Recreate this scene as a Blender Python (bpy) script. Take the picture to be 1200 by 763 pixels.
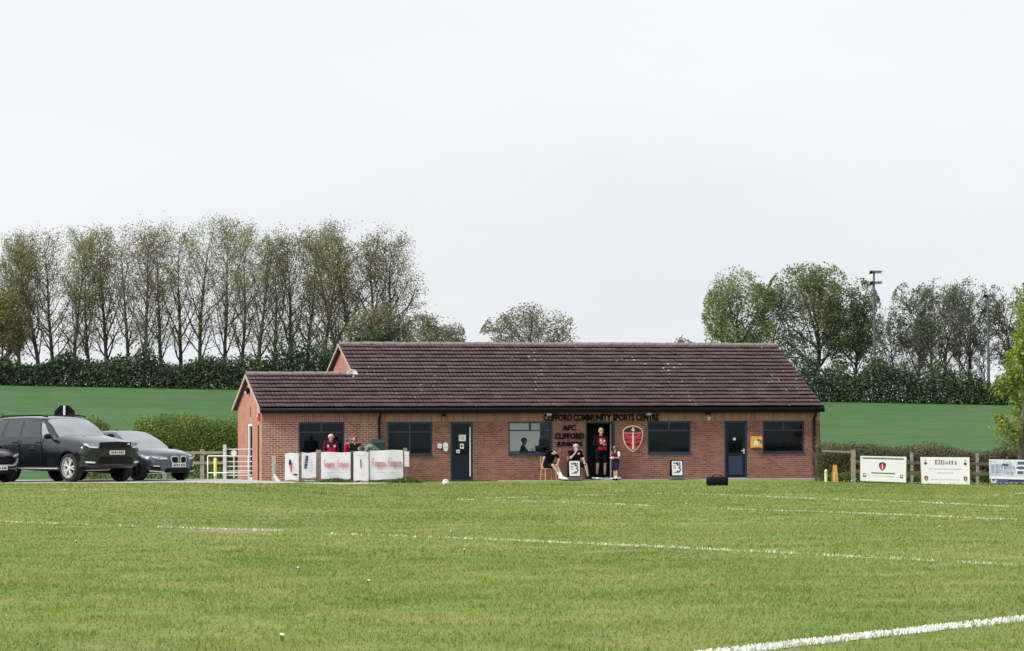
import bpy, bmesh, math, random
import numpy as np
from mathutils import Vector, Matrix
R = math.radians
for o in list(bpy.data.objects): bpy.data.objects.remove(o)
scene = bpy.context.scene
C = scene.collection
# ------------------------------------------------------------------ camera
PITCH, ROLL, CAMZ = 1.912, 0.26, 1.5
cam = bpy.data.cameras.new('camera'); camo = bpy.data.objects.new('camera', cam); C.objects.link(camo)
cam.lens = 120; cam.sensor_width = 36; cam.clip_start = 0.1; cam.clip_end = 9000
RM = Matrix.Rotation(math.pi/2 + R(PITCH), 4, 'X') @ Matrix.Rotation(-R(ROLL), 4, 'Z')
camo.matrix_world = Matrix.Translation((0, 0, CAMZ)) @ RM
scene.camera = camo
# ------------------------------------------------------------------ sky and sun
SUN_DIR = Vector((-0.70, -0.42, 0.60)).normalized()
world = bpy.data.worlds.new('World'); scene.world = world; world.use_nodes = True
wn = world.node_tree; wn.nodes.clear()
def wnode(t): return wn.nodes.new(t)
sky = wnode('ShaderNodeTexSky'); sky.sky_type = 'NISHITA'; sky.sun_disc = False
sky.sun_elevation = math.asin(SUN_DIR.z); sky.sun_rotation = math.atan2(SUN_DIR.x, SUN_DIR.y)
sky.dust_density = 4.0; sky.air_density = 1.0
hs = wnode('ShaderNodeHueSaturation'); hs.inputs['Saturation'].default_value = 0.2
wn.links.new(sky.outputs[0], hs.inputs['Color'])
tc = wnode('ShaderNodeTexCoord'); mp = wnode('ShaderNodeMapping'); mp.inputs['Scale'].default_value = (1.6, 1.6, 5.0)
wn.links.new(tc.outputs['Generated'], mp.inputs[0])
nz = wnode('ShaderNodeTexNoise'); nz.inputs['Scale'].default_value = 2.6; nz.inputs['Detail'].default_value = 4
wn.links.new(mp.outputs[0], nz.inputs['Vector'])
cr = wnode('ShaderNodeValToRGB'); cr.color_ramp.elements[0].position = 0.25; cr.color_ramp.elements[1].position = 0.75
cr.color_ramp.elements[0].color = (3.85, 4.0, 4.2, 1); cr.color_ramp.elements[1].color = (4.6, 4.66, 4.72, 1)
wn.links.new(nz.outputs['Fac'], cr.inputs[0])
mx = wnode('ShaderNodeMix'); mx.data_type = 'RGBA'; mx.inputs[0].default_value = 0.88      # thick even cloud in front of the sky
wn.links.new(hs.outputs[0], mx.inputs[6]); wn.links.new(cr.outputs[0], mx.inputs[7])
bg = wnode('ShaderNodeBackground'); bg.inputs['Strength'].default_value = 0.10
wn.links.new(mx.outputs[2], bg.inputs['Color'])
wo = wnode('ShaderNodeOutputWorld'); wn.links.new(bg.outputs[0], wo.inputs['Surface'])
sun = bpy.data.lights.new('sun', 'SUN'); sun.energy = 1.5; sun.angle = R(14); sun.color = (1, 0.95, 0.88)
suno = bpy.data.objects.new('sun', sun); C.objects.link(suno)
suno.rotation_euler = SUN_DIR.to_track_quat('Z', 'Y').to_euler(); suno.location = (-40, -20, 60)
scene.view_settings.view_transform = 'Standard'; scene.view_settings.look = 'None'
scene.view_settings.gamma = 1; scene.view_settings.exposure = 1.15
scene.render.engine = 'CYCLES'
scene.render.resolution_x = 1024; scene.render.resolution_y = 651

# ------------------------------------------------------------------ helpers
rng = np.random.default_rng(7); rnd = random.Random(11)
def ss(a, b, x):
    t = np.clip((x - a) / (b - a), 0, 1); return t*t*(3 - 2*t)
F = 4000.0
def ray(px, py):
    return (RM.to_3x3() @ Vector(((px-600)/F, (381.5-py)/F, -1)))
def zfar(px):
    px = np.clip(px, -400, 1600)
    yc = 449 + 0.0195*px + (px-600)*0.0046
    return 1.5 + (515 - yc)*420/4000
def gz(X, Y):
    X = np.asarray(X, float); Y = np.asarray(Y, float)
    a = 0.36*ss(-3, -9, X) if False else 0.36*ss(3, 9, -X)
    a = a*ss(55, 92, Y)*(1 - 0.88*ss(100, 117, Y))
    b = -0.14*ss(9, 16, X)*ss(85, 110, Y)*(1 - ss(122, 136, Y))
    w = 0.025*np.sin(X*0.9+1)*np.sin(Y*0.23)*ss(30, 60, Y)*(1-ss(75, 90, Y))
    px = 600 + 4000*X/np.maximum(Y, 60)
    t = np.clip((Y - 131)/(420-131), 0, 1)
    c = zfar(px)*(t*0.9 + 0.1*t*t)*(Y > 131)
    c = c + 1.2*ss(420, 520, Y)*0
    return a + b + w + c
def at_depth(px, py, Y):
    d = ray(px, py); return Vector((0, 0, CAMZ)) + d*(Y/d.y)
def on_ground(px, py, ymax=130):
    d = ray(px, py); Ys = np.arange(5.0, ymax, 0.05); k = Ys/d.y
    hit = np.nonzero(CAMZ + d.z*k <= gz(d.x*k, d.y*k))[0]; Y = float(Ys[hit[0]]) if len(hit) else ymax
    p = Vector((0, 0, CAMZ)) + d*(Y/d.y); p.z = float(gz(p.x, p.y)); return p
def gpos(px, Y, dz=0):
    d = ray(px, 560); x = d.x/d.y*Y
    return Vector((x, Y, float(gz(x, Y)) + dz))

class MB:
    def __init__(s): s.v = []; s.f = []; s.mi = []; s.cur = 0
    def add(s, vs, fs):
        b = len(s.v); s.v += [tuple(v) for v in vs]
        for f in fs: s.f.append(tuple(i+b for i in f)); s.mi.append(s.cur)
        return s
    def box(s, x0, x1, y0, y1, z0, z1, M=None):
        vs = [Vector(p) for p in ((x0,y0,z0),(x1,y0,z0),(x1,y1,z0),(x0,y1,z0),(x0,y0,z1),(x1,y0,z1),(x1,y1,z1),(x0,y1,z1))]
        if M: vs = [M @ v for v in vs]
        return s.add(vs, [(0,3,2,1),(4,5,6,7),(0,1,5,4),(1,2,6,5),(2,3,7,6),(3,0,4,7)])
    def tube(s, pts, rad, n=6, caps=True):
        pts = [Vector(p) for p in pts]; vs = []; fs = []
        up = Vector((0.13, 0.2, 1)).normalized()
        for i, p in enumerate(pts):
            d = (pts[min(i+1, len(pts)-1)] - pts[max(i-1, 0)]).normalized()
            a = d.cross(up)
            if a.length < 1e-3: a = d.cross(Vector((1, 0, 0)))
            a.normalize(); b = d.cross(a)
            r = rad[i] if hasattr(rad, '__len__') else rad
            for k in range(n):
                t = 2*math.pi*k/n; vs.append(p + (a*math.cos(t) + b*math.sin(t))*r)
        for i in range(len(pts)-1):
            for k in range(n):
                k2 = (k+1) % n; fs.append((i*n+k, i*n+k2, (i+1)*n+k2, (i+1)*n+k))
        if caps: fs.append(tuple(range(n-1, -1, -1))); fs.append(tuple((len(pts)-1)*n+k for k in range(n)))
        return s.add(vs, fs)
    def prism(s, poly, axis='y', a=0, b=0.1):   # poly in (x,z) extruded along y (or (x,y) along z)
        n = len(poly)
        mk = (lambda p, t: (p[0], t, p[1])) if axis == 'y' else ((lambda p, t: (t, p[0], p[1])) if axis == 'x' else (lambda p, t: (p[0], p[1], t)))
        vs = [mk(p, a) for p in poly] + [mk(p, b) for p in poly]
        fs = [tuple(range(n)), tuple(range(2*n-1, n-1, -1))]
        for i in range(n): j = (i+1) % n; fs.append((i, i+n, j+n, j))
        return s.add(vs, fs)
    def lathe(s, prof, n=20, M=None):            # prof: (r, z) about z
        vs = []; fs = []
        for r, z in prof:
            for k in range(n):
                t = 2*math.pi*k/n; v = Vector((r*math.cos(t), r*math.sin(t), z)); vs.append(M @ v if M else v)
        for i in range(len(prof)-1):
            for k in range(n): k2 = (k+1) % n; fs.append((i*n+k, i*n+k2, (i+1)*n+k2, (i+1)*n+k))
        return s.add(vs, fs)
    def capsule(s, p0, p1, r0, r1, n=8):
        p0 = Vector(p0); p1 = Vector(p1); d = p1 - p0
        L = d.length
        d = d.normalized() if L > 1e-6 else Vector((0, 0, 1))
        pts = []; rs = []
        for a in (-80, -50, -20): pts.append(p0 + d*(math.sin(R(a))*r0)); rs.append(r0*math.cos(R(a)))
        for a in (20, 50, 80): pts.append(p1 + d*(math.sin(R(a))*r1)); rs.append(r1*math.cos(R(a)))
        return s.tube(pts, rs, n)
    def ellipsoid(s, c, r, nu=12, nv=8, M=None):
        vs = []; fs = []
        for i in range(1, nv):
            a = math.pi*i/nv - math.pi/2
            for k in range(nu):
                t = 2*math.pi*k/nu
                v = Vector((r[0]*math.cos(a)*math.cos(t), r[1]*math.cos(a)*math.sin(t), r[2]*math.sin(a)))
                vs.append((M @ v if M else v) + Vector(c))
        b = Vector((0, 0, -r[2])); t_ = Vector((0, 0, r[2]))
        vs.append((M @ b if M else b) + Vector(c)); vs.append((M @ t_ if M else t_) + Vector(c))
        nb = (nv-1)*nu
        for i in range(nv-2):
            for k in range(nu): k2 = (k+1) % nu; fs.append((i*nu+k, i*nu+k2, (i+1)*nu+k2, (i+1)*nu+k))
        for k in range(nu):
            k2 = (k+1) % nu; fs.append((nb, k2, k)); fs.append((nb+1, (nv-2)*nu+k, (nv-2)*nu+k2))
        return s.add(vs, fs)
    def mesh(s, name, mats, smooth=False):
        me = bpy.data.meshes.new(name); me.from_pydata(s.v, [], s.f)
        for m in (mats if isinstance(mats, (list, tuple)) else [mats]): me.materials.append(m)
        if len(set(s.mi)) > 1: me.polygons.foreach_set('material_index', s.mi)
        if smooth: me.polygons.foreach_set('use_smooth', [True]*len(me.polygons))
        me.update(); return me
    def build(s, name, mats, parent=None, smooth=False, loc=None, auto=False):
        me = s.mesh(name, mats, smooth)
        bm = bmesh.new(); bm.from_mesh(me); bmesh.ops.recalc_face_normals(bm, faces=bm.faces); bm.to_mesh(me); bm.free()
        if auto: smooth_by_angle(me)
        return link(name, me, parent, loc)
def smooth_by_angle(me, ang=35):
    me.polygons.foreach_set('use_smooth', [True]*len(me.polygons))
    bm = bmesh.new(); bm.from_mesh(me)
    for e in bm.edges:
        if len(e.link_faces) == 2 and e.calc_face_angle(0) > R(ang): e.smooth = False
    bm.to_mesh(me); bm.free()
def link(name, data, parent=None, loc=None, rotz=None):
    o = bpy.data.objects.new(name, data); C.objects.link(o)
    if parent: o.parent = parent
    if loc is not None: o.location = loc
    if rotz is not None: o.rotation_euler = (0, 0, rotz)
    return o
def tag(o, label, cat, group=None):
    o['label'] = label; o['category'] = cat
    if group: o['group'] = group
    return o
def thing(name, label, cat, loc=(0, 0, 0), rotz=0, group=None):
    o = link(name, None, None, loc, rotz); o.empty_display_size = 0.2
    return tag(o, label, cat, group)
def struct(name, me, kind='structure'):
    o = link(name, me); o['kind'] = kind; return o
def np_mesh(name, verts, faces, mat, rndv=None, smooth=False):
    verts = np.asarray(verts, np.float32); faces = np.asarray(faces, np.int32)
    me = bpy.data.meshes.new(name); n, k = faces.shape
    me.vertices.add(len(verts)); me.vertices.foreach_set('co', verts.ravel())
    me.loops.add(n*k); me.loops.foreach_set('vertex_index', faces.ravel())
    me.polygons.add(n); me.polygons.foreach_set('loop_start', np.arange(0, n*k, k, dtype=np.int32))
    me.polygons.foreach_set('loop_total', np.full(n, k, np.int32))
    me.update(calc_edges=True); me.validate()
    me.materials.append(mat)
    if smooth: me.polygons.foreach_set('use_smooth', np.ones(n, bool))
    if rndv is not None:
        at = me.attributes.new('rnd', 'FLOAT', 'FACE'); at.data.foreach_set('value', np.asarray(rndv, np.float32))
    return me
def leaf_arrays(cent, size, flat=0.0):
    """diamond leaves of random orientation; flat biases normals upwards"""
    n = len(cent); nrm = rng.normal(size=(n, 3)); nrm[:, 2] += flat*np.sign(nrm[:, 2]+1e-6)*1.5
    nrm /= np.linalg.norm(nrm, axis=1)[:, None]
    a = np.cross(nrm, rng.normal(size=(n, 3))); a /= np.linalg.norm(a, axis=1)[:, None]; b = np.cross(nrm, a)
    s = np.asarray(size)[:, None]
    v = np.stack([cent + a*s*0.5, cent + b*s*0.32 + nrm*s*0.06, cent - a*s*0.5, cent - b*s*0.32 + nrm*s*0.06], 1).reshape(-1, 3)
    return v, np.arange(4*n).reshape(n, 4)
def leaf_mesh(name, cent, size, mat, flat=0.0):
    v, f = leaf_arrays(cent, size, flat); return np_mesh(name, v, f, mat, rng.random(len(f)))

# ------------------------------------------------------------------ materials
def nodes(m): return m.node_tree.nodes, m.node_tree.links
def new_mat(name):
    m = bpy.data.materials.new(name); m.use_nodes = True; return m
def pm(name, col, rough=0.6, var=0.15, scale=6.0, bump=0.0, metal=0.0, spec=0.5, coat=0.0, detail=4):
    m = new_mat(name); N, L = nodes(m); b = N['Principled BSDF']
    t = N.new('ShaderNodeTexCoord'); n = N.new('ShaderNodeTexNoise'); n.inputs['Scale'].default_value = scale; n.inputs['Detail'].default_value = detail
    L.new(t.outputs['Object'], n.inputs['Vector'])
    r = N.new('ShaderNodeValToRGB'); r.color_ramp.elements[0].position = 0.3; r.color_ramp.elements[1].position = 0.7
    r.color_ramp.elements[0].color = tuple(c*(1-var) for c in col) + (1,); r.color_ramp.elements[1].color = tuple(min(1, c*(1+var)) for c in col) + (1,)
    L.new(n.outputs['Fac'], r.inputs[0]); L.new(r.outputs[0], b.inputs['Base Color'])
    b.inputs['Roughness'].default_value = rough; b.inputs['Metallic'].default_value = metal
    b.inputs['Specular IOR Level'].default_value = spec; b.inputs['Coat Weight'].default_value = coat
    b.inputs['Coat Roughness'].default_value = 0.06; b.inputs['Coat IOR'].default_value = 1.5
    if bump:
        bp = N.new('ShaderNodeBump'); bp.inputs['Strength'].default_value = bump; bp.inputs['Distance'].default_value = 0.02
        L.new(n.outputs['Fac'], bp.inputs['Height']); L.new(bp.outputs[0], b.inputs['Normal'])
    return m
def leaf_mat(name, c0, c1, trans=0.3, c2=None):
    m = new_mat(name); N, L = nodes(m); N.remove(N['Principled BSDF'])
    at = N.new('ShaderNodeAttribute'); at.attribute_name = 'rnd'
    t = N.new('ShaderNodeTexCoord'); n = N.new('ShaderNodeTexNoise'); n.inputs['Scale'].default_value = 0.8; n.inputs['Detail'].default_value = 3
    L.new(t.outputs['Object'], n.inputs['Vector'])
    ad = N.new('ShaderNodeMath'); ad.operation = 'MULTIPLY_ADD'; ad.inputs[1].default_value = 0.55
    L.new(at.outputs['Fac'], ad.inputs[0]); 
    ml = N.new('ShaderNodeMath'); ml.operation = 'MULTIPLY_ADD'; ml.inputs[1].default_value = 1.3; ml.inputs[2].default_value = -0.4
    L.new(n.outputs['Fac'], ml.inputs[0]); L.new(ml.outputs[0], ad.inputs[2])
    r = N.new('ShaderNodeValToRGB'); r.color_ramp.elements[0].color = c0 + (1,); r.color_ramp.elements[1].color = c1 + (1,)
    if c2: e = r.color_ramp.elements.new(0.5); e.color = c2 + (1,)
    L.new(ad.outputs[0], r.inputs[0])
    oi = N.new('ShaderNodeObjectInfo'); r2 = N.new('ShaderNodeValToRGB'); r2.color_ramp.elements[0].color = (0.86, 0.80, 0.76, 1); r2.color_ramp.elements[1].color = (1.10, 1.18, 1.05, 1)
    L.new(oi.outputs['Random'], r2.inputs[0]); xm = N.new('ShaderNodeMix'); xm.data_type = 'RGBA'; xm.blend_type = 'MULTIPLY'; xm.inputs[0].default_value = 1.0
    L.new(r.outputs[0], xm.inputs[6]); L.new(r2.outputs[0], xm.inputs[7])
    class _r: outputs = [xm.outputs[2]]
    r = _r
    d = N.new('ShaderNodeBsdfDiffuse'); tr = N.new('ShaderNodeBsdfTranslucent'); g = N.new('ShaderNodeBsdfGlossy'); g.inputs['Roughness'].default_value = 0.5
    L.new(r.outputs[0], d.inputs['Color']); L.new(r.outputs[0], tr.inputs['Color'])
    m1 = N.new('ShaderNodeMixShader'); m1.inputs[0].default_value = trans; L.new(d.outputs[0], m1.inputs[1]); L.new(tr.outputs[0], m1.inputs[2])
    m2 = N.new('ShaderNodeMixShader'); m2.inputs[0].default_value = 0.03; L.new(m1.outputs[0], m2.inputs[1]); L.new(g.outputs[0], m2.inputs[2])
    L.new(m2.outputs[0], N['Material Output'].inputs['Surface']); return m
def grass_mat(name, blades=False):
    m = new_mat(name); N, L = nodes(m); b = N['Principled BSDF']
    g = N.new('ShaderNodeNewGeometry')
    def noise(sc, det, vec=(1, 1, 1)):
        mp = N.new('ShaderNodeMapping'); mp.inputs['Scale'].default_value = vec; L.new(g.outputs['Position'], mp.inputs[0])
        n = N.new('ShaderNodeTexNoise'); n.inputs['Scale'].default_value = sc; n.inputs['Detail'].default_value = det; n.inputs['Roughness'].default_value = 0.65
        L.new(mp.outputs[0], n.inputs['Vector']); return n.outputs['Fac']
    def ramp(f, p0, p1, c0, c1):
        r = N.new('ShaderNodeValToRGB'); r.color_ramp.elements[0].position = p0; r.color_ramp.elements[1].position = p1
        r.color_ramp.elements[0].color = c0 + (1,); r.color_ramp.elements[1].color = c1 + (1,); L.new(f, r.inputs[0]); return r.outputs[0]
    def mix(f, a, b_, mode='MIX'):
        x = N.new('ShaderNodeMix'); x.data_type = 'RGBA'; x.blend_type = mode
        if isinstance(f, float): x.inputs[0].default_value = f
        else: L.new(f, x.inputs[0])
        L.new(a, x.inputs[6]); L.new(b_, x.inputs[7]); return x.outputs[2]
    base = ramp(noise(1.1, 6), 0.32, 0.68, GRASS[0], GRASS[1])
    dry = ramp(noise(0.55, 6), 0.44, 0.70, (0, 0, 0), (0.85, 0.85, 0.85))
    dr = N.new('ShaderNodeRGB'); dr.outputs[0].default_value = GRASS[2] + (1,)
    col = mix(dry, base, dr.outputs[0])
    big = ramp(noise(0.13, 3), 0.35, 0.7, (0.80, 0.86, 0.80), (1.18, 1.10, 1.12)); col = mix(1.0, col, big, 'MULTIPLY')
    fine = ramp(noise(5.0, 5), 0.3, 0.72, (0.80, 0.82, 0.78), (1.16, 1.14, 1.13)); col = mix(1.0, col, fine, 'MULTIPLY')
    # worn goalmouth patch on the touchline (bare soil showing)
    sb = N.new('ShaderNodeVectorMath'); sb.operation = 'SUBTRACT'; sb.inputs[1].default_value = WORN; L.new(g.outputs['Position'], sb.inputs[0])
    sc = N.new('ShaderNodeVectorMath'); sc.operation = 'MULTIPLY'; sc.inputs[1].default_value = (1/2.1, 1/2.6, 0); L.new(sb.outputs[0], sc.inputs[0])
    ln = N.new('ShaderNodeVectorMath'); ln.operation = 'LENGTH'; L.new(sc.outputs[0], ln.inputs[0])
    ad = N.new('ShaderNodeMath'); ad.operation = 'MULTIPLY_ADD'; ad.inputs[1].default_value = 1.1; L.new(noise(2.0, 4), ad.inputs[0]); L.new(ln.outputs['Value'], ad.inputs[2])
    wr = ramp(ad.outputs[0], 0.85, 1.45, (0.8, 0.8, 0.8), (0, 0, 0))
    so = N.new('ShaderNodeRGB'); so.outputs[0].default_value = (0.40, 0.32, 0.22, 1); col = mix(wr, col, so.outputs[0])
    if blades:
        at = N.new('ShaderNodeAttribute'); at.attribute_name = 'rnd'
        col = mix(1.0, col, ramp(at.outputs['Fac'], 0.0, 1.0, (0.80, 0.82, 0.78), (1.22, 1.2, 1.18)), 'MULTIPLY')
        N.remove(b)
        d = N.new('ShaderNodeBsdfDiffuse'); tr = N.new('ShaderNodeBsdfTranslucent'); L.new(col, d.inputs['Color']); L.new(col, tr.inputs['Color'])
        m1 = N.new('ShaderNodeMixShader'); m1.inputs[0].default_value = 0.35; L.new(d.outputs[0], m1.inputs[1]); L.new(tr.outputs[0], m1.inputs[2])
        L.new(m1.outputs[0], N['Material Output'].inputs['Surface'])
    else:
        th = N.new('ShaderNodeRGB'); th.outputs[0].default_value = (0.76, 0.78, 0.74, 1); col = mix(1.0, col, th.outputs[0], 'MULTIPLY')   # ground colour darkened to match the shading among the blades
        L.new(col, b.inputs['Base Color']); b.inputs['Roughness'].default_value = 0.9; b.inputs['Specular IOR Level'].default_value = 0.15
        bp = N.new('ShaderNodeBump'); bp.inputs['Distance'].default_value = 0.03; bp.inputs['Strength'].default_value = 0.6
        L.new(noise(14, 4), bp.inputs['Height']); L.new(bp.outputs[0], b.inputs['Normal'])
    return m
GRASS = [(0.205, 0.285, 0.068), (0.283, 0.366, 0.106), (0.362, 0.355, 0.152)]
WORN = on_ground(275, 621)
WORN = (WORN.x, WORN.y, 0)
M = {}
M['grass'] = grass_mat('mown_grass'); M['blade'] = grass_mat('grass_blade', True)
def crop_mat():
    m = new_mat('young_crop'); N, L = nodes(m); b = N['Principled BSDF']
    g = N.new('ShaderNodeNewGeometry')
    n1 = N.new('ShaderNodeTexNoise'); n1.inputs['Scale'].default_value = 0.05; n1.inputs['Detail'].default_value = 6
    L.new(g.outputs['Position'], n1.inputs['Vector'])
    r = N.new('ShaderNodeValToRGB'); r.color_ramp.elements[0].position = 0.3; r.color_ramp.elements[1].position = 0.72
    r.color_ramp.elements[0].color = (0.050, 0.120, 0.042, 1); r.color_ramp.elements[1].color = (0.072, 0.152, 0.055, 1)
    L.new(n1.outputs['Fac'], r.inputs[0])
    mp = N.new('ShaderNodeMapping'); mp.inputs['Scale'].default_value = (0.35, 0.30, 0.3); mp.inputs['Rotation'].default_value = (0, 0, R(4)); L.new(g.outputs['Position'], mp.inputs[0])
    n2 = N.new('ShaderNodeTexNoise'); n2.inputs['Scale'].default_value = 1.0; n2.inputs['Detail'].default_value = 9; n2.inputs['Roughness'].default_value = 0.75; L.new(mp.outputs[0], n2.inputs['Vector'])
    r2 = N.new('ShaderNodeValToRGB'); r2.color_ramp.elements[0].position = 0.3; r2.color_ramp.elements[1].position = 0.7
    r2.color_ramp.elements[0].color = (0.66, 0.70, 0.70, 1); r2.color_ramp.elements[1].color = (1.34, 1.28, 1.22, 1); L.new(n2.outputs['Fac'], r2.inputs[0])
    x = N.new('ShaderNodeMix'); x.data_type = 'RGBA'; x.blend_type = 'MULTIPLY'; x.inputs[0].default_value = 1; L.new(r.outputs[0], x.inputs[6]); L.new(r2.outputs[0], x.inputs[7])
    L.new(x.outputs[2], b.inputs['Base Color']); b.inputs['Roughness'].default_value = 0.9; b.inputs['Specular IOR Level'].default_value = 0.1
    return m
M['crop'] = crop_mat()
def brick_mat(name, c1, c2, mortar, contrast=1.0):
    m = new_mat(name); N, L = nodes(m); b = N['Principled BSDF']
    t = N.new('ShaderNodeTexCoord'); s = N.new('ShaderNodeSeparateXYZ'); L.new(t.outputs['Object'], s.inputs[0])
    a = N.new('ShaderNodeMath'); a.operation = 'ADD'; L.new(s.outputs['X'], a.inputs[0]); L.new(s.outputs['Y'], a.inputs[1])
    cb = N.new('ShaderNodeCombineXYZ'); L.new(a.outputs[0], cb.inputs['X']); L.new(s.outputs['Z'], cb.inputs['Y'])
    br = N.new('ShaderNodeTexBrick'); L.new(cb.outputs[0], br.inputs['Vector'])
    br.inputs['Scale'].default_value = 1; br.inputs['Brick Width'].default_value = 0.225; br.inputs['Row Height'].default_value = 0.075
    br.inputs['Mortar Size'].default_value = 0.009; br.inputs['Mortar Smooth'].default_value = 0.1; br.inputs['Bias'].default_value = -0.1
    br.inputs['Color1'].default_value = c1 + (1,); br.inputs['Color2'].default_value = c2 + (1,); br.inputs['Mortar'].default_value = mortar + (1,)
    n = N.new('ShaderNodeTexNoise'); n.inputs['Scale'].default_value = 2.2; n.inputs['Detail'].default_value = 7; n.inputs['Roughness'].default_value = 0.7; L.new(t.outputs['Object'], n.inputs['Vector'])
    r = N.new('ShaderNodeValToRGB'); r.color_ramp.elements[0].position = 0.25; r.color_ramp.elements[1].position = 0.75
    r.color_ramp.elements[0].color = (0.72, 0.7, 0.7, 1); r.color_ramp.elements[1].color = (1.25, 1.22, 1.2, 1); L.new(n.outputs['Fac'], r.inputs[0])
    x = N.new('ShaderNodeMix'); x.data_type = 'RGBA'; x.blend_type = 'MULTIPLY'; x.inputs[0].default_value = 1; L.new(br.outputs['Color'], x.inputs[6]); L.new(r.outputs[0], x.inputs[7])
    L.new(x.outputs[2], b.inputs['Base Color']); b.inputs['Roughness'].default_value = 0.85; b.inputs['Specular IOR Level'].default_value = 0.25
    bp = N.new('ShaderNodeBump'); bp.invert = True; bp.inputs['Distance'].default_value = 0.008; bp.inputs['Strength'].default_value = 0.7
    L.new(br.outputs['Fac'], bp.inputs['Height']); L.new(bp.outputs[0], b.inputs['Normal']); return m
M['brick'] = brick_mat('red_brick', (0.295, 0.126, 0.095), (0.165, 0.074, 0.062), (0.31, 0.215, 0.18))
M['brick_wing'] = brick_mat('wing_brick', (0.35, 0.16, 0.11), (0.19, 0.083, 0.062), (0.52, 0.44, 0.36))
M['brick_gable_lit'] = brick_mat('gable_brick_lit', (0.42, 0.20, 0.15), (0.35, 0.16, 0.118), (0.42, 0.26, 0.205))  # paler mix paints the side light into the gable brick
def tile_mat():
    m = new_mat('roof_tile'); N, L = nodes(m); b = N['Principled BSDF']
    g = N.new('ShaderNodeNewGeometry'); at = N.new('ShaderNodeAttribute'); at.attribute_name = 'rnd'; oi = N.new('ShaderNodeObjectInfo')
    ad = N.new('ShaderNodeMath'); ad.operation = 'MAXIMUM'; L.new(at.outputs['Fac'], ad.inputs[0])
    mu = N.new('ShaderNodeMath'); mu.operation = 'MULTIPLY'; L.new(oi.outputs['Random'], mu.inputs[0]); mu.inputs[1].default_value = 0.9
    at2 = N.new('ShaderNodeAttribute'); at2.attribute_name = 'joined'
    iv = N.new('ShaderNodeMath'); iv.operation = 'SUBTRACT'; iv.inputs[0].default_value = 1; L.new(at2.outputs['Fac'], iv.inputs[1])
    m3 = N.new('ShaderNodeMath'); m3.operation = 'MULTIPLY'; L.new(mu.outputs[0], m3.inputs[0]); L.new(iv.outputs[0], m3.inputs[1]); L.new(m3.outputs[0], ad.inputs[1])
    r = N.new('ShaderNodeValToRGB'); r.color_ramp.elements[0].color = (0.082, 0.050, 0.054, 1); r.color_ramp.elements[1].color = (0.124, 0.079, 0.084, 1)
    L.new(ad.outputs[0], r.inputs[0])
    n = N.new('ShaderNodeTexNoise'); n.inputs['Scale'].default_value = 1.3; n.inputs['Detail'].default_value = 6; L.new(g.outputs['Position'], n.inputs['Vector'])
    r2 = N.new('ShaderNodeValToRGB'); r2.color_ramp.elements[0].position = 0.3; r2.color_ramp.elements[1].position = 0.7
    r2.color_ramp.elements[0].color = (0.88, 0.87, 0.87, 1); r2.color_ramp.elements[1].color = (1.12, 1.12, 1.12, 1); L.new(n.outputs['Fac'], r2.inputs[0])
    x = N.new('ShaderNodeMix'); x.data_type = 'RGBA'; x.blend_type = 'MULTIPLY'; x.inputs[0].default_value = 1; L.new(r.outputs[0], x.inputs[6]); L.new(r2.outputs[0], x.inputs[7])
    # lichen: pale spots, thicker in drifts
    v = N.new('ShaderNodeTexVoronoi'); v.inputs['Scale'].default_value = 4.6; v.inputs['Randomness'].default_value = 1; L.new(g.outputs['Position'], v.inputs['Vector'])
    sp = N.new('ShaderNodeSeparateColor'); L.new(v.outputs['Color'], sp.inputs[0])
    th = N.new('ShaderNodeMath'); th.operation = 'MULTIPLY'; th.inputs[1].default_value = 0.30; 
    pw = N.new('ShaderNodeMath'); pw.operation = 'POWER'; pw.inputs[1].default_value = 1.6; L.new(sp.outputs[0], pw.inputs[0]); dn = N.new('ShaderNodeTexNoise'); dn.inputs['Scale'].default_value = 0.45; dn.inputs['Detail'].default_value = 3; L.new(g.outputs['Position'], dn.inputs['Vector'])
    dr_ = N.new('ShaderNodeMapRange'); dr_.inputs[1].default_value = 0.38; dr_.inputs[2].default_value = 0.66; dr_.inputs[3].default_value = 0.35; dr_.inputs[4].default_value = 1.25; L.new(dn.outputs['Fac'], dr_.inputs[0])
    dm = N.new('ShaderNodeMath'); dm.operation = 'MULTIPLY'; L.new(pw.outputs[0], dm.inputs[0]); L.new(dr_.outputs[0], dm.inputs[1]); L.new(dm.outputs[0], th.inputs[0])
    n3 = N.new('ShaderNodeTexNoise'); n3.inputs['Scale'].default_value = 22; n3.inputs['Detail'].default_value = 3; L.new(g.outputs['Position'], n3.inputs['Vector'])
    ds = N.new('ShaderNodeMath'); ds.operation = 'MULTIPLY_ADD'; ds.inputs[1].default_value = 0.12; L.new(n3.outputs['Fac'], ds.inputs[0]); L.new(v.outputs['Distance'], ds.inputs[2])
    lt = N.new('ShaderNodeMath'); lt.operation = 'LESS_THAN'; L.new(ds.outputs[0], lt.inputs[0]); L.new(th.outputs[0], lt.inputs[1])
    li = N.new('ShaderNodeRGB'); li.outputs[0].default_value = (0.46, 0.44, 0.42, 1)
    y = N.new('ShaderNodeMix'); y.data_type = 'RGBA'; L.new(lt.outputs[0], y.inputs[0]); L.new(x.outputs[2], y.inputs[6]); L.new(li.outputs[0], y.inputs[7])
    L.new(y.outputs[2], b.inputs['Base Color']); b.inputs['Roughness'].default_value = 0.75; b.inputs['Specular IOR Level'].default_value = 0.35
    return m
M['tile'] = tile_mat()
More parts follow.
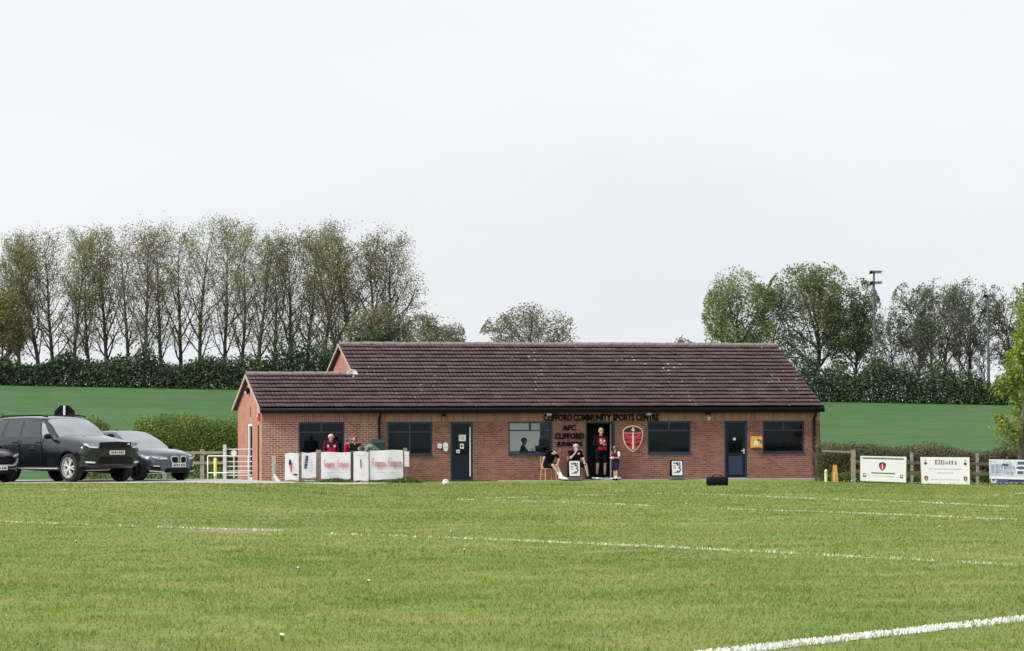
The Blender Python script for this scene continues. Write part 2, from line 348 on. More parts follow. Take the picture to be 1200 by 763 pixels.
def glass_mat(name, tint, refl=1.0):
    m = new_mat(name); N, L = nodes(m); N.remove(N['Principled BSDF'])
    tr = N.new('ShaderNodeBsdfTransparent'); tr.inputs['Color'].default_value = tint + (1,)
    gl = N.new('ShaderNodeBsdfGlossy'); gl.inputs['Roughness'].default_value = 0.03; gl.inputs['Color'].default_value = (0.85*refl, 0.92*refl, refl, 1)
    t = N.new('ShaderNodeTexCoord'); n = N.new('ShaderNodeTexNoise'); n.inputs['Scale'].default_value = 1.5; L.new(t.outputs['Object'], n.inputs['Vector'])
    bp = N.new('ShaderNodeBump'); bp.inputs['Strength'].default_value = 0.05; bp.inputs['Distance'].default_value = 0.02; L.new(n.outputs['Fac'], bp.inputs['Height']); L.new(bp.outputs[0], gl.inputs['Normal'])
    fr = N.new('ShaderNodeFresnel'); fr.inputs['IOR'].default_value = 1.25
    mx = N.new('ShaderNodeMixShader'); L.new(fr.outputs[0], mx.inputs[0]); L.new(tr.outputs[0], mx.inputs[1]); L.new(gl.outputs[0], mx.inputs[2])
    L.new(mx.outputs[0], N['Material Output'].inputs['Surface']); return m
M['glass'] = glass_mat('window_glass', (0.84, 0.88, 0.92))
M['car_glass'] = pm('car_glass', (0.12, 0.15, 0.18), 0.05, 0.4, 2, metal=0.0, spec=1.0, coat=1.0); M['car_glass'].node_tree.nodes['Principled BSDF'].inputs['IOR'].default_value = 2.3; M['car_glass'].node_tree.nodes['Principled BSDF'].inputs['Coat IOR'].default_value = 1.9
M['car_glass_dark'] = pm('car_glass_dark', (0.015, 0.018, 0.022), 0.05, 0.3, 2, spec=0.8, coat=0.5)
M['navy_frame'] = pm('navy_frame', (0.020, 0.038, 0.085), 0.4, 0.12)
M['navy_door'] = pm('navy_door', (0.007, 0.012, 0.030), 0.4, 0.1, spec=0.3)
M['black'] = pm('black_plastic', (0.006, 0.006, 0.007), 0.5, 0.2, spec=0.15)
M['fascia'] = pm('black_fascia', (0.007, 0.006, 0.010), 0.6, 0.2, spec=0.25)
M['white'] = pm('white_plastic', (0.74, 0.75, 0.76), 0.45, 0.06)
M['metal'] = pm('galvanised', (0.55, 0.57, 0.58), 0.45, 0.12, 8, metal=0.3)
M['steel'] = pm('steel', (0.6, 0.6, 0.6), 0.25, 0.05, metal=0.9)
M['interior'] = pm('interior_wall', (0.24, 0.24, 0.24), 0.9, 0.05)
M['wood'] = pm('weathered_wood', (0.26, 0.22, 0.185), 0.85, 0.3, 14, 0.4)
M['wood_dark'] = pm('dark_fence_wood', (0.10, 0.085, 0.07), 0.85, 0.3, 14, 0.4)
M['cream'] = pm('cream_board', (0.40, 0.34, 0.28), 0.6, 0.15)
M['concrete'] = pm('concrete', (0.42, 0.39, 0.35), 0.9, 0.18, 3, 0.3)
M['gravel'] = pm('gravel', (0.44, 0.42, 0.39), 0.95, 0.3, 9, 0.6, detail=8)
M['paint_faint'] = pm('worn_line_paint', (0.52, 0.57, 0.41), 0.8, 0.2, 20)
M['paint_white'] = pm('line_paint', (0.80, 0.82, 0.78), 0.8, 0.08, 20)
M['banner'] = pm('banner_vinyl', (0.80, 0.80, 0.81), 0.5, 0.04, 2)
M['red_print'] = pm('red_print', (0.62, 0.09, 0.12), 0.6, 0.08)
M['pink_print'] = pm('pale_red_print', (0.66, 0.33, 0.34), 0.6, 0.08)
M['grey_print'] = pm('grey_print', (0.46, 0.47, 0.52), 0.6, 0.08)
M['dark_print'] = pm('dark_print', (0.03, 0.035, 0.05), 0.6, 0.1)
M['blue_print'] = pm('blue_print', (0.06, 0.09, 0.19), 0.6, 0.15)
M['crest_red'] = pm('crest_red', (0.62, 0.025, 0.055), 0.45, 0.08)
M['crest_pink'] = pm('crest_pink', (0.66, 0.10, 0.20), 0.45, 0.1)
M['crest_cream'] = pm('crest_cream', (0.80, 0.66, 0.50), 0.5, 0.05)
M['yellow'] = pm('yellow', (0.70, 0.36, 0.05), 0.5, 0.1)
M['pale_yellow'] = pm('pale_yellow', (0.70, 0.58, 0.12), 0.5, 0.1)
M['green_plastic'] = pm('green_plastic', (0.02, 0.055, 0.04), 0.45, 0.1)
M['bark'] = pm('bark', (0.075, 0.066, 0.058), 0.95, 0.3, 5, 0.3)
M['bark_pale'] = pm('bark_pale', (0.13, 0.12, 0.105), 0.95, 0.3, 5, 0.3)
M['twig'] = pm('twig', (0.14, 0.10, 0.075), 0.95, 0.3, 5)
M['leaf_poplar'] = leaf_mat('leaf_poplar', (0.18, 0.175, 0.075), (0.36, 0.365, 0.16), 0.5, (0.26, 0.26, 0.112))
M['leaf_olive'] = leaf_mat('leaf_olive', (0.16, 0.16, 0.09), (0.29, 0.28, 0.165), 0.45)
M['leaf_fresh'] = leaf_mat('leaf_fresh', (0.135, 0.185, 0.065), (0.30, 0.365, 0.155), 0.45)
M['leaf_grey'] = leaf_mat('leaf_grey', (0.105, 0.135, 0.065), (0.21, 0.245, 0.125), 0.4)
M['leaf_dark'] = leaf_mat('leaf_dark', (0.016, 0.045, 0.028), (0.105, 0.165, 0.070), 0.2)
M['leaf_hedge'] = leaf_mat('leaf_hedge', (0.085, 0.155, 0.034), (0.31, 0.37, 0.085), 0.4, (0.15, 0.23, 0.05))
M['leaf_yellow'] = leaf_mat('leaf_yellow', (0.15, 0.22, 0.03), (0.38, 0.43, 0.08), 0.5, (0.25, 0.32, 0.05))
M['leaf_brown'] = leaf_mat('leaf_brown', (0.050, 0.042, 0.028), (0.190, 0.150, 0.095), 0.2, (0.10, 0.085, 0.05))
M['weed'] = leaf_mat('weed', (0.05, 0.10, 0.02), (0.14, 0.21, 0.05), 0.3)
# ------------------------------------------------------------------ ground
def grid_mesh(name, xs, ys, mat, zoff=0.0, keep=None):
    XX, YY = np.meshgrid(xs, ys); ZZ = gz(XX, YY) + zoff
    v = np.stack([XX, YY, ZZ], -1).reshape(-1, 3); nx = len(xs); f = []
    idx = np.arange(len(v)).reshape(len(ys), nx)
    f = np.stack([idx[:-1, :-1], idx[:-1, 1:], idx[1:, 1:], idx[1:, :-1]], -1).reshape(-1, 4)
    if keep is not None:
        cx = v[f].mean(1); f = f[keep(cx[:, 0], cx[:, 1])]
    return np_mesh(name, v, f, mat, smooth=True)
gx = np.concatenate([np.linspace(-3000, -90, 14)[:-1], np.linspace(-90, -26, 17)[:-1], np.linspace(-26, 26, 53), np.linspace(26, 90, 17)[1:], np.linspace(90, 3000, 14)[1:]])
struct('ground', grid_mesh('ground', gx, np.concatenate([np.linspace(-400, 10, 8)[:-1], np.linspace(10, 131, 122)]), M['grass']))
struct('crop_field', grid_mesh('crop_field', gx, np.concatenate([np.linspace(131, 430, 50), np.linspace(430, 4500, 14)[1:]]), M['crop']))
# gravel car park: front lip at about 92.5 m, swinging back to the clubhouse path
def park_front(x): return 92.4 + 25.0*ss(-8.2, -4.2, x) + 0.25*np.sin(x*1.3)
def car_park():
    xs = np.concatenate([np.linspace(-60, -20, 30)[:-1], np.linspace(-20, -4.3, 60)]); nt = 26; v = []
    for t in np.linspace(0, 1, nt):
        y = park_front(xs) + (126.0 - park_front(xs))*t
        v.append(np.stack([xs, y, gz(xs, y) + 0.012], -1))
    v = np.array(v).reshape(-1, 3); idx = np.arange(len(v)).reshape(nt, len(xs))
    f = np.stack([idx[:-1, :-1], idx[:-1, 1:], idx[1:, 1:], idx[1:, :-1]], -1).reshape(-1, 4)
    struct('car_park', np_mesh('car_park', v, f, M['gravel'], smooth=True))
car_park()

# ------------------------------------------------------------------ pitch markings (painted turf: sheet plus white blades)
LINES = [
    ([(815, 772), (900, 761.5), (1050, 744.5), (1260, 721.5)], 0.10, 1.0),
    ([(-30, 611), (120, 616), (250, 620.5), (332, 623)], 0.065, 0.50),
    ([(386, 626.5), (520, 631), (700, 638.5), (900, 648), (1230, 665.5)], 0.065, 0.72),
    ([(535, 586), (620, 588), (762, 593.2)], 0.08, 0.52),
    ([(836, 596.5), (1000, 602), (1230, 611.5)], 0.07, 0.58),
    ([(545, 585.5), (650, 582), (800, 578.6), (930, 584), (1075, 589), (1230, 596.5)], 0.065, 0.42),
    ([(1165, 581), (1230, 577)], 0.10, 0.5),
    ([(60, 575), (130, 574.5)], 0.10, 0.35),
]
line_segs = []
for pts, w, dens in LINES:
    P = []
    for (a, b) in zip(pts[:-1], pts[1:]):
        n = 10
        for i in range(n): P.append(on_ground(a[0]+(b[0]-a[0])*i/n, a[1]+(b[1]-a[1])*i/n))
    P.append(on_ground(*pts[-1])); line_segs.append((P, w, dens))
def line_noise(x, y): return 0.5 + 0.25*np.sin(x*2.1+y*0.7) + 0.25*np.sin(x*5.3-y*1.9+2)
for P, w, dens in line_segs:
    V = []; Fc = []
    for a, b in zip(P[:-1], P[1:]):
        d = (b-a); L = d.length; d.normalize(); s = Vector((-d.y, d.x, 0)); n = max(1, int(L/0.35))
        for i in range(n):
            p = a + (b-a)*(i/n); q = a + (b-a)*((i+1)/n)
            if line_noise(p.x, p.y) > 0.0 + 0.85*dens + rnd.random()*0.25: continue
            k = len(V)
            for r_ in (p - s*w/2, q - s*w/2, q + s*w/2, p + s*w/2): V.append((r_.x, r_.y, float(gz(r_.x, r_.y)) + 0.006))
            Fc.append((k, k+1, k+2, k+3))
        far = a.y
        nb = int(L*(400 if far < 45 and dens == 1.0 else 130)*dens*w/0.11)
        t = rng.random(nb); o = (rng.random(nb)-0.5)*w*1.15
        bx = a.x + (b.x-a.x)*t + s.x*o; by = a.y + (b.y-a.y)*t + s.y*o
        keep = line_noise(bx, by) < 0.05 + 0.85*dens + rng.random(nb)*0.35
        bx = bx[keep]; by = by[keep]; bz = gz(bx, by); nb = len(bx)
        if nb == 0: continue
        h = rng.uniform(0.026, 0.052, nb)*(1 if dens == 1.0 else .8); wd = rng.uniform(0.006, 0.012, nb)*(1 if far < 45 else 1.25); an = rng.uniform(0, math.pi, nb)
        lx = rng.normal(0, 0.014, nb); ly = rng.normal(0, 0.014, nb)
        v3 = np.stack([np.stack([bx-np.cos(an)*wd, by-np.sin(an)*wd, bz], -1), np.stack([bx+np.cos(an)*wd, by+np.sin(an)*wd, bz], -1), np.stack([bx+lx+np.cos(an)*wd*0.5, by+ly, bz+h], -1), np.stack([bx+lx-np.cos(an)*wd*0.5, by+ly, bz+h], -1)], 1).reshape(-1, 3)
        k = len(V); V += [tuple(q) for q in v3]; Fc += [(k+4*i, k+4*i+1, k+4*i+2, k+4*i+3) for i in range(nb)]
    struct('pitch_marking', np_mesh('pitch_marking', np.array(V), np.array(Fc), M['paint_white' if dens == 1.0 else 'paint_faint']))

# ------------------------------------------------------------------ grass blades over the pitch
def grass_blades():
    parts = []
    for y0, y1, dens, wd, h0, h1 in ((20, 30, 640, 0.0065, 0.016, 0.040), (30, 42, 460, 0.008, 0.016, 0.040), (42, 60, 220, 0.012, 0.016, 0.036), (60, 88, 110, 0.018, 0.016, 0.036), (88, 118, 70, 0.024, 0.02, 0.05)):
        hw0, hw1 = 0.155*y0+5, 0.155*y1+5; area = (hw0+hw1)*(y1-y0); n = int(area*dens)
        y = rng.uniform(y0, y1, n); x = rng.uniform(-1, 1, n)*(0.155*y+5); inn = (np.abs(x) < 0.155*y+1) | (rng.random(n) < .45); x = x[inn]; y = y[inn]; n = len(x)
        # tussocky: keep more where a coarse pattern is high
        pat = 0.5+0.25*np.sin(x*3.1+2*np.sin(y*1.3))+0.25*np.sin(y*2.3+1.7*np.sin(x*2.2))
        k = rng.random(n) < 0.55+0.45*pat; x = x[k]; y = y[k]; pat = pat[k]
        if y1 > 90:
            k = y < np.where(x < -4.2, park_front(np.minimum(x, -4.2))-0.1, 118+0.268*(x+4.4)); x = x[k]; y = y[k]; pat = pat[k]
        wd_ = ((x-WORN[0])/2.1)**2 + ((y-WORN[1])/2.6)**2
        k = rng.random(len(x)) < np.clip(wd_*0.6, 0.02, 1); x = x[k]; y = y[k]; pat = pat[k]
        n = len(x); z = gz(x, y); an = rng.uniform(0, math.pi, n); h = rng.uniform(h0, h1, n)*(0.75+0.5*pat); w = wd*rng.uniform(0.6, 1.3, n)
        lx = rng.normal(0, 0.018, n); ly = rng.normal(0, 0.018, n)
        v = np.stack([np.stack([x-np.cos(an)*w, y-np.sin(an)*w, z-0.003], -1), np.stack([x+np.cos(an)*w, y+np.sin(an)*w, z-0.003], -1), np.stack([x+lx, y+ly, z+h], -1)], 1)
        parts.append(v)
    v = np.concatenate(parts).reshape(-1, 3); f = np.arange(len(v)).reshape(-1, 3)
    struct('grass', np_mesh('grass', v, f, M['blade'], rng.random(len(f))), 'stuff')
    o = bpy.data.objects['grass']; o['label'] = 'short mown grass covering the football pitch'; o['category'] = 'grass'
grass_blades()

# ------------------------------------------------------------------ clubhouse
TH = R(15.0)
ZL = 121.0
d0 = ray(307, 530); B0 = Vector((d0.x/d0.y*ZL, ZL, 0))
UD = Vector((math.cos(TH), math.sin(TH), 0)); VD = Vector((-math.sin(TH), math.cos(TH), 0))
def bl(px, py, v=0.0):
    """pixel -> (u, z) on the building plane at depth v"""
    d = ray(px, py); o = Vector((0, 0, CAMZ)) - B0
    t = (v - o.dot(VD))/d.dot(VD); p = o + d*t
    return p.dot(UD), p.z
def bworld(u, v, z=0): return B0 + UD*u + VD*v + Vector((0, 0, z))
LEN = bl(961, 530)[0]
EV = -0.35
EZ = bl(640, 477, EV)[1]
TANP = 0.458
D_MAIN, D_WING = 5.25, 2.70
RV, RVW = EV + D_MAIN, EV + D_WING
RZ, RZW = EZ + D_MAIN*TANP, EZ + D_WING*TANP
U_ML = bl(397, 405, RV)[0]         # main roof, left verge
U_WL = bl(288, 438, RVW)[0]        # wing roof, left verge
U_R = bl(965, 477, EV)[0]
WALLTOP = EZ - 0.02
BD_MAIN = 2*D_MAIN + EV*2; BD_WING = 2*D_WING + EV*2
U_SPLIT = bl(445, 530)[0]
club = thing('clubhouse', 'long low red brick clubhouse with brown tiled roof and navy windows', 'building', B0, TH)
def rect(x0, y0, x1, y1):
    u0, z1 = bl(x0, y0); u1, z0 = bl(x1, y1); return [u0, u1, z0, z1]
RW = {'w1': rect(350, 495, 404, 531), 'w2': rect(454, 494.5, 507, 533), 'd1': rect(528, 494.5, 554.5, 563), 'w3': rect(596, 494, 648, 532.5),
      'd2': rect(686, 494, 721, 563), 'w4': rect(759, 493.5, 810, 531.5), 'd3': rect(849, 492.5, 876.5, 560), 'w5': rect(894, 492.5, 943, 530)}
WH = np.mean([RW[k][3] for k in RW])
for k in RW:
    RW[k][3] = WH
    if k[0] == 'd': RW[k][2] = 0.06
    else: RW[k][2] = np.mean([RW[q][2] for q in ('w2', 'w3', 'w4', 'w5')])
print('LEN', LEN, 'EZ', EZ, 'RZ', RZ, 'U_ML', U_ML, 'U_WL', U_WL, 'head', WH, {k: [round(float(q), 2) for q in RW[k]] for k in RW})
def wall_open(mb, u0, u1, z0, z1, v0, v1, ops):
    us = sorted({u0, u1, *[o[0] for o in ops], *[o[1] for o in ops]}); zs = sorted({z0, z1, *[o[2] for o in ops], *[o[3] for o in ops]})
    us = [u for u in us if u0 <= u <= u1]; zs = [z for z in zs if z0 <= z <= z1]
    for a, b in zip(us[:-1], us[1:]):
        for c, d in zip(zs[:-1], zs[1:]):
            m = ((a+b)/2, (c+d)/2)
            if any(o[0] < m[0] < o[1] and o[2] < m[1] < o[3] for o in ops): continue
            mb.add([(a, v0, c), (b, v0, c), (b, v0, d), (a, v0, d)], [(0, 1, 2, 3)]); mb.add([(a, v1, c), (b, v1, c), (b, v1, d), (a, v1, d)], [(3, 2, 1, 0)])
    for o in ops:
        a, b, c, d = o
        mb.add([(a, v0, c), (a, v1, c), (a, v1, d), (a, v0, d)], [(0, 1, 2, 3)]); mb.add([(b, v0, c), (b, v1, c), (b, v1, d), (b, v0, d)], [(3, 2, 1, 0)])
        mb.add([(a, v0, c), (b, v0, c), (b, v1, c), (a, v1, c)], [(0, 1, 2, 3)]); mb.add([(a, v0, d), (b, v0, d), (b, v1, d), (a, v1, d)], [(3, 2, 1, 0)])
    mb.add([(u0, v0, z0), (u0, v1, z0), (u0, v1, z1), (u0, v0, z1)], [(0, 1, 2, 3)]); mb.add([(u1, v0, z0), (u1, v1, z0), (u1, v1, z1), (u1, v0, z1)], [(3, 2, 1, 0)])
    mb.add([(u0, v0, z1), (u1, v0, z1), (u1, v1, z1), (u0, v1, z1)], [(0, 1, 2, 3)])
def plain(mb, name, mat, par):
    me = mb.mesh(name, mat); return link(name, me, par)
# front walls
w = MB(); wall_open(w, 0, U_SPLIT, -0.4, WALLTOP, 0, 0.3, [RW['w1']])
wo_ = plain(w, 'wing_wall', M['brick_wing'], club); wo_['label'] = 'red brick wing wall with bold pale mortar joints'
w = MB(); wall_open(w, U_SPLIT, LEN, -0.4, WALLTOP, 0.02, 0.3, [RW[k] for k in ('w2', 'd1', 'w3', 'd2', 'w4', 'd3', 'w5')])
plain(w, 'wall', M['brick'], club)
# soldier course of upright bricks over the openings: every brick a piece
sb_me = MB().box(-0.029, 0.029, -0.006, 0.004, 0, EZ-0.23-WH, None).mesh('brick', M['brick'])
msold = [pm('soldier_brick_a', (0.33, 0.145, 0.105), 0.85, 0.2), pm('soldier_brick_b', (0.27, 0.115, 0.085), 0.85, 0.2), pm('soldier_brick_c', (0.37, 0.165, 0.12), 0.85, 0.2)]
solds = []
for mm in msold:
    me = sb_me.copy(); me.materials.clear(); me.materials.append(mm); solds.append(me)
sc = link('soldier_course', MB().box(0.001, LEN-0.001, -0.003, 0.0, WH, EZ-0.23).mesh('soldier_course', pm('mortar', (0.40, 0.31, 0.25), 0.9, 0.15)), club)
nbk = int(LEN/0.075); cols = {}
for i in range(nbk):
    u = 0.04 + i*0.075; b = rnd.choice(solds)
    cols.setdefault(b.name, []).append(u)
# (about 280 upright bricks)
for i in range(min(nbk, 290)):
    o = link('brick', rnd.choice(solds), sc, (0.04 + i*(LEN-0.08)/min(nbk, 290), 0, WH + 0.005))
# gable walls
def gable(name, u0, u1, z0, bd, rv, rz, ez, mat, ops=(), bottom_only=False):
    mb = MB()
    vs = sorted({0.0, bd, rv, *[q for o in ops for q in o[:2]]})
    # outer face at u0 as cells below ez and slanted top
    def top(v): return ez + (min(v, bd - v) + 0.0)*TANP
    for a, b in zip(vs[:-1], vs[1:]):
        zs = [z0]; hole = [o for o in ops if o[0] <= a and o[1] >= b]
        if hole: zs = [hole[0][3]]
        for u in (u0, u1): mb.add([(u, a, zs[0]), (u, b, zs[0]), (u, b, top(b)), (u, a, top(a))], [(0, 1, 2, 3)])
        mb.add([(u0, a, top(a)), (u1, a, top(a)), (u1, b, top(b)), (u0, b, top(b))], [(0, 1, 2, 3)])
        if hole: mb.add([(u0, a, zs[0]), (u1, a, zs[0]), (u1, b, zs[0]), (u0, b, zs[0])], [(0, 1, 2, 3)])
    for o in ops:
        for v in o[:2]: mb.add([(u0, v, z0), (u1, v, z0), (u1, v, o[3]), (u0, v, o[3])], [(0, 1, 2, 3)])
    mb.add([(u0, bd, z0), (u1, bd, z0), (u1, bd, top(bd)), (u0, bd, top(bd))], [(0, 1, 2, 3)])
    return plain(mb, name, mat, club)
ez_w = EZ - EV*0 + (-EV)*TANP - 0.10        # roof underside over the wall face
gd = [1.85, 2.75, 0.03, 2.12]                # side door in the wing gable
gable('gable_wall', -0.003, 0.3, -0.4, BD_WING, RVW, RZW, ez_w, M['brick_gable_lit'], [gd])
gable('main_gable', U_ML + 0.15, U_ML + 0.42, 1.0, BD_MAIN, RV, RZ, ez_w, M['brick_gable_lit'])
gable('end_gable', LEN - 0.3, LEN + 0.003, -0.4, BD_MAIN, RV, RZ, ez_w, M['brick'])
# back walls; a rear opening is added to backlight the third window
rw = [RW['w3'][0] + 0.9, RW['w3'][1] + 3.6, 0.6, 2.30]
w = MB(); wall_open(w, U_ML + 0.42, LEN - 0.31, -0.4, WALLTOP, BD_MAIN - 0.3, BD_MAIN - 0.003, [rw]); plain(w, 'back_wall', M['brick'], club)
w = MB(); wall_open(w, 0.31, U_ML + 0.4, -0.4, WALLTOP, BD_WING - 0.3, BD_WING - 0.003, []); plain(w, 'back_wall', M['brick'], club)
# interior: floor, ceiling, partitions added to keep the other windows dark
MB().box(0.31, LEN-0.31, 0.31, BD_MAIN-0.31, 0.0, 0.05).build('floor', pm('vinyl_floor', (0.16, 0.16, 0.17), 0.5, 0.1), club)
MB().box(0.31, LEN-0.31, 0.31, BD_WING-0.31, EZ-0.16, EZ-0.11).build('ceiling', pm('ceiling_board', (0.5, 0.5, 0.49), 0.9, 0.05), club)
MB().box(U_ML+0.43, LEN-0.31, BD_WING-0.30, BD_MAIN-0.31, EZ-0.16, EZ-0.11).build('ceiling', pm('ceiling_board', (0.5, 0.5, 0.49), 0.9, 0.05), club)
for u in (RW['w3'][0]-0.35, ):
    MB().box(u, u+0.1, 0.31, BD_MAIN-0.31, 0.051, EZ-0.161).build('light_stop_partition', M['interior'], club)
MB().box(RW['d2'][0]+0.9, RW['d2'][0]+1.0, 4.6, BD_MAIN-0.31, 0.051, EZ-0.161).build('light_stop_partition', M['interior'], club)
MB().box(RW['d2'][0]-0.25, LEN-0.31, 3.2, 3.3, 0.051, EZ-0.161).build('light_stop_partition', pm('dark_partition', (0.09, 0.09, 0.10), 0.9, 0.05), club)
MB().box(RW['d2'][0]-0.32, RW['d2'][0]-0.25, 0.9, 3.3, 0.051, EZ-0.161).build('light_stop_partition', pm('dark_partition', (0.09, 0.09, 0.10), 0.9, 0.05), club)
MB().box(0.31, RW['w3'][0]-0.36, 2.6, 2.7, 0.051, EZ-0.161).build('light_stop_partition', pm('dark_partition', (0.09, 0.09, 0.10), 0.9, 0.05), club)
m = new_mat('backlight_blind'); N, L = nodes(m); b_ = N['Principled BSDF']; N.remove(b_)
tr = N.new('ShaderNodeBsdfTranslucent'); df = N.new('ShaderNodeBsdfDiffuse'); nn = N.new('ShaderNodeTexNoise'); nn.inputs['Scale'].default_value = 3
rr = N.new('ShaderNodeValToRGB'); rr.color_ramp.elements[0].color = (0.84, 0.80, 0.76, 1); rr.color_ramp.elements[1].color = (0.92, 0.88, 0.84, 1); L.new(nn.outputs['Fac'], rr.inputs[0])
L.new(rr.outputs[0], tr.inputs['Color']); L.new(rr.outputs[0], df.inputs['Color']); xx = N.new('ShaderNodeMixShader'); xx.inputs[0].default_value = 0.92
L.new(df.outputs[0], xx.inputs[1]); L.new(tr.outputs[0], xx.inputs[2]); L.new(xx.outputs[0], N['Material Output'].inputs['Surface']); M['backlight'] = m
MB().box(rw[0]-0.1, rw[1]+0.1, BD_MAIN-0.33, BD_MAIN-0.325, rw[2]-0.1, rw[3]+0.05).build('backlight_blind', M['backlight'], club)  # translucent sheet added to glow with daylight behind the third window

# windows
def window(name, r, top=0.27, split=0.5, vo=0.06, lower_split=False):
    a, b, c, d = r; fw = 0.06; v0, v1 = vo, vo + 0.08
    p = thing(name, '', ''); 
    del p['label'], p['category']
    p.parent = club
    mb = MB(); mb.box(a+.002, b-.002, v0, v1, c+.002, c+fw); mb.box(a+.002, b-.002, v0, v1, d-fw, d-.002); mb.box(a+.002, a+fw, v0, v1, c+fw, d-fw); mb.box(b-fw, b-.002, v0, v1, c+fw, d-fw)
    zt = d - fw - top; mb.box(a+fw, b-fw, v0+.003, v1, zt-0.05, zt)
    u = a + (b-a)*split; mb.box(u-0.035, u+0.035, v0+.003, v1, zt, d-fw)
    if lower_split: mb.box(u-0.03, u+0.03, v0+.003, v1, c+fw, zt-0.05)
    mb.build('frame', M['navy_frame'], p)
    for (x0, x1, z0, z1) in ((a+fw, u-0.035, zt, d-fw), (u+0.035, b-fw, zt, d-fw)) + (((a+fw, u-.03, c+fw, zt-.05), (u+.03, b-fw, c+fw, zt-.05)) if lower_split else ((a+fw, b-fw, c+fw, zt-0.05),)):
        MB().box(x0, x1, v0+0.035, v0+0.045, z0, z1).build('pane', M['glass'], p)
    MB().box(a-0.0, b+0.0, -0.03, v0-.002, c-0.03, c+0.002).build('sill', M['navy_frame'], p)
    return p
window('window', RW['w1'], 0.28, 0.5); window('window', RW['w2'], 0.28, 0.5, lower_split=True); window('window', RW['w3'], 0.24); window('window', RW['w4'], 0.26); window('window', RW['w5'], 0.26)
# doors
def door(r, kind):
    a, b, c, d = r; p = link('door', None, club); fw = 0.07; v0, v1 = 0.07, 0.15
    mb = MB(); mb.box(a+.002, a+fw, v0, v1, c, d-.002); mb.box(b-fw, b-.002, v0, v1, c, d-.002); mb.box(a+fw, b-fw, v0, v1, d-fw, d-.002)
    mb.build('frame', M['navy_frame'], p)
    if kind == 'bar':
        mb = MB(); x0, x1 = a+fw+.004, b-fw-.004
        mb.box(x0, x0+.09, v0+.02, v1-.01, c, d-fw-.004); mb.box(x1-.09, x1, v0+.02, v1-.01, c, d-fw-.004); mb.box(x0+.09, x1-.09, v0+.02, v1-.01, c, c+.9); mb.box(x0+.09, x1-.09, v0+.02, v1-.01, d-fw-.1, d-fw-.004)
        mb.build('panel', M['navy_door'], p); MB().box(x0+.09, x1-.09, v0+.045, v0+.055, c+.9, d-fw-.1).build('pane', M['glass'], p)
        MB().tube([(x1-.03, v0-.045, c+.12), (x1-.03, v0-.045, d-fw-.12)], 0.022, 8).build('pull_bar', M['white'], p)
        for (x, y, w_, h_) in ((388, 284, 0.20, 0.18), (0, 0, 0, 0)):
            pass
        for px0, py0, px1, py1 in ((537.6, 509.5, 545.8, 517), (539, 520, 543.5, 526), (534.5, 527, 538.8, 531)):
            u0, z1 = bl(px0, py0, 0.09); u1, z0 = bl(px1, py1, 0.09)
            MB().box(u0, u1, v0+.012, v0+.0165, z0, z1).build('notice', M['white'], p)
            MB().box(u0+(u1-u0)*.25, u1-(u1-u0)*.3, v0+.009, v0+.011, z0+(z1-z0)*.3, z1-(z1-z0)*.25).build('notice_print', M['grey_print'] if px0 < 538 else M['blue_print'], p)
        MB().box(a, b, -0.02, 0.3, c-0.06, c-.002).build('threshold', M['navy_frame'], p)
    elif kind == 'half':
        mb = MB(); x0, x1 = a+fw+.004, b-fw-.004; zm = c + 0.86
        mb.box(x0, x0+.1, v0+.02, v1-.01, c, d-fw-.004); mb.box(x1-.1, x1, v0+.02, v1-.01, c, d-fw-.004); mb.box(x0+.1, x1-.1, v0+.02, v1-.01, c, c+.12); mb.box(x0+.1, x1-.1, v0+.02, v1-.01, zm-.05, zm+.06); mb.box(x0+.1, x1-.1, v0+.02, v1-.01, d-fw-.1, d-fw-.004)
        mb.build('stile', M['navy_door'], p)
        MB().box(x0+.1, x1-.1, v0+.035, v0+.05, c+.12, zm-.05).build('panel', pm('door_panel', (0.022, 0.045, 0.09), 0.4, 0.1), p)
        MB().box(x0+.1, x1-.1, v0+.045, v0+.055, zm+.06, d-fw-.1).build('pane', M['glass'], p)
        mb = MB(); mb.box(x1-.07, x1-.03, v0-.01, v0+.02, zm+.02, zm+.2); mb.tube([(x1-.05, v0-.04, zm+.13), (x1-.17, v0-.04, zm+.13)], 0.014); mb.build('handle', M['white'], p)
        u, z = bl(860.5, 514.5, 0.09); MB().box(u-.05, u+.05, v0+.012, v0+.017, z-.05, z+.05).build('notice', M['white'], p)
        MB().box(a, b, -0.04, 0.3, c-0.06, c-.002).build('threshold', M['concrete'], p)
    else:
        MB().box(a, b, 0.05, 0.32, c-0.06, c-.002).build('threshold', M['navy_frame'], p)
        # leaf swung inwards against the side wall, its edge seen
        MB().box(b-fw-.05, b-fw-.005, v1+.01, v1+.85, c, d-fw-.01).build('leaf', M['navy_door'], p)
        MB().box(b-fw-.062, b-fw-.05, v1-.05, v1+.06, c+.02, d-fw-.02).build('edge_trim', M['metal'], p)
    return p
door(RW['d1'], 'bar'); door(RW['d2'], 'open'); door(RW['d3'], 'half')
# gable side door (white)
p = link('door', None, club); p['label'] = 'narrow white glazed side door in the gable end'
a, b, c, d = gd; mb = MB()
mb.box(0.02, 0.1, a+.002, a+.09, c, d-.002); mb.box(0.02, 0.1, b-.09, b-.002, c, d-.002); mb.box(0.02, 0.1, a+.09, b-.09, d-.1, d-.002); mb.box(0.02, 0.1, a+.09, b-.09, c, c+.16); mb.build('frame', M['white'], p)
MB().box(0.05, 0.06, a+.09, b-.09, c+.16, d-.1).build('pane', M['glass'], p)
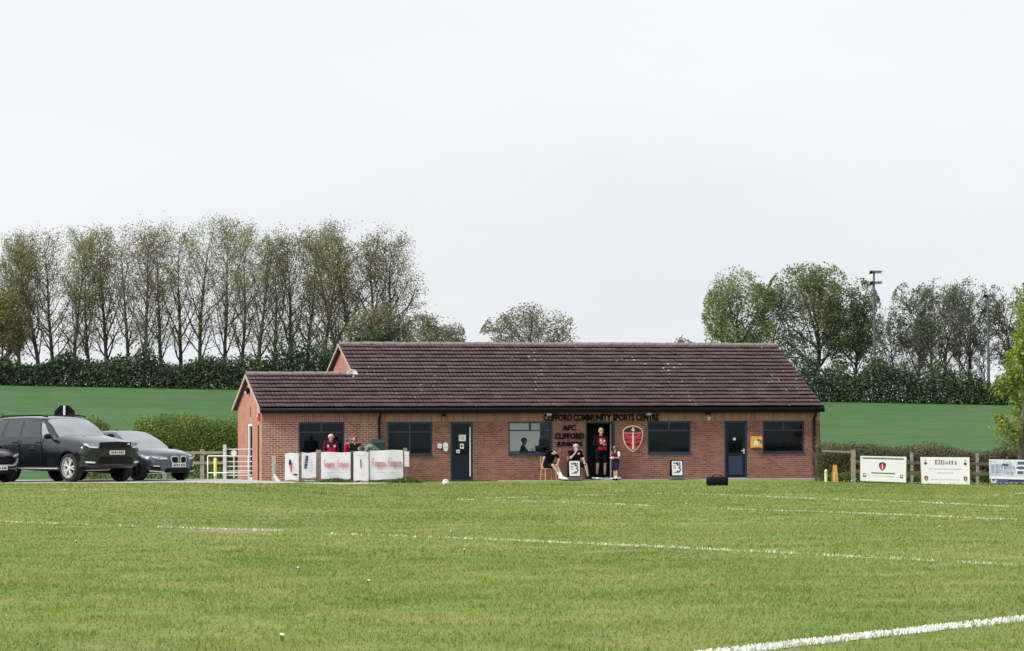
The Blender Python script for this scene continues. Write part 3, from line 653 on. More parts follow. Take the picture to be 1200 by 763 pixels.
# fascia, gutter, soffit, downpipes, verges
MB().box(U_WL+.02, U_R-.02, EV+0.03, EV+0.055, EZ-0.20, EZ-0.015).build('fascia', M['fascia'], club)
MB().box(U_WL+.02, U_R-.02, EV+0.055, -.004, EZ-0.20, EZ-0.185).build('soffit', M['fascia'], club)
MB().tube([(U_WL+.0, EV-0.03, EZ-0.075), (U_R+.0, EV-0.03, EZ-0.075)], 0.06, 10).build('gutter', M['fascia'], club, smooth=True)
for px in (444.5, 954.5):
    u = bl(px, 520, -0.05)[0]; pts = [(u, EV-.02, EZ-0.13), (u, EV+.05, EZ-.2), (u, -0.05, EZ-0.42), (u, -0.05, 0.12), (u, -.12, 0.03)]
    mb = MB(); mb.tube(pts, 0.045, 8)
    for z in (0.5, 1.4, 2.1): mb.box(u-.06, u+.06, -.06, .0, z, z+.04)
    mb.build('downpipe', M['fascia'], club)
def barge(u0, u1, v0, v1, z0, z1, mat, hgt=0.12):
    MB().add([(u0, v0, z0-hgt), (u1, v0, z0-hgt), (u1, v0, z0), (u0, v0, z0), (u0, v1, z1-hgt), (u1, v1, z1-hgt), (u1, v1, z1), (u0, v1, z1)],
        [(0,1,2,3), (4,7,6,5), (0,4,5,1), (1,5,6,2), (2,6,7,3), (3,7,4,0)]).build('bargeboard', mat, club)
# wing verge (left), both slopes
barge(U_WL-.03, U_WL, EV, RVW, EZ+.005, RZW+.005, M['cream']); barge(U_WL-.03, U_WL, RVW, 2*RVW-EV, RZW+.005, EZ+.005, M['cream'])
zw = RZW
barge(U_ML-.03, U_ML, RVW+.05, RV, RZW+.03, RZ+.005, M['cream'], .09); barge(U_ML-.03, U_ML, RV, 2*RV-EV, RZ+.005, EZ+.005, M['cream'], .09)
barge(U_R, U_R+.03, EV, RV, EZ+.005, RZ+.005, M['fascia']); barge(U_R, U_R+.03, RV, 2*RV-EV, RZ+.005, EZ+.005, M['fascia'])
# box ends at the eaves corners
for u in (U_WL-.028, U_R-.002):
    MB().prism([(EV-.06, EZ-.2), (.0, EZ-.2), (.0, EZ+.0), (EV-.06, EZ-.03)], 'x', u, u+.03).build('eaves_box', M['cream'] if u < 5 else M['fascia'], club)
# roof decks (underlay) and tiles
def deck(u0, u1, v0, z0, v1, z1, off=-0.03):
    MB().add([(u0, v0, z0+off), (u1, v0, z0+off), (u1, v1, z1+off), (u0, v1, z1+off), (u0, v0, z0+off-.04), (u1, v0, z0+off-.04), (u1, v1, z1+off-.04), (u0, v1, z1+off-.04)],
       [(0,1,2,3), (7,6,5,4), (0,4,5,1), (1,5,6,2), (2,6,7,3), (3,7,4,0)]).build('roof_deck', M['fascia'], club)
deck(U_ML, U_R, EV, EZ, RV, RZ); deck(U_WL, U_ML-.001, EV, EZ, RVW, RZW)
for (u0, u1, rv, rz) in ((U_ML, U_R, RV, RZ), (U_WL, U_ML-.001, RVW, RZW)):
    ve = 2*rv-EV
    MB().add([(u0, rv, rz), (u1, rv, rz), (u1, ve, EZ), (u0, ve, EZ), (u0, rv, rz-.06), (u1, rv, rz-.06), (u1, ve, EZ-.06), (u0, ve, EZ-.06)],
       [(0,1,2,3), (7,6,5,4), (0,4,5,1), (1,5,6,2), (2,6,7,3), (3,7,4,0)]).build('rear_slope', M['tile'], club)
TW, TG, TL = 0.30, 0.343, 0.42
ang = math.atan(TANP); ca, sa = math.cos(ang), math.sin(ang)
prof = [(0.0, 0.0), (0.05, 0.0), (0.075, 0.010), (0.11, 0.014), (0.14, 0.002), (0.19, 0.0), (0.215, 0.010), (0.255, 0.014), (0.285, 0.002), (0.30, 0.0)]
def tile_arrays():
    n = len(prof); v = []
    for (s, lift) in ((0.0, 0.078), (TL, 0.004)):
        for (x, h) in prof:
            y = s*ca - (h+lift)*sa; z = s*sa + (h+lift)*ca; v.append((x, y, z))
    for (x, h) in prof: v.append((x, .004 - (h+.056)*sa, (h+.056)*ca))
    f = [(i, i+1, n+i+1, n+i) for i in range(n-1)] + [(2*n+i, 2*n+i+1, i+1, i) for i in range(n-1)]
    return np.array(v), np.array(f)
tv, tf = tile_arrays()
tile_me = np_mesh('roof_tile', tv, tf, M['tile'])
indiv = 0; joined = []
nrows = int(round(D_MAIN/ca/TG)); gauge = D_MAIN/ca/nrows
rows_w = int(round(D_WING/ca/gauge))
for r_ in range(nrows):
    u0 = U_WL if r_ < rows_w else U_ML
    nt = int((U_R-u0)/TW)
    tw = (U_R-u0)/nt
    for i in range(nt):
        v0 = EV - 0.04 + r_*gauge*ca; z0 = EZ + r_*gauge*sa - 0.02
        j = (rnd.uniform(-.004, .004), rnd.uniform(-.006, .006), rnd.uniform(-.002, .007))
        p = (u0+i*tw+j[0], v0+j[1], z0+j[2])
        if indiv < 300 and r_ < 5:
            o = link('roof_tile', tile_me, club, p); o.scale.x = tw/TW; o.rotation_euler = (rnd.uniform(-.012, .012), 0, rnd.uniform(-.006, .006)); indiv += 1
        else: joined.append(p + (tw/TW,))
J = np.array(joined); n = len(J)
v = np.repeat(tv[None], n, 0).copy(); v[:, :, 0] *= J[:, 3, None]; v += J[:, None, :3]
tilt = rng.normal(0, .008, n); v[:, :, 2] += (tv[None, :, 1])*tilt[:, None]
f = (tf[None] + (np.arange(n)*len(tv))[:, None, None]).reshape(-1, 4)
me = np_mesh('roof_tiles_joined', v.reshape(-1, 3), f, M['tile'], np.repeat(rng.random(n), len(tf)))
aa = me.attributes.new('joined', 'FLOAT', 'FACE'); aa.data.foreach_set('value', np.ones(len(f), np.float32))
o = link('roof_tiling', me, club); o['kind'] = 'stuff'
# ridge tiles
rt = MB(); n = 8
for k in range(n):
    a0 = math.pi*k/n; a1 = math.pi*(k+1)/n
    rt.add([(0, -.13*math.cos(a0), .11*math.sin(a0)), (.445, -.125*math.cos(a0), .10*math.sin(a0)), (.445, -.125*math.cos(a1), .10*math.sin(a1)), (0, -.13*math.cos(a1), .11*math.sin(a1))], [(0, 1, 2, 3)])
m_ridge = pm('ridge_tile', (0.20, 0.165, 0.155), 0.85, 0.35, 5, 0.3)
ridge_me = rt.mesh('ridge_tile', m_ridge, True)
for (u0, u1, v, z) in ((U_ML-.02, U_R+.02, RV, RZ), (U_WL-.02, U_ML-.03, RVW, RZW)):
    nr = int(round((u1-u0)/.44))
    for i in range(nr):
        o = link('ridge_tile', ridge_me, club, (u0+i*(u1-u0)/nr, v, z-.015+rnd.uniform(-.006, .008))); o.scale.x = (u1-u0)/nr/.445*1.02; o.rotation_euler = (0, rnd.uniform(-.01, .01), rnd.uniform(-.01, .01))
# pipe on gable, air brick, lamp
MB().tube([(-.03, .55, 0.0), (-.03, .55, 2.05)], .022, 6).build('conduit', M['fascia'], club)
MB().box(-.012, -.004, 2.05, 2.2, 2.35, 2.75).build('air_brick', pm('vent_brick', (0.16, .07, .05), .9, .2), club)
# paving along the front and doorstep
pv = MB().box(RW['w3'][0]-.4, LEN+.1, -1.0, -.004, -.15, .028).build('paving', M['concrete']); pv['kind'] = 'structure'; pv.location = B0; pv.rotation_euler = (0, 0, TH)
ds_ = thing('doorstep', 'pale concrete doorstep slab below the open doorway', 'step', bworld((RW['d2'][0]+RW['d2'][1])/2, -.3, .028), TH)
MB().box(-.62, .62, -.22, .28, 0, .07).build('slab', M['concrete'], ds_)
MB().box(-.45, .45, -.16, .2, .0701, .082).build('mat', pm('striped_mat', (0.22, .22, .21), .95, .8, 18), ds_)

# ------------------------------------------------------------------ fixtures on the clubhouse
def fixture(name, label, cat, u, v, z, group=None): return thing(name, label, cat, bworld(u, v, z), TH, group)
def text_mesh(body, size, mat, extr=0.012, name='word', bold=0.0):
    cu = bpy.data.curves.new(name, 'FONT'); cu.body = body; cu.size = size; cu.extrude = extr; cu.offset = bold; cu.align_x = 'LEFT'; cu.resolution_u = 2
    ob = bpy.data.objects.new(name, cu); C.objects.link(ob); bpy.context.view_layer.update()
    me = bpy.data.meshes.new_from_object(ob.evaluated_get(bpy.context.evaluated_depsgraph_get())); bpy.data.objects.remove(ob)
    co = np.zeros(len(me.vertices)*3, np.float32); me.vertices.foreach_get('co', co); co = co.reshape(-1, 3)
    co[:, 0] -= co[:, 0].min(); co[:, 1] -= co[:, 1].min()
    co = np.stack([co[:, 0], -co[:, 2], co[:, 1]], -1)
    me.vertices.foreach_set('co', co.ravel()); me.materials.clear(); me.materials.append(mat); me.update()
    return me, float(co[:, 0].max()), float(co[:, 2].max())
def words(par, line, u0, u1, z0, z1, mat, bold=0.006):
    """fits a line of words between u0..u1, z0..z1 in the parent's frame"""
    full, wf, hf = text_mesh(line, 1.0, mat); sx = (u1-u0)/wf; sz = (z1-z0)/hf; bpy.data.meshes.remove(full)
    ch = line.split(' '); x = 0.0
    for i, wd in enumerate(ch):
        pre = ' '.join(ch[:i]) + (' ' if i else '')
        me, w_, h_ = text_mesh(wd, 1.0, mat, 0.012, 'word', bold)
        if i == 0: off = 0
        else:
            m2, w2, _ = text_mesh(pre + wd, 1.0, mat); off = w2 - w_; bpy.data.meshes.remove(m2)
        co = np.zeros(len(me.vertices)*3, np.float32); me.vertices.foreach_get('co', co); co = co.reshape(-1, 3)
        co[:, 0] = (co[:, 0]+off)*sx + u0; co[:, 2] = co[:, 2]*sz + z0; me.vertices.foreach_set('co', co.ravel()); me.update()
        link('word', me, par, (0, 0, 0))
M['letter'] = pm('black_letter', (0.004, 0.004, 0.005), 0.6, 0.1, spec=0.1)
s1 = fixture('wall_lettering', 'black raised letters reading CLIFFORD COMMUNITY SPORTS CENTRE under the eaves', 'lettering', 0, -.03, 0)
u0, z1 = bl(636.5, 486.3); u1, z0 = bl(772, 493.2); words(s1, 'CLIFFORD COMMUNITY SPORTS CENTRE', u0, u1, z0, z1, M['letter'], .035)
s2 = fixture('wall_lettering', 'black raised letters reading AFC CLIFFORD JUNIORS beside the open doorway', 'lettering', 0, -.03+.02, 0)
for t, (x0, y0, x1, y1) in (('AFC', (659, 498.5, 674, 504.6)), ('CLIFFORD', (650, 508.2, 684, 514.6)), ('JUNIORS', (652, 517.8, 682, 524.4))):
    u0, z1 = bl(x0, y0); u1, z0 = bl(x1, y1); words(s2, t, u0, u1, z0, z1, M['letter'], .035)
# crest
cu0, cz1 = bl(729.5, 498.2); cu1, cz0 = bl(753.2, 530); cw = (cu1-cu0); chh = cz1-cz0
def shield(w_, h_, cz=0):
    pts = []
    top = [(-.5, .78), (-.46, .86), (-.3, .94), (0, 1.0), (.3, .94), (.46, .86), (.5, .78)]
    side = [(.5, .62), (.47, .45), (.38, .28), (.24, .13), (0, 0), (-.24, .13), (-.38, .28), (-.47, .45), (-.5, .62)]
    return [(x*w_, cz + z*h_) for x, z in top + side]
def clip_shield(w_, h_, cz, a, b, c=None):
    """shield outline clipped to heights a..b"""
    P = shield(w_, h_, cz)
    def clip(P, f):
        out = []
        for p, q in zip(P, P[1:]+P[:1]):
            fp, fq = f(p), f(q)
            if fp >= 0: out.append(p)
            if (fp >= 0) != (fq >= 0): t = fp/(fp-fq); out.append((p[0]+(q[0]-p[0])*t, p[1]+(q[1]-p[1])*t))
        return out
    P = clip(P, lambda p: p[1]-a); P = clip(P, lambda p: b-p[1]) if P else P
    return P
cr_ = fixture('club_crest', 'red, black and cream shield crest fixed on the brick wall', 'crest', (cu0+cu1)/2, .0, cz0)
MB().prism(shield(cw, chh), 'y', -.03, .018).build('border', M['crest_cream'], cr_)
MB().prism(shield(cw*.90, chh*.91, chh*.045), 'y', -.036, -.031).build('field', pm('crest_black', (.035, .012, .02), .5, .1), cr_)
bands = [(.66, .74, 'crest_pink'), (.48, .60, 'crest_red'), (.35, .43, 'crest_red'), (.05, .24, 'crest_red')]
for a, b, mt in bands:
    P = clip_shield(cw*.90, chh*.91, chh*.045, chh*a, chh*b)
    if len(P) > 2: MB().prism(P, 'y', -.041, -.037).build('band', M[mt], cr_)
for s in (-1, 1):
    for k, zc in enumerate((.56, .44, .3)):
        MB().prism([(s*cw*.05, chh*(zc-.03)), (s*cw*.36*(1-.2*k), chh*(zc+.06)), (s*cw*.36*(1-.2*k), chh*(zc+.095)), (s*cw*.05, chh*(zc+.015))], 'y', -.046, -.042).build('stripe', M['crest_pink' if k != 1 else 'crest_red'], cr_)
MB().box(-cw*.045, cw*.045, -.051, -.047, chh*.1, chh*.73).build('pale_stripe', M['crest_cream'], cr_)
em = MB(); em.prism([(-.10*cw, .83*chh), (-.03*cw, .78*chh), (.05*cw, .76*chh), (.12*cw, .82*chh), (.05*cw, .84*chh), (.06*cw, .90*chh), (0, .93*chh), (-.05*cw, .90*chh), (-.03*cw, .85*chh)], 'y', -.044, -.037)
em.build('emblem', pm('emblem_white', (.72, .76, .6), .5, .1), cr_)
# defibrillator cabinet
u0, z1 = bl(879.3, 511.5); u1, z0 = bl(892.2, 525); w_ = u1-u0; h_ = z1-z0
ae = fixture('defibrillator_cabinet', 'yellow defibrillator cabinet on the wall beside the half glazed door', 'cabinet', (u0+u1)/2, .0, z0)
bm_ = MB(); bm_.box(-w_/2, w_/2, -.16, .019, 0, h_); o = bm_.build('case', M['yellow'], ae)
md = o.modifiers.new('bevel', 'BEVEL'); md.width = .02; md.segments = 2
MB().box(-w_*.38, w_*.42, -.168, -.161, h_*.1, h_*.9).build('door', pm('yellow_door', (.74, .44, .10), .45, .08), ae)
MB().box(-w_*.28, w_*.08, -.173, -.169, h_*.2, h_*.62).build('label_sheet', M['white'], ae)
MB().prism([(w_*.0, h_*.62), (w_*.12, h_*.56), (w_*.2, h_*.66), (w_*.18, h_*.78), (w_*.04, h_*.78)], 'y', -.1735, -.1695).build('symbol', M['dark_print'], ae)
MB().box(w_*.28, w_*.35, -.185, -.169, h_*.4, h_*.7).build('latch', M['black'], ae)
# lamps and boxes under the eaves
def flood(px, py, label, col):
    u, z = bl(px, py); t = fixture('security_light', label, 'lamp', u, .0, z)
    MB().box(-.05, .05, -.06, .019, -.03, .05).build('bracket', M['black' if col == 'black' else 'white'], t)
    MB().prism([(-.16, -.04), (-.06, -.055), (-.06, .05), (-.14, .035)], 'x', -.08, .08).build('housing', M['black' if col == 'black' else 'white'], t)
    MB().add([(-.07, -.155, -.043), (.07, -.155, -.043), (.07, -.07, -.057), (-.07, -.07, -.057)], [(0, 1, 2, 3)]).build('lens', M['white'], t)
flood(642.5, 485.6, 'white floodlight above the start of the long lettering', 'white')
flood(759.5, 485, 'white floodlight above the end of the long lettering', 'white')
flood(519.5, 487, 'small black security lamp left of the barred navy door', 'black')
flood(828.5, 485, 'small black security lamp above a white sensor box', 'black')
u, z = bl(830.5, 490.5); t = fixture('sensor_box', 'small white sensor box below a black lamp', 'sensor', u, .0, z); o = MB().box(-.045, .045, -.07, .019, -.06, .06).build('case', M['white'], t); MB().ellipsoid((0, -.07, -.02), (.03, .02, .03)).build('lens', M['grey_print'], t)
for px, py, rx, rz, lab, nm in ((515, 522.7, .07, .09, 'small white round alarm box next to the meter box', 'alarm_box'), (521.8, 523.8, .085, .16, 'rounded white meter box beside the barred navy door', 'meter_box')):
    u, z = bl(px, py); t = fixture(nm, lab, 'box', u, .0, z)
    o = MB().prism([(rx*math.cos(a)*(1 if abs(math.cos(a)) < .7 else 1), rz*math.copysign(abs(math.sin(a))**.5, math.sin(a))) for a in [2*math.pi*k/20 for k in range(20)]], 'y', -.09, .019).build('case', M['white'], t)
    MB().box(-rx*.5, rx*.5, -.095, -.091, -rz*.2, rz*.1).build('dial', M['grey_print'], t)
# siren box at the corner, gable lamp
t = thing('alarm_siren', 'red alarm siren box near the top corner of the gable end', 'alarm', bworld(0, .35, 2.36), TH)
MB().box(-.09, -.004, -.1, .1, -.16, .1).build('case', pm('siren_red', (.45, .05, .05), .5, .1), t); MB().box(-.1, -.0901, -.06, .06, -.02, .06).build('lens', M['white'], t)
t = thing('bulkhead_lamp', 'small dark bulkhead lamp high on the wing gable end', 'lamp', bworld(0, RVW, 3.3), TH)
MB().ellipsoid((-.09, 0, 0), (.09, .11, .13)).build('housing', M['black'], t); MB().ellipsoid((-.13, 0, -.06), (.06, .08, .08)).build('lens', M['grey_print'], t)
# satellite dish at the foot of the main verge
u, z = bl(412.5, 440.5, RVW-.1); t = thing('satellite_dish', 'white satellite dish at the step between the two roofs', 'dish', bworld(u, RVW-.12, z-.25), TH)
MB().lathe([(.02, .0), (.10, .012), (.17, .04), (.205, .075), (.19, .08), (.16, .05), (.09, .025), (.01, .015)], 18, Matrix.Translation((0, 0, .27)) @ Matrix.Rotation(R(75), 4, 'X') @ Matrix.Rotation(R(0), 4, 'Y')).build('reflector', M['white'], t, smooth=True)
MB().tube([(0, .02, .0), (0, .05, .27)], .02).build('bracket', M['metal'], t); MB().tube([(0, 0, .13), (0, -.2, .22)], .012).build('arm', M['metal'], t); MB().box(-.03, .03, -.25, -.19, .2, .26).build('receiver', M['grey_print'], t)
# ------------------------------------------------------------------ trees
def tree_geo(seed, H, st):
    """recursive tree; returns wood (MB) and leaf centres, local metres"""
    r = random.Random(seed); mb = MB(); leaves = []; ends = []
    levels = st['levels']
    def grow(p, d, L, rad, lv):
        P = levels[lv]; n = P['seg']; pts = [p.copy()]; rads = [rad]; q = p.copy(); dd = d.copy()
        for i in range(n):
            w = P['wob']; dd = (dd + Vector((r.gauss(0, w), r.gauss(0, w), r.gauss(0, w*.6) + P['up']))).normalized()
            q = q + dd*(L/n); pts.append(q.copy()); rads.append(rad*(1 - (1-P['tip'])*((i+1)/n)**P.get('tp', 1)))
        mb.tube(pts, rads, P['sides'], False)
        if lv == len(levels)-1:
            k = st['leaves']; nl = int(k) + (1 if r.random() < k-int(k) else 0)
            for j in range(nl):
                t = r.uniform(.15, 1.1); c = pts[0].lerp(pts[-1], t); s = st['spread']
                leaves.append((c.x+r.gauss(0, s), c.y+r.gauss(0, s), c.z+r.gauss(0, s*.8)))
            return
        nc = P['n'] + r.randint(-P.get('nv', 0), P.get('nv', 0)); ph = r.uniform(0, 6.28)
        for j in range(nc):
            t = P['s0'] + (P['s1']-P['s0'])*((j + r.random()*.8)/max(1, nc)); t = min(t, .985)
            x = t*n; i = min(int(x), n-1); base = pts[i].lerp(pts[i+1], x-i); ax = (pts[i+1]-pts[i]).normalized()
            ph += 2.4 + r.uniform(-.5, .5); a = R(r.uniform(*P['ang']))
            e1 = ax.orthogonal().normalized(); e2 = ax.cross(e1)
            nd = (ax*math.cos(a) + (e1*math.cos(ph) + e2*math.sin(ph))*math.sin(a)).normalized()
            LL = L*P['ratio']*P['env'](t)*r.uniform(.75, 1.2)
            rr = max(rads[min(i+1, n)]*P['rr'], P['rmin'])
            grow(base, nd, LL, rr, lv+1)
    grow(Vector((0, 0, -.2)), Vector((r.gauss(0, .03), r.gauss(0, .03), 1)).normalized(), H*st['trunk'], st['r0'], 0)
    return mb, np.array(leaves)
def ash(dens, nl=9, r0=.42):
    return dict(trunk=.9, r0=r0, leaves=dens, spread=.3, levels=[
        dict(seg=8, wob=.07, up=.03, tip=.22, sides=7, n=nl, nv=1, s0=.30, s1=1.0, ang=(24, 58), ratio=.48, env=lambda t: .55+.62*math.sin(math.pi*min(1, (t-.1)*.95)), rr=.62, rmin=.10),
        dict(seg=6, wob=.15, up=.07, tip=.3, sides=5, n=7, nv=1, s0=.25, s1=1, ang=(25, 55), ratio=.46, env=lambda t: 1.2-.5*t, rr=.62, rmin=.05),
        dict(seg=4, wob=.18, up=.06, tip=.4, sides=4, n=5, nv=1, s0=.25, s1=1, ang=(25, 60), ratio=.5, env=lambda t: 1.1-.3*t, rr=.7, rmin=.032),
        dict(seg=2, wob=.2, up=.04, tip=.5, sides=3, n=3, nv=0, s0=.3, s1=1, ang=(25, 60), ratio=.6, env=lambda t: 1, rr=.75, rmin=.022),
        dict(seg=2, wob=.2, up=.03, tip=.6, sides=3)])
def poplar(dens=6, spread=.35):
    return dict(trunk=.97, r0=.34, leaves=dens, spread=spread, levels=[
        dict(seg=9, wob=.05, up=.03, tip=.08, sides=6, n=25, nv=3, s0=.17, s1=.98, ang=(24, 55), ratio=.35, env=lambda t: (1.12-.85*max(0, t-.25)) if t > .3 else .75, rr=.5, rmin=.04),
        dict(seg=5, wob=.09, up=.13, tip=.3, sides=4, n=6, nv=1, s0=.2, s1=1, ang=(25, 55), ratio=.48, env=lambda t: 1.15-.6*t, rr=.6, rmin=.03),
        dict(seg=3, wob=.14, up=.08, tip=.5, sides=3, n=4, nv=1, s0=.15, s1=1, ang=(25, 60), ratio=.5, env=lambda t: 1.1-.4*t, rr=.7, rmin=.016),
        dict(seg=2, wob=.15, up=.05, tip=.5, sides=3)])
def broad(dens=6, spread=.35, trunk_=.62, spreadang=(25, 58), r0=.38, nl=11):
    trunk = min(.92, trunk_+.24)
    return dict(trunk=trunk, r0=r0, leaves=dens, spread=spread, levels=[
        dict(seg=7, wob=.06, up=.03, tip=.25, sides=7, n=nl+6, nv=1, s0=.26, s1=1.0, ang=spreadang, ratio=.56, env=lambda t: .55+.62*math.sin(math.pi*min(1, (t-.1)*.95)), rr=.55, rmin=.07),
        dict(seg=6, wob=.12, up=.055, tip=.25, sides=5, n=8, nv=1, s0=.18, s1=1, ang=(25, 55), ratio=.45, env=lambda t: 1.2-.5*t, rr=.6, rmin=.04),
        dict(seg=4, wob=.16, up=.05, tip=.4, sides=4, n=5, nv=1, s0=.2, s1=1, ang=(25, 60), ratio=.48, env=lambda t: 1.1-.4*t, rr=.65, rmin=.026),
        dict(seg=2, wob=.2, up=.03, tip=.5, sides=3, n=3, nv=1, s0=.2, s1=1, ang=(25, 60), ratio=.6, env=lambda t: 1, rr=.75, rmin=.019),
        dict(seg=2, wob=.2, up=.03, tip=.6, sides=3)])
def tree(name, label, loc, H, st, seed, leafm, barkm, lsize, group=None, wscale=1.0, halfw=None):
    t = thing(name, label, 'tree', loc, rnd.uniform(0, 6.28), group)
    mb, lv = tree_geo(seed, H, st)
    zz = np.array([p[2] for p in mb.v]); k = H/np.percentile(zz, 99.9); kw = k*wscale
    v = np.array(mb.v)*np.array([kw, kw, k]); lv = lv*np.array([kw, kw, k])
    if halfw:                      # ease the crown into a rounded dome
        rr = np.percentile(np.hypot(lv[:, 0]-lv[:, 0].mean(), lv[:, 1]-lv[:, 1].mean()), 90); q = halfw*1.08/rr
        zc, hz = H*.56, H*.46
        def dome(a):
            hf = np.clip(a[:, 2]/(H*.35), 0, 1)[:, None]; a = a.copy(); a[:, :2] = a[:, :2]*q - lvm*hf
            e = np.stack([a[:, 0]/halfw, a[:, 1]/halfw, np.maximum(a[:, 2]-zc, 0)/hz], -1); rho = np.linalg.norm(e, axis=1); s = np.where(rho > .75, (.75+.30*np.tanh((rho-.75)/.30))/np.maximum(rho, 1e-6), 1)
            out = a.copy(); out[:, :2] *= s[:, None]; out[:, 2] = np.where(a[:, 2] > zc, zc+(a[:, 2]-zc)*s, a[:, 2]); return out
        lvm = lv[:, :2].mean(0)*q; v = dome(v); lv = dome(lv)
    f4 = np.array([q if len(q) == 4 else q + q[-1:] for q in mb.f])
    link('trunk', np_mesh('trunk', v, f4, M[barkm], smooth=True), t)
    if len(lv):
        link('crown', leaf_mesh('crown', lv, rng.uniform(.55, 1.25, len(lv))*lsize, M[leafm]), t)
    return t
def px_h(py_top, px, Y):          # height of a thing at depth Y on the ground whose top shows at py_top
    p = at_depth(px, py_top, Y); return p.z - float(gz(p.x, p.y))
# left poplars (x, top, depth)
POP = [(-44, 272, 412), (-18, 276, 419), (6, 279, 412), (24, 272, 424), (46, 276, 414), (66, 272, 420), (84, 265, 410), (106, 268, 424), (127, 269, 414), (150, 266, 420), (168, 263, 409), (190, 259, 417), (212, 262, 426), (236, 256, 412), (263, 256, 419), (283, 262, 425), (302, 272, 411), (322, 277, 421), (341, 271, 415), (361, 268, 424), (380, 262, 412), (400, 264, 421), (421, 261, 413), (441, 264, 419), (459, 270, 414)]
for i, (px, top, Y) in enumerate(POP):
    p = gpos(px, Y); big = px > 370
    tree('poplar_tree', 'tall slender poplar with sparse bronze green young leaves on the field edge', p, px_h(top, px, Y)*1.0, poplar(rnd.uniform(6.4, 9.6) + (1.2 if big else 0), .5), 100+i, 'leaf_poplar', 'bark', .215, 'poplars along the far field edge', rnd.uniform(.85, 1.1)*(1.15 if big else 1))
tree('alder_tree', 'dense dark tree filling the hedgerow below the first poplars', gpos(4, 406), px_h(335, 4, 406), broad(3.5, .45, .6, (30, 65), .3, 10), 299, 'leaf_poplar', 'bark', .3, None, 1, halfw=3.2)
# rounded trees behind the roof
tree('willow_tree', 'low olive green bushy tree at the foot of the last poplars', gpos(447, 405), px_h(352, 447, 405), broad(2.4, .5, .5, (30, 70)), 301, 'leaf_olive', 'bark', .3, halfw=4.2)
tree('maple_tree', 'small rounded olive tree showing above the roof next to the poplars', gpos(507, 460), px_h(363, 507, 460), broad(2.6, .5, .5, (30, 72)), 302, 'leaf_olive', 'bark_pale', .32, None, 1.25, halfw=4.6)
tree('maple_tree', 'wide rounded grey olive tree alone above the middle of the roof ridge', gpos(622, 460), px_h(353, 622, 460), broad(2.8, .45, .5, (35, 75)), 303, 'leaf_olive', 'bark_pale', .32, None, 1.75, halfw=6.7)
tree('field_maple', 'small pale tree whose top just shows over the roof ridge', gpos(806, 470), px_h(399, 806, 470), broad(5, .4, .5, (30, 70)), 307, 'leaf_grey', 'bark_pale', .35)
# right group
tree('sycamore_tree', 'leafy fresh green sycamore behind the right end of the roof', gpos(868, 402), px_h(309, 868, 402), broad(5.0, .45, .58, (30, 70), .46, 14), 311, 'leaf_fresh', 'bark', .30, None, 1.15, halfw=4.4)
tree('ash_tree', 'bare limbed ash between the leafy sycamore and the large round tree', gpos(912, 410), px_h(330, 912, 410), ash(.7, 8), 312, 'leaf_grey', 'bark', .26, None, .8, halfw=3.6)
tree('sycamore_tree', 'largest rounded tree with thin green leaves near the tall floodlight mast', gpos(952, 404), px_h(299, 952, 404), broad(4.2, .45, .6, (28, 68), .46, 13), 313, 'leaf_fresh', 'bark', .32, None, 1.1, halfw=5.6)
tree('oak_tree', 'dark leaved tree directly left of the tall floodlight mast', gpos(1000, 404), px_h(322, 1000, 404), broad(4.0, .42, .6, (26, 62), .42, 10), 314, 'leaf_grey', 'bark', .32, None, .8, halfw=3.6)
tree('ash_tree', 'thin half bare ash just right of the tall floodlight mast', gpos(1050, 418), px_h(362, 1050, 418), broad(1.0, .3, .6, (22, 58), .30, 9), 315, 'leaf_grey', 'bark', .28, None, .9)
for i, (px, top, Y, ws, dn) in enumerate(((1072, 329, 406, .85, 1.9), (1097, 324, 414, .9, 1.5), (1113, 321, 404, .95, 1.5), (1136, 323, 412, .95, 1.0), (1180, 330, 406, .85, 1.4), (1204, 327, 415, .9, 1.4), (1236, 330, 408, .9, 1.4))):
    tree('ash_tree', 'sparse grey green ash in the row between the two floodlight masts and beyond', gpos(px, Y), px_h(top, px, Y), ash(dn*1.5, 11), 320+i, 'leaf_grey', 'bark', .27, 'ashes in the row by the floodlight masts', ws, halfw=4.0*ws)
for i, (px, top, Y) in enumerate(((1085, 380, 402), (1128, 372, 420), (1155, 366, 417))):
    tree('ash_tree', 'thin young ash stem in the gaps of the row by the masts', gpos(px, Y), px_h(top, px, Y), broad(.5, .25, .7, (20, 50), .2, 7), 340+i, 'leaf_grey', 'bark', .25, 'thin young ashes in the row gaps', .7)
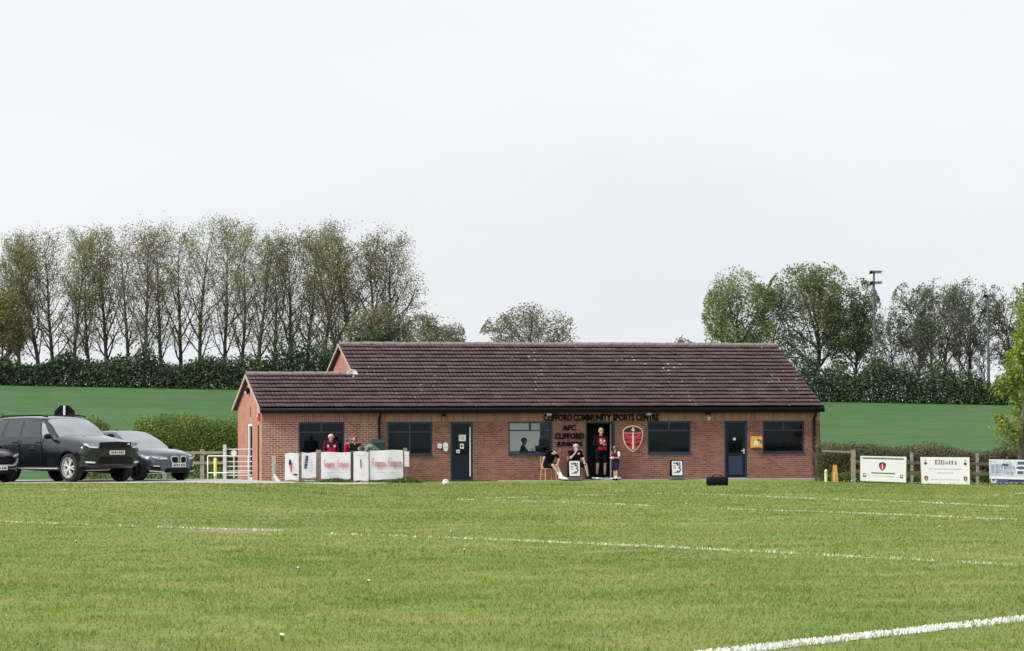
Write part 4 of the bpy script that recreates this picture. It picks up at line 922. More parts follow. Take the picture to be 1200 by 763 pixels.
# far hedgerows below the trees
def hedgerow(name, label, cat, x0, x1, tops, Y, depth, n, lsz, leafm, group=None, twigs=0, base=None, vary=.12, shell=True):
    """foliage mass along pixels x0..x1 at depth Y with tops given as (px, py)"""
    a = gpos(x0, Y); t = thing(name, label, cat, gpos((x0+x1)/2, Y), 0, group); o = t.location
    tp = np.array(tops, float); px = rng.uniform(x0, x1, n); top = np.interp(px, tp[:, 0], tp[:, 1])
    xw = np.array([ray(q, 500).x/ray(q, 500).y for q in (x0, x1)])
    x = np.interp(px, [x0, x1], xw)*Y
    yy = rng.uniform(-1, 1, n)*depth/2
    zt = np.array([at_depth(q, w_, Y).z for q, w_ in zip(px, top)]); g = gz(x, Y+yy)
    h = zt - g; bumps = 1 + vary*(np.sin(x*1.7/max(lsz*2, .2)*.3+1)+np.sin(x*.9/max(lsz*2, .2)*.3+yy))*.5 + rng.normal(0, vary*.25, n)
    u = rng.random(n)**(.62 if lsz < .2 else .8)
    if shell: yy = np.where(rng.random(n) < .6, -np.abs(yy)**.5*(depth/2)**.5, yy)
    rim = np.sqrt(np.clip(1-(np.abs(yy)/(depth/2)*.75)**2, .1, 1))
    z = g + u*h*bumps*rim
    c = np.stack([x-o.x, yy, z-o.z], -1)
    link('foliage', leaf_mesh('foliage', c, rng.uniform(.6, 1.3, n)*lsz, M[leafm]), t)
    mb = MB()
    for i in range(twigs):
        k = rnd.randrange(n); bx = c[k, 0]+rnd.uniform(-.2, .2); by = rnd.uniform(-depth/3, depth/3); hh = h[k]*rnd.uniform(.55, 1.02)
        gg = g[k]-o.z
        mb.tube([(bx, by, gg-.05), (bx+rnd.gauss(0, hh*.1), by+rnd.gauss(0, hh*.08), gg+hh*.55), (bx+rnd.gauss(0, hh*.2), by+rnd.gauss(0, hh*.1), gg+hh)], [lsz*.16, lsz*.11, lsz*.05], 4, False)
    if twigs: mb.build('stems', M['twig'] if leafm == 'leaf_brown' else M['bark'], t)['kind'] = 'stuff'
    return t
hedgerow('hedgerow', 'dark green hedgerow running below the row of poplars', 'hedgerow', -60, 480, [(-60, 418), (0, 420), (40, 424), (60, 420), (80, 411), (92, 420), (120, 422), (140, 417), (158, 422), (172, 407), (185, 420), (200, 423), (220, 420), (240, 413), (252, 421), (275, 421), (290, 415), (310, 418), (330, 410), (350, 405), (390, 396), (480, 385)], 402, 5, 42000, .36, 'leaf_dark', None, 260, vary=.22)
hedgerow('hedgerow', 'dark green scrub below the ashes and the floodlight masts', 'hedgerow', 890, 1260, [(890, 414), (925, 430), (945, 421), (965, 436), (985, 428), (1005, 438), (1022, 416), (1040, 426), (1060, 420), (1080, 436), (1100, 428), (1120, 444), (1140, 438), (1160, 446), (1180, 432), (1210, 440), (1260, 430)], 396, 5, 30000, .34, 'leaf_dark', None, 320, vary=.34)
# near hedges
hedgerow('hedge', 'clipped light green hedge behind the timber fence and field gate', 'hedge', 157, 330, [(157, 494), (163, 487), (200, 486), (240, 487), (330, 487)], 127.5, 1.3, 34000, .085, 'leaf_hedge', None, 60, vary=.05)
hedgerow('hedge', 'short yellow green hedge piece showing behind the black car roofs', 'hedge', 78, 130, [(78, 484), (95, 484), (115, 488), (130, 500)], 121, 1.0, 11000, .085, 'leaf_hedge', None, 20, vary=.07)
hedgerow('hedge', 'yellow green hedge stub beyond the car at the picture side', 'hedge', -45, 12, [(-45, 478), (0, 480), (12, 487)], 121, 1.0, 9000, .085, 'leaf_hedge', None, 20, vary=.07)
hedgerow('hedge', 'brown twiggy hawthorn hedge behind the advertising boards', 'hedge', 955, 1420, [(955, 515), (990, 518), (1040, 520), (1080, 521), (1120, 525), (1160, 527), (1180, 519), (1240, 526), (1290, 526), (1420, 527)], 121.5, 1.1, 72000, .06, 'leaf_brown', None, 1900, vary=.10)
hedgerow('undergrowth', 'rank green weeds along the foot of the hawthorn hedge', 'weeds', 962, 1400, [(962, 556), (1000, 551), (1060, 553), (1100, 551), (1150, 549), (1260, 555), (1400, 556)], 119.3, .7, 9000, .09, 'weed', None, 0, vary=.3)
# nearby tree at the right edge
def near_tree():
    p = gpos(1196, 118.2); H = px_h(330, 1196, 118.2)
    st = broad(2.0, .13, .9, (45, 85), .10, 22); st['levels'][0].update(s0=.20, rmin=.03, tip=.2, env=lambda t: 1.25-.95*t); st['levels'][0]['ratio'] = .15
    for l in st['levels'][1:]: l['rmin'] = .006
    t = thing('young_maple', 'young tree with yellow green spring leaves behind the photo banner', 'tree', p)
    mb, lv = tree_geo(77, H, st); zz = np.array([q[2] for q in mb.v]); k = H/zz.max()
    mb.v = [(q[0]*k, q[1]*k, q[2]*k) for q in mb.v]
    f4 = np.array([q if len(q) == 4 else q + q[-1:] for q in mb.f])
    link('trunk', np_mesh('trunk', np.array(mb.v), f4, M['bark_pale'], smooth=True), t)
    lv = lv*k; n = len(lv); print('near tree leaves', n, H)
    link('crown', leaf_mesh('crown', lv, rng.uniform(.10, .19, n), M['leaf_yellow'], .3), t)
near_tree()
# floodlight masts
def mast(px, top, Y, heads, label):
    p = gpos(px, Y); H = px_h(top, px, Y); t = thing('floodlight_mast', label, 'floodlight', p)
    MB().tube([(0, 0, 0), (0, 0, H*.5), (0, 0, H)], [.20, .16, .11], 10).build('pole', pm('mast_grey', (.09, .095, .11), .6, .1), t)
    for dz in heads:
        b = MB(); b.box(-.5, .9, -.06, .06, H-dz-.06, H-dz+.06); b.build('crossarm', M['metal'], t)
        for x in (.15, .65):
            b = MB(); b.prism([(x-.2, H-dz+.06), (x+.3, H-dz+.1), (x+.33, H-dz+.24), (x-.2, H-dz+.28)], 'y', -.3, .3); l = b.build('lamp_head', pm('lamp_grey', (.12, .13, .14), .5, .1), t)
        b = MB(); b.prism([(-.55, H-dz-.15), (-.15, H-dz-.05), (-.15, H-dz+.3), (-.45, H-dz+.25)], 'y', -.3, .3); b.build('lamp_head', M['black'], t)
mast(1026, 318, 399.6, (0.2, 1.45), 'tall floodlight mast with two tiers of lamp heads')
mast(1159.5, 346, 399.6, (0.2,), 'lower floodlight mast with one tier of lamp heads')

# ------------------------------------------------------------------ left fence with banners, beside the wing
FV = -2.75
def fbl(px, py, v=FV): return bl(px, py, v)
def fz(u, v=FV): w_ = bworld(u, v); return float(gz(w_.x, w_.y))
fence = thing('timber_fence', 'weathered timber fence carrying white banners before the wing', 'fence', bworld(fbl(400, 560)[0], FV), TH)
fu0 = fbl(400, 560)[0]
for px, top, w_, lean in ((351.5, 530, .07, 0), (373.5, 527.5, .15, .01), (412.6, 528.5, .09, 0), (433, 529, .09, 0), (475.5, 525, .11, 0)):
    u, z1 = fbl(px, top); g = fz(u)
    MB().box(u-fu0-w_/2, u-fu0+w_/2, 0.02, .02+w_*.8, g-.15, z1, Matrix.Rotation(lean, 4, 'Y')).build('post', M['wood'] if px != 412.6 else M['wood_dark'], fence)
for zr in (.38, .86):
    ua, ub = fbl(350, 545)[0], fbl(477, 545)[0]
    MB().box(ua-fu0, ub-fu0, .1, .135, zr, zr+.09).build('rail', M['wood_dark'], fence)
t = thing('leaning_board', 'thin pale timber board standing upright beside the banners', 'board', bworld(fbl(321, 560)[0], FV, fz(fbl(321, 560)[0])), TH)
u, z1 = fbl(321, 534.5); MB().box(-.06, .06, 0, .03, -.1, z1-fz(u)).build('plank', pm('pale_plank', (.42, .40, .34), .85, .2, 12), t)
MB().add([(-.02, -.03, .28), (.03, -.06, .3), (.22, -.04, .05), (.12, -.02, -.0), (-.02, -.01, .2), (.03, -.03, .22), (.22, -.01, .02), (.12, .0, -.03)], [(0,1,2,3), (4,7,6,5), (0,4,5,1), (1,5,6,2), (2,6,7,3), (3,7,4,0)]).build('brace', M['white'], t)
def banner(x0, y0, x1, y1, label, v=FV-.03, sag=.02, name='banner', group=None, rz=TH, orient=None):
    """white vinyl banner, a lightly rippled sheet with thickness; returns (thing, w, h)"""
    u0, z1 = bl(x0, y0, v); u1, z0 = bl(x1, y1, v); w_ = u1-u0; h_ = z1-z0
    t = thing(name, label, 'banner', bworld(u0, v, z0), TH, group)
    sheet(t, w_, h_, sag, M['banner']); return t, w_, h_
def sheet(t, w_, h_, sag, mat, skew=0.0):
    nx, nz = 14, 8; v = []
    ph = rnd.uniform(0, 6)
    f = lambda x, z: sag*(math.sin(x*7+ph)*.5+math.sin(x*3+z*4+ph)*.6)
    for dy in (0, .012):
        for j in range(nz+1):
            for i in range(nx+1):
                x = w_*i/nx; z = h_*j/nz; ez = (-.012*math.sin(math.pi*i/nx*2+ph) if j in (0, nz) else 0)
                v.append((x + skew*(1-j/nz), f(x, z)*1 + dy, z+ez))
    n = (nx+1)*(nz+1); fs = []
    for j in range(nz):
        for i in range(nx):
            a = j*(nx+1)+i; fs.append((a, a+1, a+nx+2, a+nx+1)); fs.append((n+a, n+a+nx+1, n+a+nx+2, n+a+1))
    ring = [i for i in range(nx+1)] + [j*(nx+1)+nx for j in range(1, nz+1)] + [nz*(nx+1)+i for i in range(nx-1, -1, -1)] + [j*(nx+1) for j in range(nz-1, 0, -1)]
    for a, b in zip(ring, ring[1:]+ring[:1]): fs.append((a, n+a, n+b, b))
    mb = MB(); mb.add(v, fs); mb.build('sheet', mat, t, smooth=False)
    t['_w'] = 0; del t['_w']
    return f
def eyelets(t, w_, h_):
    for x in (.03, w_-.03):
        for z in (.03, h_-.03): MB().lathe([(.018, 0), (.018, .008), (.009, .008), (.009, 0)], 10, Matrix.Translation((x, -.035, z)) @ Matrix.Rotation(R(90), 4, 'X')).build('eyelet', M['steel'], t)
def pr(t, poly, mat, name='print', y=-.045): return MB().prism(poly, 'y', y, y+.003).build(name, M[mat] if isinstance(mat, str) else mat, t)
def prect(t, x0, x1, z0, z1, mat, name='print', y=-.045): return MB().box(x0, x1, y, y+.003, z0, z1).build(name, M[mat] if isinstance(mat, str) else mat, t)
def script_word(t, x0, z0, w_, h_, mat):
    """loose red brush-script word: tall swash initial, low letters, one descender"""
    mb = MB()
    def ribbon(pts, th):
        for (a, b) in zip(pts[:-1], pts[1:]):
            d = Vector((b[0]-a[0], 0, b[1]-a[1])); L = d.length
            if L < 1e-5: continue
            n_ = Vector((-d.z, 0, d.x))/L*th/2; A = Vector((a[0], 0, a[1])); B = Vector((b[0], 0, b[1]))
            q = [A-n_, B-n_, B+n_, A+n_]; v = [(p.x+x0, -.045, p.z+z0) for p in q] + [(p.x+x0, -.042, p.z+z0) for p in q]
            mb.add(v, [(0,1,2,3), (7,6,5,4), (0,4,5,1), (2,6,7,3)])
    th = h_*.085
    ribbon([(.12*w_, h_*.95), (.04*w_, h_*.85), (.05*w_, h_*.3), (.02*w_, h_*.05)], th); ribbon([(.12*w_, h_*.98), (.17*w_, h_*.85)], th); ribbon([(.0, h_*.45), (.16*w_, h_*.5)], th*.8)
    x = .16
    k = 0
    while x < .97:
        ribbon([(x*w_, h_*.5), (x*w_, h_*.12), ((x+.05)*w_, h_*.02), ((x+.09)*w_, h_*.15), ((x+.09)*w_, h_*.5)], th)
        if k % 2: ribbon([(x*w_, h_*.42), ((x+.06)*w_, h_*.52), ((x+.09)*w_, h_*.4)], th)
        if k == 2: ribbon([((x+.09)*w_, h_*.4), ((x+.08)*w_, -h_*.28)], th)
        x += .125; k += 1
    return mb.build('lettering', M[mat], t)
def lines_of_text(t, x0, x1, zs, th, mat, y=-.045):
    mb = MB()
    for z in zs:
        x = x0
        while x < x1:
            l = rnd.uniform(.02, .06)*(x1-x0)/.6; mb.box(x, min(x+l, x1), y, y+.003, z, z+th); x += l + .012
    o = mb.build('small_print', M[mat], t); o['kind'] = 'stuff'; return o
t, w_, h_ = banner(334, 531, 350, 562.5, 'narrow white banner with a figure in black and red'); eyelets(t, w_, h_)
prect(t, w_*.28, w_*.42, h_*.66, h_*.76, 'dark_print'); pr(t, [(w_*.25, h_*.66), (w_*.45, h_*.68), (w_*.5, h_*.55), (w_*.38, h_*.5), (w_*.28, h_*.55)], 'dark_print'); pr(t, [(w_*.32, h_*.55), (w_*.5, h_*.57), (w_*.5, h_*.35), (w_*.44, h_*.24), (w_*.38, h_*.35)], 'red_print', y=-.05); lines_of_text(t, w_*.6, w_*.78, [h_*.8, h_*.6, h_*.42], .02, 'grey_print')
pr(t, [(w_*.78+.085*math.cos(a)-.02, h_*.2+.03*math.sin(a)) for a in [k*.5236 for k in range(12)]], 'dark_print')
t, w_, h_ = banner(353.5, 530.5, 370.5, 560, 'narrow white banner with a column of dark photographs', FV-.035); eyelets(t, w_, h_)
for k in range(5): prect(t, w_*.16+.012*k, w_*.36+.012*k, h_*(.36+.105*k), h_*(.455+.105*k), 'dark_print' if k % 2 else 'blue_print', 'picture')
lines_of_text(t, w_*.55, w_*.88, [h_*.75, h_*.62, h_*.5, h_*.38, h_*.28], .018, 'grey_print')
t2 = thing('notice_board', 'small white notice lying below the banner of dark photographs', 'notice', bworld(fbl(356, 562)[0], FV-.05, fz(fbl(356, 562)[0])), TH); MB().box(0, .34, 0, .012, .0, .09).build('panel', M['banner'], t2); MB().box(.06, .2, -.004, -.001, .03, .06).build('print', M['blue_print'], t2)
t, w_, h_ = banner(376.3, 530, 410.8, 561.5, 'wide white banner with two pale red script words next to the thick post'); eyelets(t, w_, h_)
script_word(t, w_*.08, h_*.44, w_*.36, h_*.3, 'pink_print'); script_word(t, w_*.54, h_*.44, w_*.40, h_*.3, 'pink_print'); lines_of_text(t, w_*.1, w_*.45, [h_*.24], .014, 'grey_print'); lines_of_text(t, w_*.58, w_*.92, [h_*.24], .014, 'grey_print')
t, w_, h_ = banner(414.3, 529.3, 432, 563.3, 'narrow white banner with a thin dark figure between two script banners', FV-.035); eyelets(t, w_, h_)
pr(t, [(w_*.42, h_*.72), (w_*.5, h_*.75), (w_*.52, h_*.5), (w_*.48, h_*.38), (w_*.44, h_*.5)], 'blue_print'); lines_of_text(t, w_*.15, w_*.85, [h_*.86], .03, 'grey_print'); lines_of_text(t, w_*.3, w_*.7, [h_*.3, h_*.22], .016, 'grey_print')
t, w_, h_ = banner(433.3, 527.8, 472.5, 561.8, 'widest white banner with two red script words before the bending person', FV-.03); eyelets(t, w_, h_)
script_word(t, w_*.06, h_*.44, w_*.4, h_*.31, 'pink_print'); script_word(t, w_*.54, h_*.44, w_*.42, h_*.33, 'pink_print'); lines_of_text(t, w_*.1, w_*.45, [h_*.24], .014, 'grey_print'); lines_of_text(t, w_*.58, w_*.92, [h_*.24], .014, 'grey_print')
u0, z1 = fbl(473.8, 529); u1, z0 = fbl(479.3, 547); t = thing('notice_board', 'small white notice nailed to the end post of the fence', 'notice', bworld(u0, FV-.02, z0), TH); MB().box(0, u1-u0, 0, .015, 0, z1-z0).build('panel', M['banner'], t); lines_of_text(t, .02, u1-u0-.03, [.2, .3, .4], .012, 'grey_print', -.004)
# weeds at the banner feet
def weeds(px0, px1, v, n, h, label, spread=.18):
    u0 = fbl(px0, 560, v)[0]; u1 = fbl(px1, 560, v)[0]; c = bworld((u0+u1)/2, v); c.z = float(gz(c.x, c.y))
    t = thing('grass_tuft', label, 'grass tuft', c, TH); n_ = n; x = rng.uniform(-.5, .5, n_)*(u1-u0); y = rng.normal(0, spread, n_); hh = h*rng.uniform(.4, 1, n_)*np.clip(1.1-np.abs(x)/(abs(u1-u0)/2+.01)*.6, .3, 1); an = rng.uniform(0, 6.28, n_)
    lx = rng.normal(0, .35, n_)*hh; ly = rng.normal(0, .3, n_)*hh; wd = rng.uniform(.006, .014, n_)
    v_ = np.stack([np.stack([x-np.cos(an)*wd, y-np.sin(an)*wd, 0*x-.03], -1), np.stack([x+np.cos(an)*wd, y+np.sin(an)*wd, 0*x-.03], -1), np.stack([x+lx*.4+np.cos(an)*wd*.7, y+ly*.4, hh*.65], -1), np.stack([x+lx, y+ly, hh*.9], -1)], 1).reshape(-1, 3)
    bo = link('blades', np_mesh('blades', v_, np.arange(4*n_).reshape(-1, 4), M['weed'], rng.random(n_)), t); bo['kind'] = 'stuff'
weeds(376, 410, FV-.12, 700, .22, 'long grass along the foot of the banner next to the thick post')
weeds(432, 470, FV-.12, 420, .17, 'short weeds along the foot of the widest script banner')
weeds(464, 492, FV-.35, 1100, .26, 'bushy weed clump at the end of the timber fence', .25)
weeds(345, 376, FV-.1, 300, .12, 'sparse weeds under the banner of dark photographs')

# ------------------------------------------------------------------ right fence, boards
RFY = 117.2
def rf(px, py, Y=RFY): return at_depth(px, py, Y)
fence = thing('timber_fence', 'post and rail timber fence behind the advertising boards', 'fence', gpos(1060, RFY))
fo = fence.location
def rpost(px, top, w_, mat='wood'):
    p = gpos(px, RFY); z1 = rf(px, top).z; MB().box(p.x-fo.x-w_/2, p.x-fo.x+w_/2, -w_/2, w_/2, p.z-fo.z-.2, z1-fo.z).build('post', M[mat], fence)
rpost(1000, 527, .15); rpost(1068.5, 530.5, .10); rpost(1145.5, 531, .10); rpost(1222, 533, .1)
for (xa, ya, xb, yb) in ((963, 528.5, 1000, 529.8), (1000, 541, 1222, 545), (1000, 552, 1222, 557)):
    a = rf(xa, ya, RFY-.02)-fo; b = rf(xb, yb, RFY-.02)-fo; h = .05 if ya > 530 else .03
    MB().add([(a.x, -.07, a.z-h), (b.x, -.07, b.z-h), (b.x, -.07, b.z+h), (a.x, -.07, a.z+h), (a.x, -.03, a.z-h), (b.x, -.03, b.z-h), (b.x, -.03, b.z+h), (a.x, -.03, a.z+h)], [(0,1,2,3), (7,6,5,4), (0,4,5,1), (1,5,6,2), (2,6,7,3), (3,7,4,0)]).build('rail', M['wood'] if ya < 530 else M['wood_dark'], fence)
def board(c4, label, Y=RFY-.12):
    """advertising board through four pixel corners tl, tr, br, bl"""
    P = [at_depth(x, y, Y) for x, y in c4]; o = P[3].copy(); t = thing('advertising_board', label, 'sign', o)
    q = [p-o for p in P]; v = [(p.x, 0, p.z) for p in (q[3], q[2], q[1], q[0])]; v += [(x, .02, z) for x, y, z in v]
    MB().add(v, [(0,1,2,3), (7,6,5,4), (0,4,5,1), (1,5,6,2), (2,6,7,3), (3,7,4,0)]).build('panel', M['banner'], t)
    f = lambda s, r_: (q[3]*(1-s)+q[2]*s)*(1-r_) + (q[0]*(1-s)+q[1]*s)*r_
    return t, f
def bp(t, f, pts, mat, name='print', y=-.004):
    MB().prism([(f(s, r_).x, f(s, r_).z) for s, r_ in pts], 'y', y, y+.003).build(name, M[mat] if isinstance(mat, str) else mat, t)
def brect(t, f, s0, s1, r0, r1, mat, name='print', y=-.004): bp(t, f, [(s0, r0), (s1, r0), (s1, r1), (s0, r1)], mat, name, y)
def btext(t, f, s0, s1, r0, th, mat):
    mb = MB(); s = s0
    while s < s1:
        l = rnd.uniform(.012, .05); a = [(s, r0), (min(s+l, s1), r0), (min(s+l, s1), r0+th), (s, r0+th)]
        mb.prism([(f(*p).x, f(*p).z) for p in a], 'y', -.004, -.001); s += l + .008
    o = mb.build('small_print', M[mat], t); o['kind'] = 'stuff'
def mini_shield(t, f, s, r_, w_, h_):
    sh = [(s+x, r_+z-h_/2) for x, z in shield(w_, h_)]; bp(t, f, sh, 'dark_print', 'shield')
    bp(t, f, [(s+x*.72, r_-h_/2+h_*.1+z*.72) for x, z in shield(w_, h_)], 'crest_red', 'shield_field', -.008)
    bp(t, f, [(s-w_*.07, r_-h_*.34), (s+w_*.07, r_-h_*.34), (s+w_*.07, r_+h_*.3), (s-w_*.07, r_+h_*.3)], 'crest_cream', 'shield_stripe', -.012)
    bp(t, f, [(s-w_*.5, r_+h_*.1), (s-w_*.1, r_+h_*.22), (s-w_*.1, r_+h_*.3), (s-w_*.5, r_+h_*.2)], 'dark_print', 'shield_band', -.012); bp(t, f, [(s+w_*.5, r_+h_*.1), (s+w_*.1, r_+h_*.22), (s+w_*.1, r_+h_*.3), (s+w_*.5, r_+h_*.2)], 'dark_print', 'shield_band', -.012)
t, f = board([(1008.2, 534.2), (1062.2, 535.4), (1061.8, 565.6), (1008.2, 563.4)], 'white advertising board with a red and black shield in its middle')
btext(t, f, .05, .94, .885, .055, 'dark_print'); mini_shield(t, f, .48, .60, .15, .34); btext(t, f, .24, .76, .31, .045, 'dark_print'); btext(t, f, .27, .72, .20, .025, 'grey_print')
for s in (.09, .9): brect(t, f, s-.03, s+.03, .16, .3, 'blue_print', 'emblem'); brect(t, f, s-.012, s+.02, .21, .27, 'banner', 'emblem_mark', -.008)
t, f = board([(1078.5, 535.6), (1136, 536), (1136.8, 568), (1080, 566.8)], 'white advertising board headed Elliotts with small emblems in its corners')
def elliotts(t, f):
    mb = MB()
    def poly(p): mb.prism([(f(*q).x, f(*q).z) for q in p], 'y', -.004, -.001)
    def st(x0, x1, z0, z1): poly([(x0, z0), (x1, z0), (x1, z1), (x0, z1)])
    z0, H_, X = .73, .165, .105; x = .30; k = .033
    st(x, x+.02, z0, z0+H_); st(x-.008, x+.06, z0+H_-.018, z0+H_); st(x-.008, x+.062, z0, z0+.018); st(x+.02, x+.048, z0+H_*.47, z0+H_*.47+.018); st(x+.053, x+.06, z0+H_-.05, z0+H_); st(x+.055, x+.062, z0, z0+.05); x += .082
    for _ in range(2): st(x, x+.018, z0, z0+H_); st(x-.008, x+.026, z0, z0+.014); st(x-.008, x, z0+H_-.014, z0+H_); x += .042
    st(x, x+.018, z0, z0+X); st(x-.008, x+.026, z0, z0+.014); st(x-.008, x, z0+X-.014, z0+X); st(x, x+.018, z0+X+.025, z0+X+.055); x += .045
    n = 14
    for i in range(n):
        a, b = 2*math.pi*i/n, 2*math.pi*(i+1)/n; cx, cz = x+.028, z0+X/2
        def e(a_, r1, r2): return (cx+r1*math.cos(a_), cz+r2*math.sin(a_))
        poly([e(a, .030, X/2), e(b, .030, X/2), e(b, .013, X/2-.013), e(a, .013, X/2-.013)])
    x += .074
    for _ in range(2): st(x, x+.018, z0, z0+X+.04); st(x-.012, x+.036, z0+X-.014, z0+X); st(x+.018, x+.036, z0, z0+.016); x += .052
    sp = [(.045, .9), (.02, 1.0), (.0, .85), (.005, .62), (.04, .42), (.045, .2), (.022, .0), (.0, .14)]
    for (a, b) in zip(sp[:-1], sp[1:]): poly([(x+a[0], z0+a[1]*X-.01), (x+b[0], z0+b[1]*X-.01), (x+b[0]+.011, z0+b[1]*X+.012), (x+a[0]+.011, z0+a[1]*X+.012)])
    mb.build('lettering', M['dark_print'], t)
elliotts(t, f)
btext(t, f, .13, .84, .545, .028, 'grey_print'); btext(t, f, .34, .66, .40, .028, 'grey_print'); btext(t, f, .2, .8, .15, .028, 'grey_print')
for s in (.10, .91):
    mini_shield(t, f, s, .2, .075, .2)
    bp(t, f, [(s-.03, .8), (s-.028, .74), (s, .7), (s+.028, .74), (s+.03, .8)], 'dark_print', 'emblem'); bp(t, f, [(s-.02, .82), (s+.02, .82), (s+.012, .93), (s-.004, .95)], 'grey_print', 'emblem')
t, f = board([(1159, 538.3), (1232, 539.5), (1232, 571.5), (1160, 569.3)], 'blue toned photo banner with a large letter W at its corner', RFY-.14)
brect(t, f, .0, 1, .0, .27, 'blue_print', 'strip'); brect(t, f, .0, 1, .27, .33, 'banner', 'strip', -.006)
M['photo_blue'] = pm('photo_blue', (.36, .41, .55), .6, .5, 7); M['photo_pale'] = pm('photo_pale', (.62, .65, .72), .6, .3, 9)
brect(t, f, .0, 1, .36, .97, 'photo_pale', 'picture', -.005)
bp(t, f, [(.01, .4), (.20, .4), (.22, .75), (.15, .86), (.03, .8)], 'photo_blue', 'picture', -.009); bp(t, f, [(.22, .45), (.38, .42), (.42, .7), (.34, .88), (.24, .84)], 'photo_blue', 'picture', -.009)
bp(t, f, [(.42, .5), (.66, .46), (.70, .8), (.5, .9)], 'banner', 'picture', -.009); bp(t, f, [(.46+.09*math.cos(k*.6)+.06, .70+.06*math.sin(k*.6)) for k in range(10)], 'blue_print', 'picture', -.012); brect(t, f, .45, .55, .48, .58, 'blue_print', 'picture', -.012); brect(t, f, .46, .58, .82, .93, 'blue_print', 'picture', -.012); bp(t, f, [(.2, .78), (.3, .74), (.31, .83), (.22, .86)], 'blue_print', 'picture', -.012); bp(t, f, [(.72, .45), (.98, .44), (.98, .8), (.8, .86)], 'photo_blue', 'picture', -.009)
mb = MB(); wz = [(.025, .24), (.045, .08), (.065, .2), (.085, .08), (.105, .24)]
for a, b in zip(wz[:-1], wz[1:]): mb.prism([(f(a[0]-.009, a[1]).x, f(a[0]-.009, a[1]).z), (f(b[0]-.009, b[1]).x, f(b[0]-.009, b[1]).z), (f(b[0]+.009, b[1]).x, f(b[0]+.009, b[1]).z), (f(a[0]+.009, a[1]).x, f(a[0]+.009, a[1]).z)], 'y', -.009, -.006)
mb.build('letter', M['banner'], t); btext(t, f, .3, .95, .19, .04, 'photo_pale'); btext(t, f, .35, .95, .09, .03, 'photo_pale')
# yellow caution A-board and a white drum behind the rail
def aframe(loc, w_, h_, dpt, rz, name, label, mat, body=None):
    t = thing(name, label, 'sign', loc, rz)
    for s, nm in ((-1, 'front_panel'), (1, 'rear_panel')):
        MB().add([(-w_/2, s*dpt/2, 0), (w_/2, s*dpt/2, 0), (w_*.36, s*.02, h_), (-w_*.36, s*.02, h_), (-w_/2, s*dpt/2-s*.025, 0), (w_/2, s*dpt/2-s*.025, 0), (w_*.36, s*.002, h_-.01), (-w_*.36, s*.002, h_-.01)], [(0,1,2,3), (7,6,5,4), (0,4,5,1), (1,5,6,2), (2,6,7,3), (3,7,4,0)]).build(nm, mat, t)
    return t
p = gpos(978.5, 118.0); t = aframe(p, .17, rf(978, 545, 118).z-p.z, .24, R(15), 'caution_sign', 'yellow folding caution sign on the grass behind the corner rail', M['yellow'])
MB().add([(-.09, -.165, .0), (-.065, -.165, 0), (-.045, -.03, .46), (-.065, -.03, .46), (-.09, -.15, .0), (-.065, -.15, 0), (-.045, -.015, .46), (-.065, -.015, .46)], [(0,1,2,3), (7,6,5,4), (0,4,5,1), (1,5,6,2), (2,6,7,3), (3,7,4,0)]).build('edge_strip', M['white'], t)
p = gpos(968, 118.6); t = thing('marker_post', 'short pale yellow marker post against the clubhouse corner', 'post', p); MB().tube([(0, 0, -.05), (0, 0, .38), (.0, 0, .44)], [.055, .055, .03], 8).build('shaft', pm('pale_cream', (.72, .66, .42), .6, .1), t); MB().tube([(0, 0, .3), (0, 0, .36)], .058, 8).build('band', M['yellow'], t)
# dandelions / daisies along the right boundary
def flowers(name, label, pts, mat, h):
    mb = MB()
    for p in pts:
        mb.cur = 0; mb.tube([(p.x, p.y, p.z-.01), (p.x+rnd.gauss(0, .01), p.y, p.z+h*.95)], .006, 4, False); mb.cur = 1
        mb.ellipsoid((p.x, p.y, p.z+h), (.016, .016, .010), 7, 4)
    o = mb.build(name, [M['weed'], mat]); o['kind'] = 'stuff'; o['label'] = label; o['category'] = 'flowers'
flowers('dandelions', 'pale dandelions along the foot of the advertising boards', [gpos(rnd.uniform(985, 1210), RFY-.5-rnd.random()*1.2) for _ in range(90)], pm('dandelion', (.66, .60, .30), .8, .2), .08)
flowers('daisies', 'scattered white daisies in the mown grass', [gpos(rnd.uniform(-60, 1260), 24+rnd.random()**.7*70) for _ in range(10)] + [on_ground(330, 752), on_ground(332, 753)], M['white'], .055)
# ------------------------------------------------------------------ cars
def eval_mesh(ob):
    bpy.context.view_layer.update()
    return bpy.data.meshes.new_from_object(ob.evaluated_get(bpy.context.evaluated_depsgraph_get()))
def smoothi(xs, keys):
    """monotone-ish cubic interpolation of key rows [x, a, b, ...]"""
    K = np.array(keys, float); out = []
    for c in range(1, K.shape[1]):
        m = np.gradient(K[:, c], K[:, 0]); y = np.zeros_like(xs)
        for i, x in enumerate(xs):
            j = int(np.clip(np.searchsorted(K[:, 0], x)-1, 0, len(K)-2)); h = K[j+1, 0]-K[j, 0]; t = (x-K[j, 0])/h
            d = (K[j+1, c]-K[j, c])/h
            m0, m1 = m[j], m[j+1]
            if d == 0: m0 = m1 = 0
            else:
                m0 = np.clip(m0/d, 0, 3)*d if m0*d > 0 else 0; m1 = np.clip(m1/d, 0, 3)*d if m1*d > 0 else 0
            y[i] = (2*t**3-3*t**2+1)*K[j, c] + (t**3-2*t**2+t)*h*m0 + (-2*t**3+3*t**2)*K[j+1, c] + (t**3-t**2)*h*m1
        out.append(y)
    return out
M['tyre'] = pm('tyre', (.014, .014, .015), .85, .2, 20); M['rim_silver'] = pm('rim_silver', (.70, .71, .73), .3, .05, metal=.3); M['rim_dark'] = pm('rim_dark', (.03, .03, .034), .35, .1, metal=.5)
